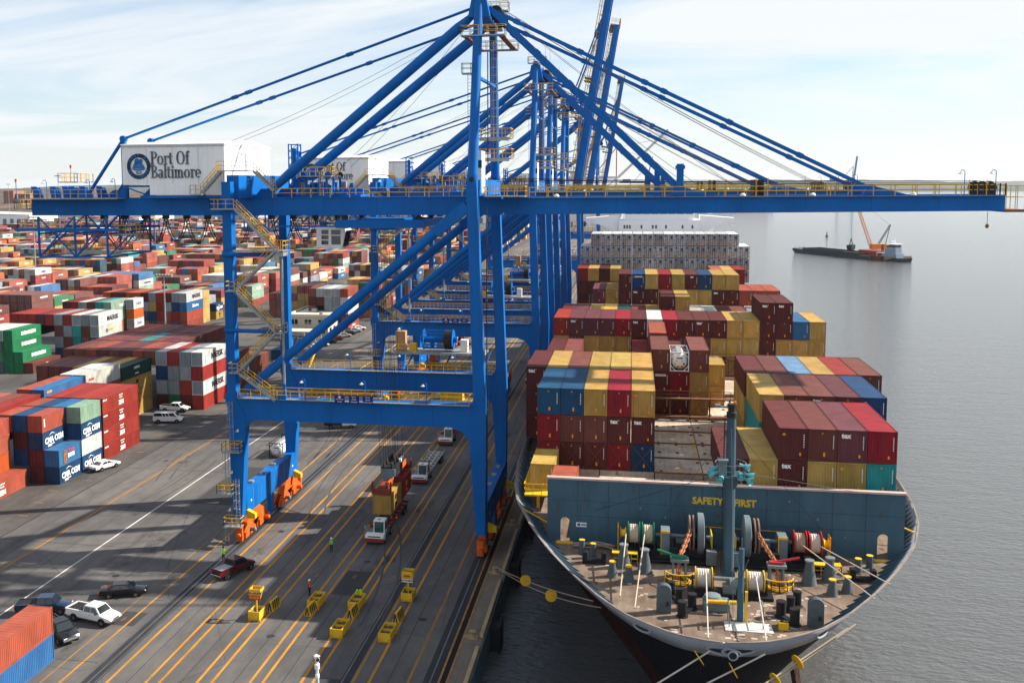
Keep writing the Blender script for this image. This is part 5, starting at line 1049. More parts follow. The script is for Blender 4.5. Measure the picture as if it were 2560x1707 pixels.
    for x in (-75.6, -70.5, -66.0):
        b.bar((x, 119.6, Z0), (x, 131.4, Z0), w, w); b.bar((x, 119.6, Z0), (x, 131.4, Z1), .14, .14); b.bar((x, 119.6, 38.7), (x, 131.4, 38.7), .2, .2)
    cb(b, 'service_truss', BLUE, root); landing(root, -75.0, -67.2, 122, 128.5, 36.0); landing(root, -79.0, -70, 120.2, 122.4, 39.4, 'fl'); landing(root, -66.2, -63.2, 121, 124, 38.6)
    # festoon cable loops
    for k in range(12):
        x = -69.6 + k * 2.95
        if -49.5 < x < -47: continue
        dz = 3.1 if k % 2 else 3.4
        for yy in (125.2, 126.0): cb(MB().path([(x + 2.95 * i / 12, yy, 40.6 - dz * math.sin(i / 12 * math.pi) ** .75) for i in range(13)], .06, 5), 'festoon_cable', CABLE, root)
        cb(MB().box(x - .2, x + .2, 124.9, 126.3, 40.4, 41.1), 'cable_trolley', DARK, root)
    # boom hoist and rope machinery on top of the girder
    b = MB(); b.box(-42.2, -33.6, 123.9, 130.1, 43.2, 43.5)
    for i in range(6): b.box(-41.8 + i * .9, -41.55 + i * .9, 124, 124.3, 43.5, 45.8); b.box(-41.8 + i * .9, -41.55 + i * .9, 127, 127.3, 43.5, 45.8)
    cb(b, 'rope_frame', BLUE, root)
    r5 = random.Random(5)
    for i in range(16):
        x, y, s = r5.uniform(-41.6, -34.2), r5.uniform(124, 129.5), r5.uniform(.2, .45); cb(MB().box(x - s, x + s, y - s * .8, y + s * .8, 43.5, 43.5 + r5.uniform(.6, 1.7)), 'machinery_box', BLUE if i % 4 else GALV, root)
    for i in range(6): cb(MB().lathe([(.36, -.08), (.42, 0), (.36, .08)], (-41.4 + i * .8, 125.0 + (i % 2) * 3, 46.0), 16, axis='y'), 'rope_sheave', DARK if i % 2 else BLUE, root)
    landing(root, -42.4, -37.2, 123.4, 127.4, 45.9); ladder(root, -38.4, 123.0, 43.4, 46.3, False, YEL); lt = MB()
    for x in (-45.1, -43.8):
        for y in (130.1, 131.3): lt.bar((x, y, 43.2), (x, y, 50.2), .14, .14)
    for k in range(8):
        z = 43.8 + k * .9
        for y in (130.1, 131.3): lt.bar((-45.1, y, z), (-43.8, y, z), .09, .09); lt.bar((-45.1, y, z), (-43.8, y, min(50.1, z + .9)), .07, .07)
        for x in (-45.1, -43.8): lt.bar((x, 130.1, z), (x, 131.3, z), .09, .09)
    lt.box(-44.7, -44.2, 130.4, 131, 43.2, 49.6); cb(lt, 'rear_ladder_tower', BLUE, root)
    r = MB(); r.rail((-44.6, 122.25, 43.17), (-22, 122.25, 43.17), 1.15, 2.4, .045); r.rail((-44.6, 131.8, 43.17), (-22, 131.8, 43.17), 1.15, 2.4, .045); cb(r, 'girder_railing', YEL, root)
    # trolley and operator cab
    b = MB(); b.box(-36.2, -25.0, 121.4, 122.3, 39.4, 40.4); b.box(-36.2, -25.0, 131.7, 132.6, 39.4, 40.4); b.box(-36.2, -35.4, 122, 132, 39.5, 40.3); b.box(-25.8, -25, 122, 132, 39.5, 40.3); b.box(-33.5, -28, 124, 130, 39.7, 40.5); cb(b, 'trolley_frame', BLUE, root)
    for x in (-35.4, -26): 
        for y in (123.1, 130.9): cb(MB().lathe([(.35, -.2), (.35, .2)], (x, y, 40.65), 12, axis='y'), 'trolley_wheel', DARK, root)
    b = MB(); b.box(-44, -36.2, 121.6, 122.0, 39.5, 39.7); cb(b, 'cable_tow_arm', BLUE, root)
    co = cb(MB().prism([(-39.6, 36.75), (-36.2, 36.75), (-35.7, 39.0), (-36.0, 39.45), (-39.6, 39.45)], 'y', 124.2, 127.0), 'operator_cab', WPAINT, root, bevel=.05)
    for x0, x1, z0, z1 in ((-38.9, -38.0, 37.2, 37.7), (-38.9, -38.0, 37.85, 38.35), (-38.9, -38.0, 38.5, 39.05), (-37.6, -36.4, 37.2, 38.3), (-37.6, -36.4, 38.45, 39.05)): cb(MB().box(x0, x1, 124.16, 124.22, z0, z1), 'cab_window', GLASS, co)
    cb(MB().hexa([(-36.17, 124.4, 36.9), (-36.17, 126.8, 36.9), (-36.12, 126.8, 36.9), (-36.12, 124.4, 36.9)], [(-35.72, 124.4, 38.95), (-35.72, 126.8, 38.95), (-35.67, 126.8, 38.95), (-35.67, 124.4, 38.95)]), 'cab_windscreen', GLASS, co)
    cb(MB().box(-39.2, -38.9, 124.3, 126.9, 39.45, 40.0).box(-36.6, -36.3, 124.3, 126.9, 39.45, 40.0), 'cab_hanger', BLUE, co)
    for i, (x, y) in enumerate([(-32.4, 127.6), (-31.9, 127.6), (-31.0, 127.6), (-30.4, 127.6), (-32.4, 132.0), (-31.7, 132.0), (-31.0, 132.0), (-30.4, 132.0), (-32.1, 129.5), (-30.7, 129.5)]): cb(MB().tube((x - .6, y - 2, 39.6), (x, y, 7.4), .03, 4, cap=False), 'hoist_rope', CABLE, root)
    # --- stairs on the landside leg
    ys = 115.7; F_ = [(-47.0, 42.0), (-41.9, 37.0), (-47.2, 32.1), (-42.1, 27.1), (-47.1, 22.1), (-42.4, 18.75)]
    for (x0, z0), (x1, z1) in zip(F_[:-1], F_[1:]): stair(root, (x0, ys, z0), (x1, ys, z1))
    landing(root, -49.9, -46.9, 115.0, 116.2, 42.0, 'fl'); landing(root, -47.2, -40.9, 115.1, 117.3, 37.0, 'br'); landing(root, -48.3, -47.1, 115.0, 116.3, 32.1, 'fl'); landing(root, -42.2, -41.0, 115.0, 116.5, 27.1, 'fr'); landing(root, -48.2, -47.0, 115.0, 116.3, 22.1, 'fl')
    cb(MB().tube((-41.6, 116.6, 20.5), (-41.6, 116.6, 36.8), .17, 8).box(-41.9, -40.9, 115.2, 117.0, 36.3, 36.75), 'stair_column', GALV, root); cb(MB().tube((-41.6, 116.6, 18.8), (-41.6, 116.6, 20.6), .2, 8), 'column_foot', BLUE, root)
    # portal walkways, signs, lamps
    for y in (YF, YR):
        o = cb(MB().box(-47.4, -18.6, y - 1.15, y - .6, 18.72, 18.8), 'walkway', GALV, root); r = MB(); r.rail((-47.4, y - 1.15, 18.8), (-18.6, y - 1.15, 18.8), 1.1, 1.7); r.rail((-46.8, y + .62, 18.8), (-18.4, y + .62, 18.8), 1.1, 1.7); cb(r, 'railing', YEL, o)
        for x in (-39.1, -31.6, -24.1): lamp_post(root, x + .4, y - 1.2, 18.8, 2.4)
    for i, (x0, l1, l2, l3) in enumerate([(-35.0, '', 'SUMITOMO', 'CRANE'), (-33.2, '50 LT', 'UNDER', 'SPREADER'), (-31.5, '65 LT', 'UNDER', 'CARGO BEAM')]):
        o = cb(MB().box(x0, x0 + 1.25, 115.74, 115.80, 18.55, 19.6), 'sign_board', SIGNB, root)
        for tx, z, s in ((l1, 19.4, .26), (l2, 19.1, .20), (l3, 18.8, .20)):
            if tx: ctext('sign_lettering', tx, s, LW, o, (x0 + .62, 115.73, z), FRONT, sx_=.9)
        if not l1: cb(MB().prism([(x0 + .42, 19.36), (x0 + .62, 19.2), (x0 + .82, 19.36), (x0 + .62, 19.52)], 'y', 115.72, 115.74), 'sign_diamond', LW, o)
    cb(MB().box(-42.6, -41.2, 115.9, 116.4, 18.8, 19.3), 'cable_box', BLUE, root)
    # ladders and small platforms on the lower landside leg
    ladder(root, -48.35, 115.95, 13.2, 18.4); landing(root, -49.3, -47.0, 115.0, 116.25, 12.2); ladder(root, -49.0, 115.8, 7.0, 12.2); landing(root, -50.2, -48.3, 115.2, 116.2, 6.8); ladder(root, -47.75, 115.9, 2.9, 8.6); landing(root, -49.4, -47.2, 115.1, 116.3, 2.7); ladder(root, -49.2, 115.6, .6, 2.8)
    for x, z in ((-48.5, 9.2), (-48.9, 4.4), (-47.6, 14.5)): cb(MB().tube((x, 116.1, z), (x, 116.1, z + .3), .12, 8).box(x - .3, x, 116.05, 116.15, z, z + .06), 'leg_lamp', LAMPW, root)
    cb(MB().tube((-16.55, 116.2, 2), (-16.55, 116.2, 42), .06, 6), 'leg_conduit', DARK, root)
    # cable reel platform behind the far portal beam
    o = cb(MB().box(-33.4, -20.0, 138.2, 142.2, 20.9, 21.2), 'reel_platform', GALV, root)
    b = MB()
    for x in (-32, -26.5, -21): b.bar((x, 138.4, 18.6), (x, 138.4, 21), .2, .2); b.bar((x, 137.6, 17.2), (x + 1.4, 141.6, 21), .16, .16)
    cb(b, 'platform_support', BLUE, o); r = MB(); r.rail((-33.4, 138.2, 21.2), (-31.2, 138.2, 21.2), 1.1, 1.1); r.rail((-22.6, 138.2, 21.2), (-20, 138.2, 21.2), 1.1, 1.1); cb(r, 'platform_railing', YEL, o)
    rd = MB(); rd.lathe([(1.45, 0), (1.45, .08)], (-29.0, 140.2, 22.8), 22, axis='x'); rd.lathe([(1.45, 0), (1.45, .08)], (-24.8, 140.2, 22.8), 22, axis='x'); rd.lathe([(.45, 0), (.45, 5.2)], (-29.4, 140.2, 22.8), 12, axis='x')
    for i in range(14): t = 2 * math.pi * i / 14; rd.bar((-29, 140.2 + 1.3 * math.cos(t), 22.8 + 1.3 * math.sin(t)), (-24.8, 140.2 + 1.3 * math.cos(t), 22.8 + 1.3 * math.sin(t)), .09, .09)
    cb(rd, 'cable_reel', BLUE, root); cb(MB().lathe([(1.4, 0), (1.4, 1.0)], (-25.9, 140.2, 22.8), 22, axis='x'), 'reeled_cable', DARK, root); cb(MB().box(-32.9, -31.5, 139.2, 140.4, 21.2, 24.0), 'electric_cabinet', BEIGE, root, bevel=.04); cb(MB().box(-23.6, -22.6, 139.4, 140.4, 21.2, 22.9), 'junction_box', WPAINT, root); cb(MB().box(-30.9, -29.9, 139.0, 140, 21.2, 22.3), 'pump_unit', BYEL, root)
    lamp_post(root, -32.0, 139.4, 24.0, .5)
    # ropes on the landside
    for y0, x1, z1 in ((124, -36, 47), (128, -36, 47), (126, -52, 50.3), (129, -52, 50.3)): cb(MB().path(sagline((-18.6, y0, 65.5), (x1, y0, z1), .9, 8), .022, 4), 'hoist_wire', CABLE, root)
    return root
HX, HZ = -15.3, 42.3
def make_boom(root, ang):
    """boom from the hinge; ang = raise angle in degrees"""
    ca, sa = math.cos(R(ang)), math.sin(R(ang)); first = ang == 0
    def T(b):
        if ang: b.v = [(HX + (x - HX) * ca - (z - HZ) * sa, y, HZ + (x - HX) * sa + (z - HZ) * ca) for x, y, z in b.v]
        return b
    def rb_(b, n, m, p=root, **k): return cb(T(b), n, m, p, **k)
    for y0, y1 in GY:
        yc = (y0 + y1) / 2; b = MB(); b.hexa([(-15.3, y0, 41.0), (-15.3, y1, 41.0), (-15.3, y1, 43.1), (-15.3, y0, 43.1)], [(40.5, y0, 41.35), (40.5, y1, 41.35), (40.5, y1, 43.05), (40.5, y0, 43.05)]); rb_(b, 'boom_girder', BLUE, bevel=.03)
        s = MB()
        for i in range(22): s.box(-13.4 + i * 2.5, -13.32 + i * 2.5, y0 - .05, y0, 42.7, 43.0)
        s.box(-15.3, 40.5, y0 - .08, y1 + .05, 43.06, 43.13); rb_(s, 'boom_flange', BLUE)
        sm_ = MB()
        for i in range(7): sm_.box(-9 + i * 7.1, -8.96 + i * 7.1, y0 - .006, y0 + .02, 41.4, 43.04)
        rb_(sm_, 'boom_seam', SEAM)
        for x in (5.6, 26.6): rb_(MB().prism([(x - 1.0, 43.1), (x + 4.2, 43.1), (x + .5, 44.1), (x - .3, 44.4)], 'y', yc - .4, yc + .4).lathe([(.5, -.5), (.5, .5)], (x, yc, 43.85), 14, axis='y'), 'stay_lug', BLUE)
        rb_(MB().prism([(-16.6, 41.3), (-13.8, 41.3), (-13.8, 42.9), (-16.2, 42.9)], 'y', y0 - .16, y1 + .16).lathe([(.45, -.95), (.45, .95)], (HX, yc, HZ), 14, axis='y'), 'boom_hinge', BLUE)
    for x in (-8, 6, 20, 34, 40.2): rb_(MB().box(x - .3, x + .3, GY[0][1], GY[1][0], 41.6, 42.8), 'boom_tie', BLUE)
    r = MB(); r.rail((-12.4, 122.1, 43.1), (40.4, 122.1, 43.1), 1.15, 2.3, .045); r.rail((-12.4, 124.1, 43.1), (40.4, 124.1, 43.1), 1.15, 2.3, .045); r.rail((-12.4, 131.9, 43.1), (40.4, 131.9, 43.1), 1.15, 2.3, .045)
    for s in (13.9, 15.2, 36.6, 38.4): r.bar((s, 122.1, 43.1), (s, 122.1, 45.2 if s < 30 else 44.8), .09, .09)
    rb_(r, 'boom_railing', YEL); w = MB(); w.box(-12.4, 40.4, 122.05, 122.5, 43.02, 43.06); w.box(-12.4, 40.4, 123.8, 124.2, 43.02, 43.06); rb_(w, 'boom_walkway', GALV)
    rb_(MB().box(5.0, 5.8, 122.6, 123.0, 43.1, 46.9).box(4.85, 5.95, 122.55, 123.05, 46.3, 46.7), 'boom_rest_post', BLUE); rb_(MB().box(2.6, 3.3, 130.6, 131, 43.1, 46.2), 'boom_rest_post', BLUE)
    rb_(MB().box(40.5, 42.6, 122.6, 131.4, 41.2, 41.5), 'tip_platform', RUST); r = MB(); r.rail((40.6, 122.6, 41.5), (42.5, 122.6, 41.5), 2.6, .95); r.rail((42.5, 122.6, 41.5), (42.5, 131.4, 41.5), 2.6, 2.2); rb_(r, 'tip_railing', YEL)
    for i in range(4): rb_(MB().lathe([(.7, -.1), (.78, 0), (.7, .1)], (38.9 + (i % 2) * 1.2, 125 + i * 1.4, 43.9), 18, axis='y').box(38.3 + (i % 2) * 1.2, 39.5 + (i % 2) * 1.2, 124.8 + i * 1.4, 124.85 + i * 1.4, 43, 44.4), 'tip_sheave', DARK)
    b = MB()
    for i in range(7): b.bar((37.0 + i * .55, 122.0, 43.1), (37.0 + i * .55, 122.0, 44.4), .12, .12)
    rb_(b, 'tip_guard', DARK)
    for x in (-9.0, 12.5, 20.2, 31): rb_(MB().lathe([(.34, 0), (.30, .18), (.14, .32)], (x, 122.6, 43.14), 10), 'floodlight', LAMPW)
    for x in (14.0, 14.8): rb_(MB().box(x, x + .3, 125, 129, 43.1, 45.0), 'boom_machinery', DARK)
    if first:
        for x in (36.2, 39.4): lamp_post(root, x, 122.4, 43.1, 2.6)
        cb(MB().tube((38.9, 123, 41.2), (38.9, 123, 39.8), .03, 5).lathe([(.05, .3), (.2, .15), (.2, -.05), (.05, -.2)], (38.9, 123, 39.6), 10), 'hook_ball', RUST, root)
        for yt, yc in ((121.6, 123.15), (131.8, 130.85)):
            for (x1, z1, w, h, xs) in ((26.6, 43.85, .30, .42, -17.2), (5.6, 43.85, .40, .62, -17.0)):
                a, z = Vector((xs, yt, 65.4)), Vector((x1, yc, z1)); m = MB(); m.bar(a, z, w, h)
                for t in (.08, .25, .42, .47, .64, .82): c = a.lerp(z, t); d_ = (z - a).normalized(); m.bar(c - d_ * .35, c + d_ * .35, w + .12, h + .16)
                cb(m, 'fore_stay', BLUE, root)
        for y0, x1 in ((124.8, 21.5), (126.0, 22), (128, 21.5), (129.2, 22), (125.4, 12), (128.4, 12)): cb(MB().path(sagline((-16.2, y0, 66.0), (x1, y0, 44.2), .5, 8), .024, 4), 'boom_hoist_wire', CABLE, root)
        for y0, z in ((125, 45.4), (127, 45.2), (129, 45.0)): cb(MB().path(sagline((-17, y0, z), (38.6, y0, z - .7), .12, 8), .035, 4), 'trolley_wire', CABLE, root)
    else:
        for yt, yc in ((121.6, 123.15), (131.8, 130.85)):
            q = [(HX + (x - HX) * ca - (z - HZ) * sa, HZ + (x - HX) * sa + (z - HZ) * ca) for x, z in ((5.6, 43.9), (26.6, 43.9))]
            m = MB(); e = Vector((-19.5, yt, 60)); m.bar(Vector((-17, yt, 65.4)), Vector((q[0][0] - 1.2, yc, q[0][1] + 6)), .3, .45); m.bar(Vector((q[0][0] - 1.2, yc, q[0][1] + 6)), Vector((q[0][0], yc, q[0][1])), .3, .45); m.bar(Vector((q[0][0] - 1.6, yc, q[0][1] + 7)), Vector((q[1][0], yc, q[1][1])), .26, .36); cb(m, 'fore_stay', BLUE, root)
        for y0 in (125, 126.2, 128, 129.2): cb(MB().tube((-16.2, y0, 66.0), (HX + (30 - HX) * ca, y0, HZ + (30 - HX) * sa), .03, 4), 'boom_hoist_wire', CABLE, root)
GR = 'blue ship-to-shore cranes along the quay'
c1 = make_crane('blue ship-to-shore crane nearest the camera, boom lowered across the ship', GR)
BOOMSKIP = ()
pre = set(c1.children); make_boom(c1, 0); boomset = {o.name.split('.')[0] for o in c1.children if o not in pre}
lamps_boom = [o for o in c1.children if o not in pre]
def place(root, dy, label): root.location.y = OY + dy; root['label'] = label; return root
LITE = ('hoist_rope', 'beam_stiffeners', 'ladder', 'leg_lamp', 'machinery_box', 'sill_joints')
def lite(o): 
    for ch in list(o.children_recursive):
        if ch.name.split('.')[0] in ('sign_lettering', 'sign_diamond', 'emblem_letter', 'emblem_year'): bpy.data.objects.remove(ch)
c2_ = place(copy_tree(c1, None, ('hoist_rope',)), 71, 'second blue ship-to-shore crane from the camera, boom lowered')
c3_ = place(copy_tree(c1, None, LITE), 107, 'third blue ship-to-shore crane from the camera, boom lowered'); lite(c3_)
def copy_noboom(src):
    c = src.copy(); COL.objects.link(c)
    keep = [ch for ch in src.children if ch not in lamps_boom and ch.name.split('.')[0] not in LITE]
    for ch in keep: copy_tree(ch, c, ('sign_lettering', 'sign_diamond', 'emblem_letter'))
    return c
c4_ = place(copy_noboom(c1), 151, 'fourth blue ship-to-shore crane, the nearest with its boom raised'); make_boom(c4_, 80.5)
c5_ = place(copy_tree(c4_), 229, 'fifth blue ship-to-shore crane, raised boom just right of the nearest raised one'); c6_ = place(copy_tree(c4_), 413, 'farthest blue ship-to-shore crane with a slim raised boom')
# ================================================================== vehicles
CARM = {}
def carpaint(name, col, metal=.0, rough=.22): return mat('car_' + name, col, rough, metal=metal, var=.03, coat=.35, dirt=.12, dirtcol=tuple(.7 * c + .02 for c in col))
CHROME = mat('chrome', (.55, .56, .58), .2, metal=1.0, var=.02); HEADL = mat('headlight', (.75, .78, .8), .1, var=.02); TAILL = mat('taillight', (.5, .01, .01), .2, var=.02); PLAST = mat('black_plastic', (.02, .02, .022), .6, var=.1); RIMM = mat('alloy_rim', (.45, .46, .48), .3, metal=.9, var=.05)
def wheel(parent, x, y, r, w=.24):
    o = MB().lathe([(r * .6, -w / 2), (r * .93, -w / 2), (r, -w * .36), (r, w * .36), (r * .93, w / 2), (r * .6, w / 2)], (x, y, r), 20, axis='x').build('wheel', RUBBER, parent, smooth=35.0)
    s = 1 if x > 0 else -1; b = MB(); b.lathe([(r * .62, 0), (r * .62, .02), (r * .2, .03)], (x + s * (w / 2 - .03) - (.03 if s < 0 else 0), y, r), 16, axis='x')
    for i in range(5): t = 2 * math.pi * i / 5; b.bar((x + s * w / 2, y, r), (x + s * w / 2, y + r * .55 * math.cos(t), r + r * .55 * math.sin(t)), .05, .09, up=(1, 0, 0))
    b.build('rim', RIMM, o); return o
def loft(stations, mats, parent, name, smooth=28.0):
    """stations: list of (y, [(x,z)...half profile from bottom centre up to roof centre]); mirrored in x"""
    b = MB(); k = len(stations[0][1]); rings = []
    for y, pr in stations: rings.append([(x, y, z) for x, z in pr] + [(-x, y, z) for x, z in reversed(pr)])
    n = 2 * k; vs = [p for r in rings for p in r]; fs = []
    for j in range(len(rings) - 1):
        for i in range(n): fs.append((j * n + i, j * n + (i + 1) % n, (j + 1) * n + (i + 1) % n, (j + 1) * n + i))
    fs += [tuple(range(n)), tuple(range((len(rings) - 1) * n, len(rings) * n))]; b.add(vs, fs); return b.build(name, mats, parent, smooth=smooth)
def car(kind, label, paint, loc, rz, group, L=4.9, W=1.85, gz_=.0):
    """nose towards +Y in local space"""
    o = thing({'sedan': 'sedan', 'pickup': 'pickup_truck', 'van': 'passenger_van', 'suv': 'suv'}[kind], label, {'sedan': 'car', 'pickup': 'pickup truck', 'van': 'van', 'suv': 'car'}[kind], loc, rz, group); h = W / 2
    P = dict(sedan=(.33, .40, .82, .98, 1.45, .0), pickup=(.40, .52, 1.02, 1.22, 1.88, .0), van=(.36, .45, 1.00, 1.35, 2.08, 0), suv=(.38, .48, 1.0, 1.15, 1.8, 0))[kind]; wr, zb, zh, zbelt, zr, _ = P; y0, y1 = -L / 2, L / 2
    def prof(hw_, z0, z1, top): return [(0, z0), (hw_ * .92, z0), (hw_, z0 + .12), (hw_, (z0 + z1) / 2 + .1), (hw_ * .97, z1 - .04), (hw_ * .88, z1), (0, z1 + top)]
    if kind == 'sedan': ends = (1.0, .95); cab = (-1.75, -1.05, .55, 1.35); hood = 1.3
    elif kind == 'pickup': ends = (1.02, 1.05); cab = (-.62, -.50, 1.02, 1.62); hood = 1.6
    elif kind == 'suv': ends = (1.0, 1.0); cab = (-2.25, -1.95, .6, 1.25); hood = 1.2
    else: ends = (1.05, 1.0); cab = (-2.7, -2.6, 1.35, 2.0); hood = 1.9
    zt = zbelt
    st = [(y0, prof(h * .86, zb + .08, zt - .12, 0)), (y0 + .12, prof(h * .96, zb, zt - .03, 0)), (y0 + .6, prof(h, zb, zt, .0)), (cab[2] * .5, prof(h, zb - .05, zt, .0)), (hood - .1, prof(h, zb - .05, zt - .02, .02)), (y1 - .55, prof(h * .98, zb, zh, .05)), (y1 - .14, prof(h * .92, zb, zh - .10, .03)), (y1, prof(h * .82, zb + .1, zh - .25, 0))]
    loft(st, paint, o, 'body')
    # cabin with tumblehome; windows are inset dark panels
    a, bq, c, d = cab; hb, ht = h * .93, h * .74 if kind != 'van' else h * .86
    cabm = MB(); lo = [(-hb, a, zt - .02), (hb, a, zt - .02), (hb, d, zt - .04), (-hb, d, zt - .04)]; hi = [(-ht, bq, zr - .03), (ht, bq, zr - .03), (ht, c, zr - .05), (-ht, c, zr - .05)]; cabm.hexa(lo, hi); cabm.hexa(hi, [(-ht * .86, bq + .12, zr), (ht * .86, bq + .12, zr), (ht * .86, c - .15, zr), (-ht * .86, c - .15, zr)]); cabm.build('cabin', paint, o, bevel=.03)
    def lerp(p, q, t): return tuple(p[i] + (q[i] - p[i]) * t for i in range(3))
    def pane(p00, p10, p01, p11, u0, u1, v0, v1, name, out):
        def at(u, v): return Vector(lerp(lerp(p00, p10, u), lerp(p01, p11, u), v))
        q = [at(u0, v0), at(u1, v0), at(u1, v1), at(u0, v1)]; n = (q[1] - q[0]).cross(q[3] - q[0]).normalized(); n = n if n.dot(Vector(out)) > 0 else -n
        MB().hexa([p + n * .004 for p in q], [p + n * .02 for p in q]).build(name, GLASS, o)
    pane(lo[3], lo[2], hi[3], hi[2], .06, .94, .08, .92, 'windscreen', (0, 1, 0)); pane(lo[0], lo[1], hi[0], hi[1], .10, .90, .15, .88, 'rear_window', (0, -1, 0))
    segs = {'sedan': ((.16, .50), (.53, .84)), 'pickup': ((.06, .48), (.52, .90)), 'suv': ((.05, .30), (.33, .62), (.65, .9)), 'van': ((.03, .38), (.41, .52), (.55, .66), (.70, .93))}[kind]
    for s, (p0, p1, q0, q1) in ((1, (lo[1], lo[2], hi[1], hi[2])), (-1, (lo[0], lo[3], hi[0], hi[3]))):
        for u0, u1 in segs: pane(p0, p1, q0, q1, u0, u1, .12, .90, 'side_window', (s, 0, 0))
    wb = {'sedan': (-1.42, 1.42), 'pickup': (-1.75, 1.85), 'van': (-1.7, 1.8), 'suv': (-1.4, 1.42)}[kind]
    for x in (-1, 1):
        for y in wb:
            MB().lathe([(wr * 1.22, -.012), (wr * 1.22, .012)], (x * h, y, wr + .03), 18, axis='x').build('wheel_arch', PLAST, o); wheel(o, x * (h - .10), y, wr, .25)
        MB().box(x * h * .62 - .2, x * h * .62 + .2, y1 - .22, y1 - .015, zh - .34, zh - .16).build('headlight', HEADL, o); MB().box(x * h * .78 - .13, x * h * .78 + .13, y0 - .01, y0 + .1, zt - .42, zt - .10).build('taillight', TAILL, o)
        MB().box(min(x * h, x * (h + .2)), max(x * h, x * (h + .2)), cab[3] - .45, cab[3] - .3, zt + .02, zt + .2).build('wing_mirror', PLAST if kind != 'sedan' else paint, o); MB().box(x * h - .012, x * h + .012, cab[0] + .9, cab[0] + 1.05, zt - .2, zt - .16).build('door_handle', PLAST, o)
    MB().box(-h * .45, h * .45, y1 - .05, y1 + .005, zh - .36, zh - .14).build('grille', PLAST if kind != 'pickup' else CHROME, o); MB().box(-h * .88, h * .88, y1 - .18, y1 + .06, zb + .02, zb + .2).build('front_bumper', CHROME if kind == 'pickup' else PLAST, o, bevel=.03); MB().box(-h * .88, h * .88, y0 - .08, y0 + .15, zb + .02, zb + .2).build('rear_bumper', CHROME if kind == 'pickup' else PLAST, o, bevel=.03)
    if kind == 'pickup':
        bed = MB(); bed.box(-h * .84, h * .84, y0 + .14, cab[0] - .06, zt + .005, zt + .012); bed.build('load_bed', MATS['bed_' + label[:3]] if 'bed_' + label[:3] in MATS else mat('bed_dark', (.015, .015, .017), .7), o)
        for x in (-1, 1): MB().box(x * h * .92 - .07, x * h * .92 + .07, y0 + .05, cab[0] - .02, zt - .02, zt + .10).build('bed_rail', paint, o, bevel=.02)
        MB().box(-h * .9, h * .9, y0 + .02, y0 + .12, zt - .02, zt + .10).build('tailgate_top', paint, o)
    return o
WHITEC, BLACKC, NAVYC, MARC, SILV = carpaint('white', (.72, .72, .71)), carpaint('black', (.008, .009, .012)), carpaint('navy', (.01, .025, .06)), carpaint('maroon', (.07, .008, .012)), carpaint('silver', (.42, .43, .44), .5)
VG = 'vehicles parked on the apron'
def hdg(dx, dy): return math.atan2(-dx, dy)            # rotation whose +Y nose points along (dx, dy)
car('pickup', 'white crew cab pickup with open dark bed on the near apron', WHITEC, (-54.4, 92.7, 0), hdg(5.6, -1.2), VG, 5.85, 2.0)
car('sedan', 'black sedan parked beyond the near white pickup', BLACKC, (-54.6, 99.3, 0), hdg(4.2, 1.6), VG, 4.95, 1.85)
car('pickup', 'dark navy pickup beside the stacked pair of containers', NAVYC, (-60.6, 93.6, 0), hdg(5.2, 1.6), VG, 5.6, 1.95)
car('pickup', 'black pickup mostly hidden by the stacked pair of containers', BLACKC, (-55.9, 88.6, 0), hdg(3.4, -2.2), VG, 5.7, 1.98)
mat('bed_mar', (.30, .32, .34), .5, var=.1); car('pickup', 'maroon pickup with grey bed cover near the landside rail', MARC, (-45.0, 107.3, 0), hdg(2.0, 4.6), VG, 5.5, 1.95)
car('sedan', 'white police style sedan beside the yard containers', WHITEC, (-82.2, 145.3, 0), hdg(1.7, 4.6), VG, 5.2, 1.95)
car('van', 'white passenger van parked in the yard gap', WHITEC, (-86.3, 176.6, 0), hdg(4.6, .9), VG, 5.6, 2.0)
car('pickup', 'white crew cab pickup beside the white van in the yard', WHITEC, (-89.2, 185.6, 0), hdg(5.2, .2), VG, 5.8, 2.0)
car('pickup', 'black pickup seen behind the lowest crane stair flight', BLACKC, (-87.2, 231.3, 0), hdg(5, .3), VG, 5.8, 2.0); car('sedan', 'red car behind the black pickup near the crane stairs', carpaint('red', (.25, .02, .02)), (-86.0, 236.5, 0), hdg(5, 1), VG, 4.8, 1.85)
for i, (x, y, m, nm) in enumerate([(-84.8, 268, WHITEC, 'white car, nearest of the row beside the office'), (-84.3, 274, BLACKC, 'black car, second in the row beside the office'), (-83.9, 280, MARC, 'maroon car, third in the row beside the office'), (-83.4, 286, SILV, 'silver car, fourth in the row beside the office'), (-83.2, 291, BLACKC, 'dark car, fifth in the row beside the office'), (-83.0, 296, SILV, 'pale silver car, sixth in the row beside the office'), (-83.0, 301, WHITEC, 'white car, farthest of the row beside the office')]): car('sedan', nm, m, (x, y, 0), hdg(3, 2.4), 'cars parked by the office', 4.8, 1.85)
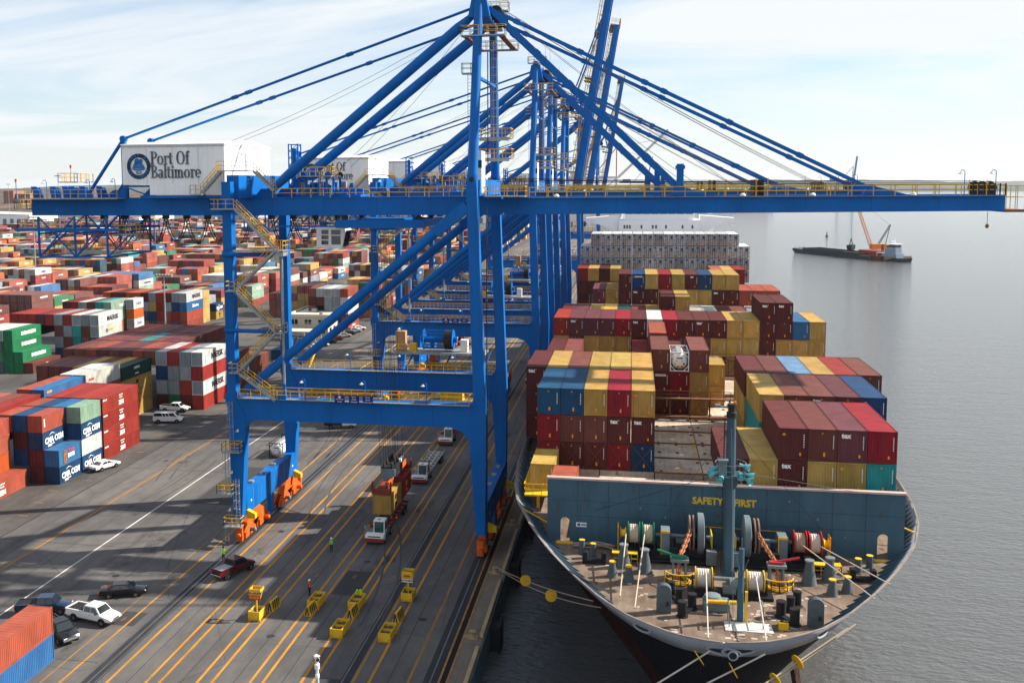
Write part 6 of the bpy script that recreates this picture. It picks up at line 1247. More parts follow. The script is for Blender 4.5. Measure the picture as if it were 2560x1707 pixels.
# flatbed service truck
o = thing('service_truck', 'white cab service truck with a dark flat bed under the portal', 'truck', (-52.8, 177.6, 0), hdg(4.8, 1.4), VG)
b = MB(); b.prism([(.4, .6), (2.9, .6), (2.95, 1.05), (1.9, 1.2), (1.55, 1.95), (.5, 1.98)], 'x', -.98, .98); b.build('cab', WPAINT, o, bevel=.05); MB().box(-.99, -.96, .75, 1.45, 1.3, 1.8).box(.96, .99, .75, 1.45, 1.3, 1.8).hexa([(-.85, 1.95, 1.25), (.85, 1.95, 1.25), (.85, 1.98, 1.25), (-.85, 1.98, 1.25)], [(-.8, 1.60, 1.88), (.8, 1.60, 1.88), (.8, 1.63, 1.88), (-.8, 1.63, 1.88)]).build('cab_window', GLASS, o)
MB().box(-1.05, 1.05, -2.9, .35, .75, 1.0).box(-1.05, 1.05, .15, .3, 1.0, 1.75).box(-1.05, -.98, -2.9, .2, 1.0, 1.4).box(.98, 1.05, -2.9, .2, 1.0, 1.4).build('flat_bed', PLAST, o)
for x in (-.9, .9):
    for y in (-1.7, 2.1): wheel(o, x, y, .38)
# terminal tractors with chassis
REDM = mat('chassis_red', (.20, .03, .022), .6, var=.25, dirt=.4)
def tractor(label, loc, chm, group='terminal tractors on the apron', chas=True):
    """cab faces -Y"""
    o = thing('terminal_tractor', label, 'truck', loc, 0, group)
    MB().box(-1.2, 1.2, 0, 1.15, .55, 1.25).build('front_deck', WPAINT, o, bevel=.05); MB().box(-1.22, 1.22, -.12, .12, .35, .85).build('bumper', REDM, o, bevel=.05)
    b = MB(); b.prism([(.55, 1.25), (2.05, 1.25), (2.05, 2.95), (.75, 2.95)], 'x', -.25, 1.2); cabo = b.build('cab', WPAINT, o, bevel=.05)
    MB().hexa([(-.12, .525, 1.45), (1.07, .525, 1.45), (1.07, .55, 1.45), (-.12, .55, 1.45)], [(-.12, .685, 2.78), (1.07, .685, 2.78), (1.07, .71, 2.78), (-.12, .71, 2.78)]).build('windscreen', TGLASS, cabo); MB().box(1.19, 1.225, .8, 1.75, 1.7, 2.75).box(-.275, -.24, .8, 1.75, 1.7, 2.75).build('side_window', GLASS, cabo); MB().box(-.3, 1.25, 2.0, 2.2, 1.1, 3.05).build('rear_frame', PLAST, cabo); MB().box(.3, .6, .9, 1.1, 2.955, 3.0).build('roof_number', LK, cabo)
    MB().box(-1.0, 1.0, -.01, .02, .98, 1.12).build('grille', PLAST, o)
    for x in (-.95, .95): MB().box(x - .16, x + .16, -.03, .03, 1.0, 1.18).build('headlight', HEADL, o)
    MB().path([(-1.15, .4, 1.25), (-1.15, .35, 2.2), (-.75, .4, 2.45), (-.3, .6, 2.45)], .035, 5).path([(-1.15, 1.3, 1.25), (-1.15, .4, 2.2)], .03, 5).tube((-1.25, .35, 1.9), (-1.25, .35, 2.3), .1, 6).build('mirror_frame', GALV, o)
    MB().box(-.55, .55, 1.1, 5.0, .75, 1.05).box(-1.15, -.3, 1.2, 2.6, .6, 1.25).box(.6, 1.15, 2.3, 4.2, .6, 1.2).build('frame', SGREY, o); MB().lathe([(.6, 0), (.6, .1)], (0, 4.0, 1.05), 16).build('coupling', DARK, o)
    for x, y, w in ((-1.05, .9, .28), (1.05, .9, .28), (-.95, 4.1, .5), (.95, 4.1, .5)): wheel(o, x, y, .5, w)
    if chas:
        c = MB(); L0, L1 = 3.0, 14.6
        for x in (-.45, .45): c.box(x - .1, x + .1, L0, L1, .95, 1.3)
        for i in range(8): c.box(-1.15, 1.15, L0 + .3 + i * 1.55, L0 + .5 + i * 1.55, 1.05, 1.3)
        for x in (-1.2, 1.12): c.box(x, x + .08, L0, L1, 1.1, 1.3)
        for y in (L0 + .4, L0 + 5.8, L1 - .4):
            for s in (-1, 1): c.hexa([(s * 1.15, y - .5, 1.3), (s * 1.22, y - .5, 1.3), (s * 1.22, y + .5, 1.3), (s * 1.15, y + .5, 1.3)], [(s * 1.35, y - .4, 1.62), (s * 1.4, y - .4, 1.62), (s * 1.4, y + .4, 1.62), (s * 1.35, y + .4, 1.62)])
        c.build('chassis', chm, o)
        for y in (12.0, 13.4):
            for x in (-.95, .95): wheel(o, x, y, .5, .5)
    return o
tractor('white terminal tractor with a red chassis under the hanging containers', (-31.2, 119.1, 0), REDM); tractor('white terminal tractor with an empty pale chassis', (-31.0, 145.0, 0), mat('chassis_pale', (.5, .48, .45), .6, var=.2, dirt=.5, dirtcol=(.3, .14, .05))); tractor('white terminal tractor with lit headlights, farthest under the portal', (-31.2, 167.8, 0), REDM)
tractor('white terminal tractor waiting far behind under the second crane', (-22.0, 224, 0), REDM); yard_row(-20.9, 228, 12.19, ['y'], 'load of the tractor under the second crane', base=1.3, detail=0); tractor('white terminal tractor hauling a maroon box under the second crane', (-27.2, 205, 0), REDM); yard_row(-26.0, 209, 12.19, ['m'], 'load behind the portal of the nearest crane', base=1.3, detail=0)
# twin lift: two short containers under the spreader
for y, c, br, lb in ((123.8, 'y', 'msc', 'mustard short container hanging from the spreader above the truck'), (129.95, 'r', 'mscW', 'red short container hanging behind the mustard one from the spreader')): brand(container(-30.15, y, 2.35, 6.06, c, lb, 'containers hanging from the spreader', 'c'), br, 6.06)
o = thing('spreader', 'dark red twin lift spreader hanging from the crane ropes', 'spreader', (-31.4, 130.0, 5.0)); SPR = mat('spreader_red', (.22, .035, .015), .55, var=.3, dirt=.5, dirtcol=(.05, .02, .015))
b = MB(); b.box(-.55, .55, -5.9, 5.9, .25, .85)
for y in (-6.1, -.15, .15, 6.1): b.box(-1.2, 1.2, y - .22, y + .22, .02, .75)
b.build('beam', SPR, o, bevel=.04)
for y in (-6.1, 6.1):
    for x in (-1.2, 1.2): MB().prism([(y - .3, .2), (y + .3, .2), (y + .3, 1.3), (y, 1.7), (y - .3, 1.3)], 'x', x - .08, x + .08).build('corner_guide', SPR, o)
MB().box(-.9, .9, -1.6, 1.6, .85, 1.5).box(-.5, .5, 1.8, 4.6, .85, 1.5).build('drive_unit', DARK, o); MB().box(.35, .6, -4.4, 4.4, .8, 1.1).prism([(1.8, .9), (5.2, .9), (5.2, 1.7), (2.2, 1.4)], 'x', .6, .72).build('side_plate', mat('spreader_orange', (.55, .10, .015), .5, var=.2, dirt=.4), o)
o2 = thing('headblock', 'grey headblock with rope sheaves on top of the spreader', 'headblock', (-31.4, 130.0, 6.55)); MB().box(-.85, .85, -2.3, 2.3, 0, .75).box(-.6, .6, -2.0, 2.0, -.4, 0).build('block_frame', DARK, o2, bevel=.05); MB().box(-.95, .95, -2.5, -2.25, -.2, .8).box(-.6, .6, -2.55, -2.4, -.75, -.2).build('end_plate', mat('headblock_blue', (.12, .20, .25), .6, var=.2, dirt=.4), o2); MB().box(-1.0, 1.0, -2.2, 2.3, .75, .95).build('top_cover', DARK, o2)
for y in (-2.2, -.6, 1.0, 2.2):
    for x in (-.55, .55): MB().lathe([(.42, -.1), (.47, 0), (.42, .1)], (x, y, 1.2), 14, axis='x').build('sheave', DARK, o2)
MB().box(.75, 1.1, .6, 2.3, .95, 1.35).build('cable_basket', WPAINT, o2)
tank((-57.2, 155.5, 0), 'white tank container in a black frame standing on the apron', BBLK)
# ================================================================== barriers, bins, people
CONCB = mat('rubble_fill', (.09, .075, .065), .95, var=.4, scale=6, bump=.6, bscale=9); BINY = mat('bin_yellow', (.66, .40, .02), .6, var=.15, scale=1.5, dirt=.45, dirtcol=(.22, .13, .03))
def skip_bin(label, loc, L=2.6, two=True):
    o = thing('ballast_bin', label, 'bin', loc, R(-2), 'yellow ballast bins on the apron'); b = MB(); h, w = 1.0, .62; L2 = L / 2
    for x in (-w, w - .08): b.box(x, x + .08, -L2, L2, .12, h)
    for y in ([-L2, -.04, L2 - .08] if two else [-L2, L2 - .08]): b.box(-w + .08, w - .08, y, y + .08, .12, h - (.0 if y != -.04 else .1))
    b.box(-w, w, -L2, L2, .10, .2); b.build('shell', BINY, o)
    for y in (-L2 + .1, L2 - .3): MB().box(-w - .03, w + .03, y, y + .2, 0, .12).build('skid', BINY, o)
    f = MB(); rr_ = random.Random(int(loc[0] * 10))
    nx, ny = 5, 9; g_ = [[.62 + rr_.uniform(-.1, .14) for _ in range(ny + 1)] for _ in range(nx + 1)]; vs = [(-w + .08 + (2 * w - .16) * i / nx, -L2 + .08 + (L - .16) * j / ny, g_[i][j]) for i in range(nx + 1) for j in range(ny + 1)]
    f.add(vs, [(i * (ny + 1) + j, (i + 1) * (ny + 1) + j, (i + 1) * (ny + 1) + j + 1, i * (ny + 1) + j + 1) for i in range(nx) for j in range(ny)]); f.build('rubble', CONCB, o); MB().box(-w + .1, -w + .25, -L2 - .01, -L2, .3, .4).box(w - .25, w - .1, -L2 - .01, -L2, .3, .4).build('reflector', LR, o); return o
def sign_bin(label, loc, boards, zs):
    o = skip_bin(label, loc, 1.7, False); MB().box(-.06, .06, -.06, .06, .6, 3.0).build('sign_post', BINY, o); b = MB(); b.box(-.62, .62, -.45, -.40, 2.95, 3.25); b.box(-.62, .62, .55, .6, 2.95, 3.25); b.box(-.62, -.57, -.45, .6, 2.95, 3.25); b.box(.57, .62, -.45, .6, 2.95, 3.25)
    for x in (-.55, .55): b.bar((x, -.42, 2.2), (x, .5, 3.0), .06, .06)
    b.build('sign_box', BINY, o)
    for m, z0, z1, txt, tm in boards:
        q = MB().box(-.64, .64, -.50, -.46, z0, z1).build('sign_panel', m, o)
        for k, t in enumerate(txt): text('sign_lettering', t, .26, tm, q, (0, -.51, z1 - .17 - k * .3), FRONT, sx_=.85, bold=.01)
    return o
SR = mat('sign_red', (.42, .045, .02), .6, var=.1); SO = mat('sign_orange', (.70, .30, .01), .6)
sign_bin('yellow bin with a red notice on its post', (-37.9, 96.2, 0), [(SR, 2.15, 2.85, ('RESTRICTED', 'NO ENTRY'), LYEL)], None); sign_bin('yellow bin with an orange and white slow sign on its post', (-23.4, 103.6, 0), [(SO, 2.5, 2.95, ('SLOW',), LK), (LW, 2.1, 2.45, ('MEN WORKING',), LK)], None)
for (x, y), lb in (((-32.75, 100.4), 'two part yellow bin beside the worker in the red vest'), ((-28.4, 100.8), 'two part yellow bin in front of the crouching lime jacket worker'), ((-28.35, 94.2), 'two part yellow bin nearest the camera, left of the dark strip'), ((-23.4, 94.1), 'two part yellow bin on the seaward side of the dark strip')): skip_bin(lb, (x, y, 0))
def stripe_barrier(label, loc):
    o = thing('stripe_barrier', label, 'barrier', loc, R(-6), 'striped barriers on the apron'); MB().prism([(-.38, 0), (.38, 0), (.38, .18), (.16, .45), (.1, 1.05), (-.1, 1.05), (-.16, .45), (-.38, .18)], 'y', -.9, .9).build('barrier', BINY, o)
    for k in range(4): MB().hexa([(.385, -.8 + k * .42, .2), (.40, -.8 + k * .42, .2), (.40, -.62 + k * .42, .2), (.385, -.62 + k * .42, .2)], [(.11, -.55 + k * .42, 1.0), (.13, -.55 + k * .42, 1.0), (.13, -.40 + k * .42, 1.0), (.11, -.40 + k * .42, 1.0)]).build('stripe', LK, o); 
    for k in range(2): MB().add([(-.3 + k * .35, -.905, .05), (-.12 + k * .35, -.905, .05), (.02, -.905, .95), (-.08, -.905, .95)], [(0, 1, 2, 3)]).build('stripe', LK, o)
    return o
for (x, y), lb in (((-37.0, 98.8), 'yellow barrier with black stripes behind the bin with the red notice'), ((-32.75, 98.4), 'yellow barrier with black stripes below the red vest worker'), ((-28.2, 98.5), 'yellow barrier with black stripes below the lime jacket worker'), ((-23.3, 98.4), 'yellow barrier with black stripes on the dark strip side nearest the quay')): stripe_barrier(lb, (x, y, 0))
SKIN = mat('skin', (.35, .19, .13), .6, var=.05); CLOTH = mat('dark_clothes', (.018, .02, .026), .9, var=.2, scale=6); VESTR = mat('red_vest', (.75, .06, .015), .8, var=.1); VESTL = mat('lime_jacket', (.45, .80, .02), .8, var=.08); VESTG = mat('green_vest', (.16, .50, .09), .8, var=.1); SILVT = mat('reflective_tape', (.6, .62, .58), .4)
def person(label, loc, rz, vest, pose='stand', helmet=True, jacket=False):
    """one skinned body; faces -Y"""
    J = dict(pelvis=(0, 0, .95), belly=(0, -.01, 1.12), chest=(0, 0, 1.34), neck=(0, 0, 1.50), head=(0, -.02, 1.62), crown=(0, -.01, 1.76), sl=(-.19, 0, 1.43), sr=(.19, 0, 1.43), el=(-.26, .02, 1.15), er=(.26, .02, 1.15), hl=(-.20, -.20, 1.05), hr=(.20, -.20, 1.08), kl=(-.11, -.02, .50), kr=(.12, .0, .50), al=(-.12, .02, .09), ar=(.13, .02, .09), tl=(-.13, -.15, .05), tr=(.15, -.15, .05), jl=(-.09, 0, .88), jr=(.09, 0, .88))
    if pose == 'bend':
        for k in ('belly', 'chest', 'neck', 'head', 'crown', 'sl', 'sr', 'el', 'er', 'hl', 'hr'):
            x, y, z = J[k]; a = R(38); dz = z - .95; J[k] = (x, y * math.cos(a) - dz * math.sin(a), .95 + dz * math.cos(a) + y * math.sin(a))
        J['hl'] = (-.22, -.62, .86); J['hr'] = (.22, -.62, .86); J['el'] = (-.30, -.36, 1.02); J['er'] = (.30, -.36, 1.02)
    if pose == 'read': J['hl'] = (-.10, -.34, 1.18); J['hr'] = (.10, -.34, 1.2); J['el'] = (-.25, -.06, 1.12); J['er'] = (.25, -.06, 1.12)
    E = [('pelvis', 'belly'), ('belly', 'chest'), ('chest', 'neck'), ('neck', 'head'), ('head', 'crown'), ('chest', 'sl'), ('sl', 'el'), ('el', 'hl'), ('chest', 'sr'), ('sr', 'er'), ('er', 'hr'), ('pelvis', 'jl'), ('jl', 'kl'), ('kl', 'al'), ('al', 'tl'), ('pelvis', 'jr'), ('jr', 'kr'), ('kr', 'ar'), ('ar', 'tr')]
    RD = dict(pelvis=.16, belly=.15, chest=.18, neck=.065, head=.098, crown=.07, sl=.085, sr=.085, el=.058, er=.058, hl=.045, hr=.045, kl=.075, kr=.075, al=.055, ar=.055, tl=.045, tr=.045, jl=.105, jr=.105)
    ks = list(J); me = bpy.data.meshes.new('body'); me.from_pydata([J[k] for k in ks], [(ks.index(a), ks.index(b_)) for a, b_ in E], []); t = bpy.data.objects.new('tmp', me); COL.objects.link(t); t.modifiers.new('skin', 'SKIN')
    for i, k in enumerate(ks): r = RD[k] * (1.12 if jacket and k in ('chest', 'belly', 'pelvis', 'sl', 'sr', 'el', 'er') else 1); me.skin_vertices[0].data[i].radius = (r * (1.1 if k in ('chest', 'belly', 'pelvis') else 1), r * (.72 if k in ('chest', 'belly', 'pelvis') else 1)); me.skin_vertices[0].data[i].use_root = k == 'pelvis'
    s = t.modifiers.new('sub', 'SUBSURF'); s.levels = 1; s.render_levels = 1; dg = bpy.context.evaluated_depsgraph_get(); m2 = bpy.data.meshes.new_from_object(t.evaluated_get(dg)); bpy.data.objects.remove(t)
    m2.materials.clear()
    for m in (CLOTH, SKIN, vest, SILVT): m2.materials.append(m)
    H_ = Vector(J['head']); hands = [Vector(J['hl']), Vector(J['hr'])]; nk = Vector(J['neck']); ch = Vector(J['chest']); pv = Vector(J['pelvis']); ax = (nk - pv).normalized()
    for p in m2.polygons:
        c = p.center; h = (Vector(c) - pv).dot(ax); w = abs(c.x)
        if (Vector(c) - H_).length < .17 and h > .58: p.material_index = 1
        elif min((Vector(c) - q).length for q in hands) < .07: p.material_index = 1
        elif h > (-.05 if jacket else .02) and h < .57 and (w < .24 or jacket): p.material_index = 3 if (.13 < h < .19 or .30 < h < .34) and w < .24 else 2
        p.use_smooth = True
    root = thing('person', label, 'person', loc, rz, 'dock workers'); link('body', m2, root)
    if helmet:
        c = Vector(J['crown']); MB().lathe([(.145, -.06), (.15, -.03), (.125, -.025), (.12, .04), (.085, .10), (.0, .125)], tuple(c), 14).build('hard_hat', WPAINT, root, smooth=True)
    else:
        c = Vector(J['crown']); MB().lathe([(.10, -.12), (.115, -.03), (.09, .05), (0, .08)], tuple(c), 12).build('knit_cap', CLOTH, root, smooth=True)
    if pose == 'read': h = Vector(J['hl']).lerp(Vector(J['hr']), .5); MB().hexa([(h.x - .13, h.y - .06, h.z + .02), (h.x + .13, h.y - .06, h.z + .02), (h.x + .13, h.y - .04, h.z + .0), (h.x - .13, h.y - .04, h.z + .0)], [(h.x - .13, h.y - .26, h.z + .22), (h.x + .13, h.y - .26, h.z + .22), (h.x + .13, h.y - .24, h.z + .20), (h.x - .13, h.y - .24, h.z + .20)]).build('paper_sheet', LW, root)
    return root
person('standing worker in a red vest and white hard hat holding a sheet of paper', (-34.3, 102.7, 0), R(75), VESTR, 'read'); person('worker in a green vest with silver stripes and white hard hat in the lanes', (-35.75, 115.8, 0), R(10), VESTG); person('worker in a lime jacket bending over a yellow bin', (-28.55, 102.35, 0), R(5), VESTL, 'bend', False, True); person('worker in a lime jacket beside the maroon pickup', (-47.7, 110.8, 0), R(60), VESTL, 'read', False, True)
yard_row(-86.2, 246, 6.06, ['BB', 'b'], 'low pair behind the parked black pickup', detail=0)
o = thing('pontoon_hatch', 'rusty tan hatch cover lying on the apron behind the portal', 'hatch cover', (-61, 210.5, 0), 0)
MB().box(-7, 7, -6.2, 6.2, .2, 1.5).build('slab', mat('rusty_tan', (.26, .15, .08), .85, var=.35, scale=.4, dirt=.5), o); [MB().box(-7.1, 7.1, y - .1, y + .1, 1.5, 1.62).build('joint_strip', LASH, o) for y in (-6, -3, 0, 3, 6)]; [MB().box(x, x + .8, -6, 6, 0, .2).build('bearer', LASH, o) for x in (-6, -1, 5)]
o = thing('yellow_crate', 'yellow steel frame box standing on the apron behind the portal', 'crate', (-36.5, 205.3, 0)); MB().box(-2.3, 2.3, -1.2, 1.2, .15, 2.2).build('box', BINY, o, bevel=.05); MB().box(-.9, -.3, -1.3, 1.3, .1, 2.3).box(-2.5, 2.5, -1.3, 1.3, 0, .15).build('frame', BINY, o); MB().box(-1.6, -.1, -1.3, .8, 2.3, 2.4).build('lid', WPAINT, o)
# quay bollards
for i, y in enumerate((95.6, 112.6, 129.6)):
    o = thing('quay_bollard', '%s cast mooring bollard along the quay edge, counted from the camera' % ORD[i], 'bollard', (-15.1, y, .012), 0, 'bollards along the quay edge'); MB().lathe([(.36, 0), (.36, .08), (.24, .14), (.22, .42), (.34, .55), (.36, .66), (.2, .74)], (0, 0, 0), 14).build('post', TAN, o, smooth=True); MB().box(-.85, -.3, -.25, .25, 0, .10).box(-.5, .5, -.5, .5, 0, .05).build('base_plate', TAN, o)
# camera mast at the bottom of the picture
CCTV, CCTVH = (-22.9, 70.0, 0), 9.5
# ================================================================== background things
def far_mast(loc, h, label):
    o = thing('light_mast', label, 'light mast', loc, 0, 'tall light masts'); MB().lathe([(.35, 0), (.14, h)], (0, 0, 0), 8).build('pole', GALV, o); MB().box(-2.6, 2.6, -.15, .15, h - .1, h + .1).build('crossbar', GALV, o)
    b = MB()
    for i in range(6): b.box(-2.5 + i * .9, -2.0 + i * .9, -.5, .5, h - .35, h + .35)
    b.build('lamp_bank', GALV, o)
for i, (x, y, h, nm) in enumerate([(-730, 1096, 48, 'tall light mast at the left edge beyond the yard'), (-435, 717, 53, 'tall light mast above the rear end of the near crane'), (-128, 262, 20, 'short light mast beside the crane stairs'), (-268, 420, 31, 'light mast seen under the rear girder'), (-402, 640, 33, 'light mast among the middle yard blocks')]): far_mast((x, y, 0), h, nm)
# office
OFW = mat('office_wall', (.52, .47, .40), .8, var=.06, scale=.5); OFR = mat('office_roof', (.55, .50, .42), .8, var=.12, scale=.4)
o = thing('yard_office', 'flat roofed two storey beige office beside the parked cars', 'building', (-101, 287, 0)); MB().box(0, 12.6, 0, 25, 0, 5.6).build('wall', OFW, o); MB().box(-.4, 13, -.4, 25.4, 5.6, 6.0).box(.4, 12.2, .4, 24.6, 6.0, 6.05, 1).box(-.4, 0.1, -.4, 25.4, 6.0, 6.5).box(12.6, 13, -.4, 25.4, 6.0, 6.5).box(.1, 12.6, -.4, .0, 6.0, 6.5).box(.1, 12.6, 25, 25.4, 6, 6.5).build('roof', [OFW, OFR], o)
for z in (.9, 3.5):
    for i in range(3): w = MB().box(1.2 + i * 4.2, 3.2 + i * 4.2, -.05, .05, z, z + 1.4).build('window', GLASS, o); MB().box(2.15 + i * 4.2, 2.25 + i * 4.2, -.08, -.05, z, z + 1.4).build('mullion', WPAINT, w)
    for i in range(6): MB().box(12.55, 12.65, 1.4 + i * 4, 3.4 + i * 4, z, z + 1.4).build('window', GLASS, o)
MB().box(5, 6.5, 8, 9.5, 6.05, 7.2).build('roof_unit', GALV, o); MB().box(9, 10, 3, 4, 6.05, 6.8).build('roof_unit', GALV, o)
cp = thing('carport', 'low open carport in front of the beige office', 'carport', (-100, 277, 0)); MB().box(0, 11, 0, 6, 2.6, 2.8).build('roof', OFR, cp)
for x in (.3, 5.5, 10.7):
    for y in (.3, 5.7): MB().box(x - .1, x + .1, y - .1, y + .1, 0, 2.6).build('post', OFW, cp)
# brick block and warehouses on the rise
BRK = mat('far_brick', (.24, .12, .085), .9, var=.15, scale=.05)
o = thing('brick_block', 'long brick apartment block on the wooded rise at the left edge', 'building', (-1022, 1520, 14)); MB().box(0, 48, 0, 30, -14, 19).box(4, 22, -6, 24, -14, 24.5).build('wall', BRK, o); MB().box(-1, 49, -1, 31, 19, 19.8).build('roof', OFR, o)
for i in range(7):
    for j in range(4): MB().box(25 + i * 3.3, 26.6 + i * 3.3, -.2, 0, 3 + j * 4, 5.2 + j * 4).build('window', GLASS, o)
def shed(label, x0, x1, y0, y1, h, m, rm, rise=2.5):
    o = thing('warehouse', label, 'warehouse', (x0, y0, 0), 0, 'sheds behind the yard'); MB().box(0, x1 - x0, 0, y1 - y0, 0, h).build('wall', m, o); MB().prism([(-.5, h), (x1 - x0 + .5, h), ((x1 - x0) / 2, h + rise)], 'y', -.5, y1 - y0 + .5).build('roof', rm, o)
    n = max(2, int((x1 - x0) / 9))
    for i in range(n): MB().box((i + .25) * (x1 - x0) / n, (i + .75) * (x1 - x0) / n, -.15, 0, .1, h * .6).build('door', SGREY, o)
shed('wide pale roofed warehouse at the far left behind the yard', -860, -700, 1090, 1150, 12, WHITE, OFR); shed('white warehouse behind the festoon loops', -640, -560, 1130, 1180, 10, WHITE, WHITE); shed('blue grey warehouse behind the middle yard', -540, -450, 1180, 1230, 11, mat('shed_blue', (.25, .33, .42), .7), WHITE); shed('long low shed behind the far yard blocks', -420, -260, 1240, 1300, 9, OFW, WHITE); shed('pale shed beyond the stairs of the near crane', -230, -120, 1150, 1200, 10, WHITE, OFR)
# yard gantry cranes among far blocks
def rtg(label, x, y):
    o = thing('yard_gantry', label, 'gantry crane', (x, y, 0), 0, 'yard gantry cranes'); b = MB()
    for sx_ in (0, 24):
        for sy in (0, 8): b.box(sx_ - .5, sx_ + .5, sy - .5, sy + .5, 1.2, 18)
        b.box(sx_ - .5, sx_ + .5, -1, 9, .8, 1.8)
    b.build('leg_frame', mat('gantry_blue', (.03, .12, .30), .5), o); MB().box(-1, 25, -.6, .6, 18, 19.6).box(-1, 25, 7.4, 8.6, 18, 19.6).build('bridge', MATS['gantry_blue'], o); MB().box(8, 12, .5, 7.5, 19.6, 21.5).build('trolley', WPAINT, o)
    for sx_ in (0, 24):
        for sy in (-.5, 8.5): MB().lathe([(.8, -.3), (.8, .3)], (sx_, sy, .8), 14, axis='x').build('wheel', RUBBER, o)
for i, (x, y) in enumerate([(-372, 700), (-268, 820), (-480, 860)]): rtg(['blue yard gantry left of the festoon loops', 'blue yard gantry beyond the middle yard blocks', 'blue yard gantry far at the left of the yard'][i], x, y)
# boom truck and small things near the stairs
o = thing('boom_truck', 'yellow and blue boom lift standing among cars by the crane stairs', 'lift', (-74, 224, 0)); MB().box(-1.2, 1.2, -2.5, 2.5, .5, 1.6).build('base', BINY, o); MB().bar((0, -1, 1.6), (1.2, 2.5, 6.5), .5, .5).bar((1.2, 2.5, 6.5), (.5, -3, 8.2), .4, .4).build('boom', BINY, o)
for x in (-1.1, 1.1):
    for y in (-1.7, 1.7): wheel(o, x, y, .5)
# barge with crawler crane, tug
BARG = mat('barge_hull', (.02, .035, .045), .7, var=.2, scale=.1); BARD = mat('barge_deck', (.10, .085, .07), .9, var=.2, scale=.1)
bg_ = thing('dredge_barge', 'long dark dredging barge out on the water', 'barge', (114, 727, -3), math.atan2(645 - 727, 148 - 108.5)); L_ = 78
MB().prism([(0, 1.2), (2.5, 0), (L_, 0), (L_, 2.3), (10, 2.3), (0, 2.8)], 'y', -7.5, 7.5).build('hull', BARG, bg_); MB().box(10, L_ - 9, -6.6, -6.2, 2.3, 3.6).box(10, L_ - 9, 6.2, 6.6, 2.3, 3.6).box(10, 10.4, -6.2, 6.2, 2.3, 3.6).box(L_ - 9.4, L_ - 9, -6.2, 6.2, 2.3, 3.6).build('coaming', BARG, bg_); MB().box(10.4, L_ - 9.4, -6.2, 6.2, 2.3, 2.4).build('hold_floor', BARD, bg_)
for x in (1.5, 6, 10): MB().tube((x, -6, 3.4), (x, -6, 4.6), .15, 6).build('mooring_bitt', BARG, bg_)
db = thing('crane_barge', 'rust red crane barge lying behind the dark dredging barge', 'barge', (134, 694, -3), math.atan2(645 - 727, 148 - 108.5)); MB().box(0, 48, -9, 9, 0, 2.6).build('hull', mat('barge_rust', (.10, .03, .02), .8, var=.2), db); MB().box(22, 44, -5, 6, 2.6, 5.2).build('deckhouse', mat('barge_red', (.26, .04, .025), .7, var=.2), db); MB().prism([(48, 0), (55, 2.0), (55, 3.0), (48, 2.6)], 'y', -7, 7).build('bow', mat('barge_tan', (.25, .2, .13), .8), db)
MB().lathe([(1.1, 0), (1.1, 4.5)], (51, 0, 2.6), 10).box(49, 53.5, -2, 2, 2.6, 3.8).build('yellow_capstan', BINY, db); MB().lathe([(1.0, 0), (1.0, 4.0)], (38, 0, 5.2), 10).build('stack', RUST, db)
kc = thing('crawler_crane', 'orange lattice boom crane working on the rust red barge', 'crane', (149.5, 676, .2), R(10)); MB().box(-4, 4, -5, 5, 0, 1.6).build('tracks', DARK, kc); MB().box(-2.5, 6.5, -2.2, 2.2, 2.2, 5.4).build('house', mat('crane_orange', (.70, .26, .03), .5, var=.1), kc, bevel=.15); MB().box(6.6, 8.5, -2.3, 2.3, 2.2, 4.4).build('counterweight', DARK, kc)
b = MB(); A, B_ = Vector((-2.0, 0, 2.5)), Vector((-14.0, 0, 35))
cor = [Vector((0, sy, 0)) + Vector((sx_, 0, sx_ * .35)) for sx_, sy in ((-.8, -.8), (.8, -.8), (.8, .8), (-.8, .8))]
for c in cor: b.bar(A + c, B_ + c * .6, .22, .22)
for i in range(16):
    p, q = A.lerp(B_, i / 16), A.lerp(B_, (i + 1) / 16)
    for k in range(4): b.bar(p + cor[k], q + cor[(k + 1) % 4], .12, .12)
b.build('lattice_boom', MATS['crane_orange'], kc); MB().bar((2, -1, 5), (9, -1, 17), .35, .35).bar((2, 1, 5), (9, 1, 17), .35, .35).bar((9, -1, 17), (9, 1, 17), .3, .3).bar((6.5, 0, 5), (9, 0, 17), .3, .3).build('gantry_mast', DARK, kc)
MB().tube((9, 0, 17), B_, .07, 4).build('hoist_wire', CABLE, kc)
cbk = thing('clamshell_bucket', 'black clamshell bucket hanging over the dark barge', 'bucket', (134.5, 672, 3.6), R(60)); b = MB()
for s in (-1, 1): b.prism([(0, 1.0), (s * 3.2, 1.6), (s * 3.3, -.4), (s * 1.2, -1.8), (0, -.6)], 'y', -1.6, 1.6)
b.build('jaw', DARK, cbk); MB().bar((-2.9, 0, 1.4), (0, 0, 5.6), .35, .5).bar((2.9, 0, 1.4), (0, 0, 5.6), .35, .5).tube((0, 0, 5.6), (0, 0, 32), .06, 4).build('arm', DARK, cbk)
tg = thing('tug_boat', 'blue grey push tug with tall wheelhouse at the barge end', 'boat', (153, 648, -3), math.atan2(-18, 12)); MB().prism([(-11, 0), (11, 0), (12, 2.2), (-11.5, 1.4)], 'y', -3.8, 3.8).build('hull', BARG, tg)
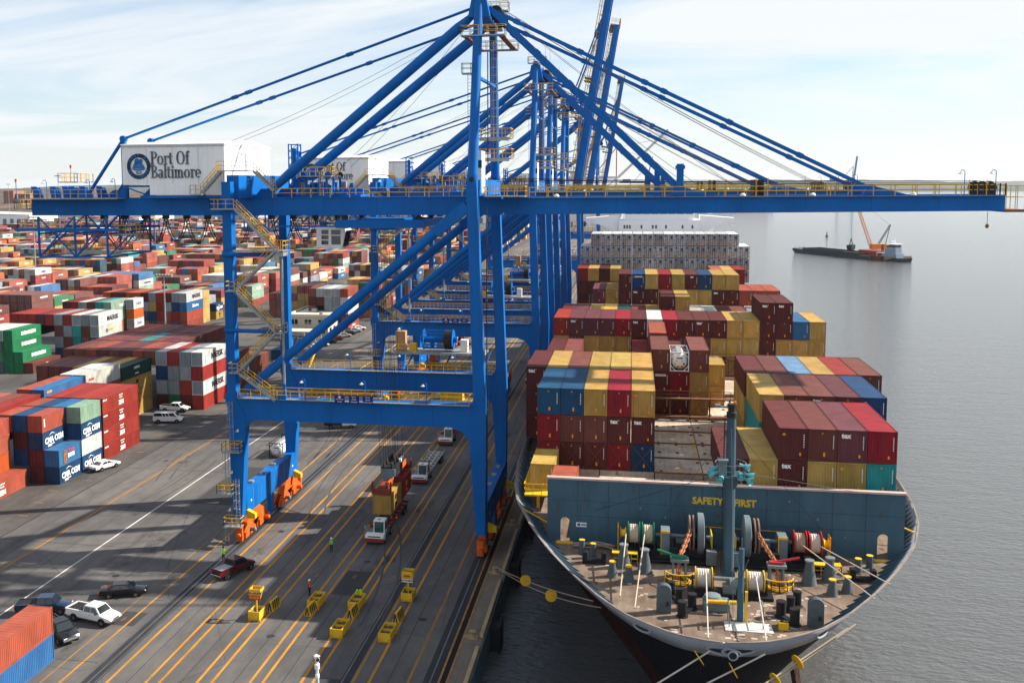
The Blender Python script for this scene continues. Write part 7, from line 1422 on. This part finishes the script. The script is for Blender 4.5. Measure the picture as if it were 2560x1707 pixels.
TGW = mat('tug_blue', (.22, .28, .36), .6, var=.15); MB().box(-5, 6, -2.9, 2.9, 1.6, 4.6).box(-3, 5, -2.5, 2.5, 4.6, 7.6).build('deckhouse', TGW, tg); MB().box(-.5, 4.6, -2.2, 2.2, 7.6, 10.0).build('wheelhouse', TGW, tg); MB().box(-.6, 4.7, -2.3, 2.3, 8.4, 9.4).build('window_band', GLASS, tg); MB().box(-1, 5.2, -2.6, 2.6, 10, 10.3).build('roof', SWHITE, tg); MB().tube((2, 0, 10.3), (2.4, 0, 15), .15, 6).bar((1, -1.5, 11.8), (1, 1.5, 11.8), .2, .2).build('mast', SWHITE, tg); MB().box(-10, -5.5, -2.6, 2.6, 1.5, 2.6).box(-9.5, -5.5, -2.4, 2.4, 4.4, 4.7).build('aft_deck', SWHITE, tg)
for s in (-2.3, 2.3): MB().box(-9.4, -9.1, s - .1, s + .1, 2.6, 4.4).build('awning_post', SWHITE, tg)
bu = thing('channel_buoy', 'tiny dark buoy on the open water', 'buoy', (166, 930, -3)); MB().lathe([(1.2, -.4), (1.3, .6), (.5, 1.2), (.3, 4)], (0, 0, 0), 10).build('float', DARK, bu)
# distant cranes and ships up the harbour
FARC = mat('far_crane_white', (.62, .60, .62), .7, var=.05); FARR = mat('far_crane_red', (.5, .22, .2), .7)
def far_crane(label, x, y, raised, m, m2, s=1.0, bl=52):
    o = thing('distant_crane', label, 'crane', (x, y, 0), 0, 'distant cranes up the harbour'); o.scale = (s, s, s); b = MB()
    for lx in (-30, 0):
        for ly in (0, 18): b.box(lx - .8, lx + .8, ly - .8, ly + .8, 0, 44)
    b.box(-30, 0, -.7, .7, 16, 18); b.box(-30, 0, 17.3, 18.7, 16, 18); b.bar((-30, 0, 18), (0, 0, 44), 1.0, 1.0); b.build('portal', m, o); MB().box(-52, 2, 5, 6.2, 44, 46.5).box(-52, 2, 12, 13.2, 44, 46.5).build('girder', m, o); MB().bar((0, 5.6, 45), (0, 9, 76), 1.1, 1.1).bar((0, 12.6, 45), (0, 9, 76), 1.1, 1.1).bar((-24, 9, 46), (0, 9, 76), 1, 1).build('mast', m2, o); MB().box(-46, -30, 3, 15, 46.5, 52).build('machinery_house', m, o)
    e = (bl * math.cos(R(raised)), bl * math.sin(R(raised))); MB().bar((2, 5.6, 45.5), (2 + e[0], 5.6, 45.5 + e[1]), 1.1, 2.4).bar((2, 12.6, 45.5), (2 + e[0], 12.6, 45.5 + e[1]), 1.1, 2.4).build('boom', m, o); MB().bar((0, 9, 76), (2 + e[0] * .8, 9, 45.5 + e[1] * .8), .3, .3).bar((0, 9, 76), (2 + e[0] * .45, 9, 45.5 + e[1] * .45), .3, .3).build('stay', m2, o)
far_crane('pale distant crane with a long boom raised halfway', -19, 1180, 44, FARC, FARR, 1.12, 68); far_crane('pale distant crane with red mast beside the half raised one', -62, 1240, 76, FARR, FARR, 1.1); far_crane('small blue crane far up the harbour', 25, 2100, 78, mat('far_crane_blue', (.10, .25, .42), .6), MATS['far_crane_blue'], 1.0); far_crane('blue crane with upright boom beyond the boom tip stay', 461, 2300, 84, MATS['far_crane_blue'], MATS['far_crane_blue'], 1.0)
def far_ship(label, x, y, L_, m, rot):
    o = thing('distant_ship', label, 'ship', (x, y, -3), rot, 'distant ships'); MB().prism([(0, 0), (L_, 0), (L_ + 6, 9), (-3, 9)], 'y', -12, 12).build('hull', m, o); MB().box(4, 22, -11, 11, 9, 30).build('superstructure', SWHITE, o); MB().box(8, 16, -4, 4, 30, 36).build('funnel', DARK, o); MB().box(30, L_ - 10, -11, 11, 9, 16).build('deck_load', MATS['mass_' + 'brown'], o)
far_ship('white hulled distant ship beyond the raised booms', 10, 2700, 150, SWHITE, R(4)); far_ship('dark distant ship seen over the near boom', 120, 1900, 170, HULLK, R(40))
# CCTV mast near the camera
cm = thing('camera_mast', 'white security camera on a blue pole rising from the bottom edge', 'security camera', CCTV); h = CCTVH
MB().lathe([(.20, 0), (.14, h - 1.6)], (0, 0, 0), 12).build('pole', mat('pole_pale_blue', (.36, .46, .55), .4, var=.1), cm, smooth=True); MB().lathe([(.16, h - 1.6), (.16, h - 1.35), (.11, h - 1.3), (.11, h - .95), (.2, h - .9), (.2, h - .55), (.12, h - .5), (.12, h - .35)], (0, 0, 0), 14).build('mount', WPAINT, cm, smooth=True)
o = MB().tube((0, .55, .12), (0, -.35, -.10), .17, 14).box(-.2, .2, -.45, .5, .12, .2).build('camera_head', WPAINT, cm, smooth=True); o.location = (0, 0, h - .1); o.rotation_euler = (R(-22), 0, R(25)); MB().tube((0, -.36, -.1), (0, -.40, -.11), .14, 12).build('lens', GLASS, o)
# ================================================================== far containers
HERO.sort(key=lambda r: r[2] + abs(r[1]) * .3)
for bx, x, y, z, L, c, ci, ti in HERO: mass_box(x, y, z, L, c, 2.6)
tag(MASS.build('container_mass', MASSM), 'far sea of stacked containers filling the back of the yard and gaps between stacks', 'containers', None, 'stuff')
print('containers', NCONT[0], 'mass', len(HERO), 'objects', len(bpy.data.objects))
# ================================================================== haze
hz_m = bpy.data.materials.new('haze'); hz_m.use_nodes = True; N, L = hz_m.node_tree.nodes, hz_m.node_tree.links; N.clear()
out = N.new('ShaderNodeOutputMaterial'); pv = N.new('ShaderNodeVolumePrincipled'); pv.inputs['Color'].default_value = (0.86, 0.92, 1.0, 1); pv.inputs['Density'].default_value = 0.00003; pv.inputs['Anisotropy'].default_value = 0.35
L.new(pv.outputs[0], out.inputs['Volume'])
hz = MB().box(-9800, 16500, -420, 22500, -8, 140).build('haze', hz_m); hz['kind'] = 'stuff'; hz['label'] = 'thin pale haze over the harbour'; hz['category'] = 'haze'
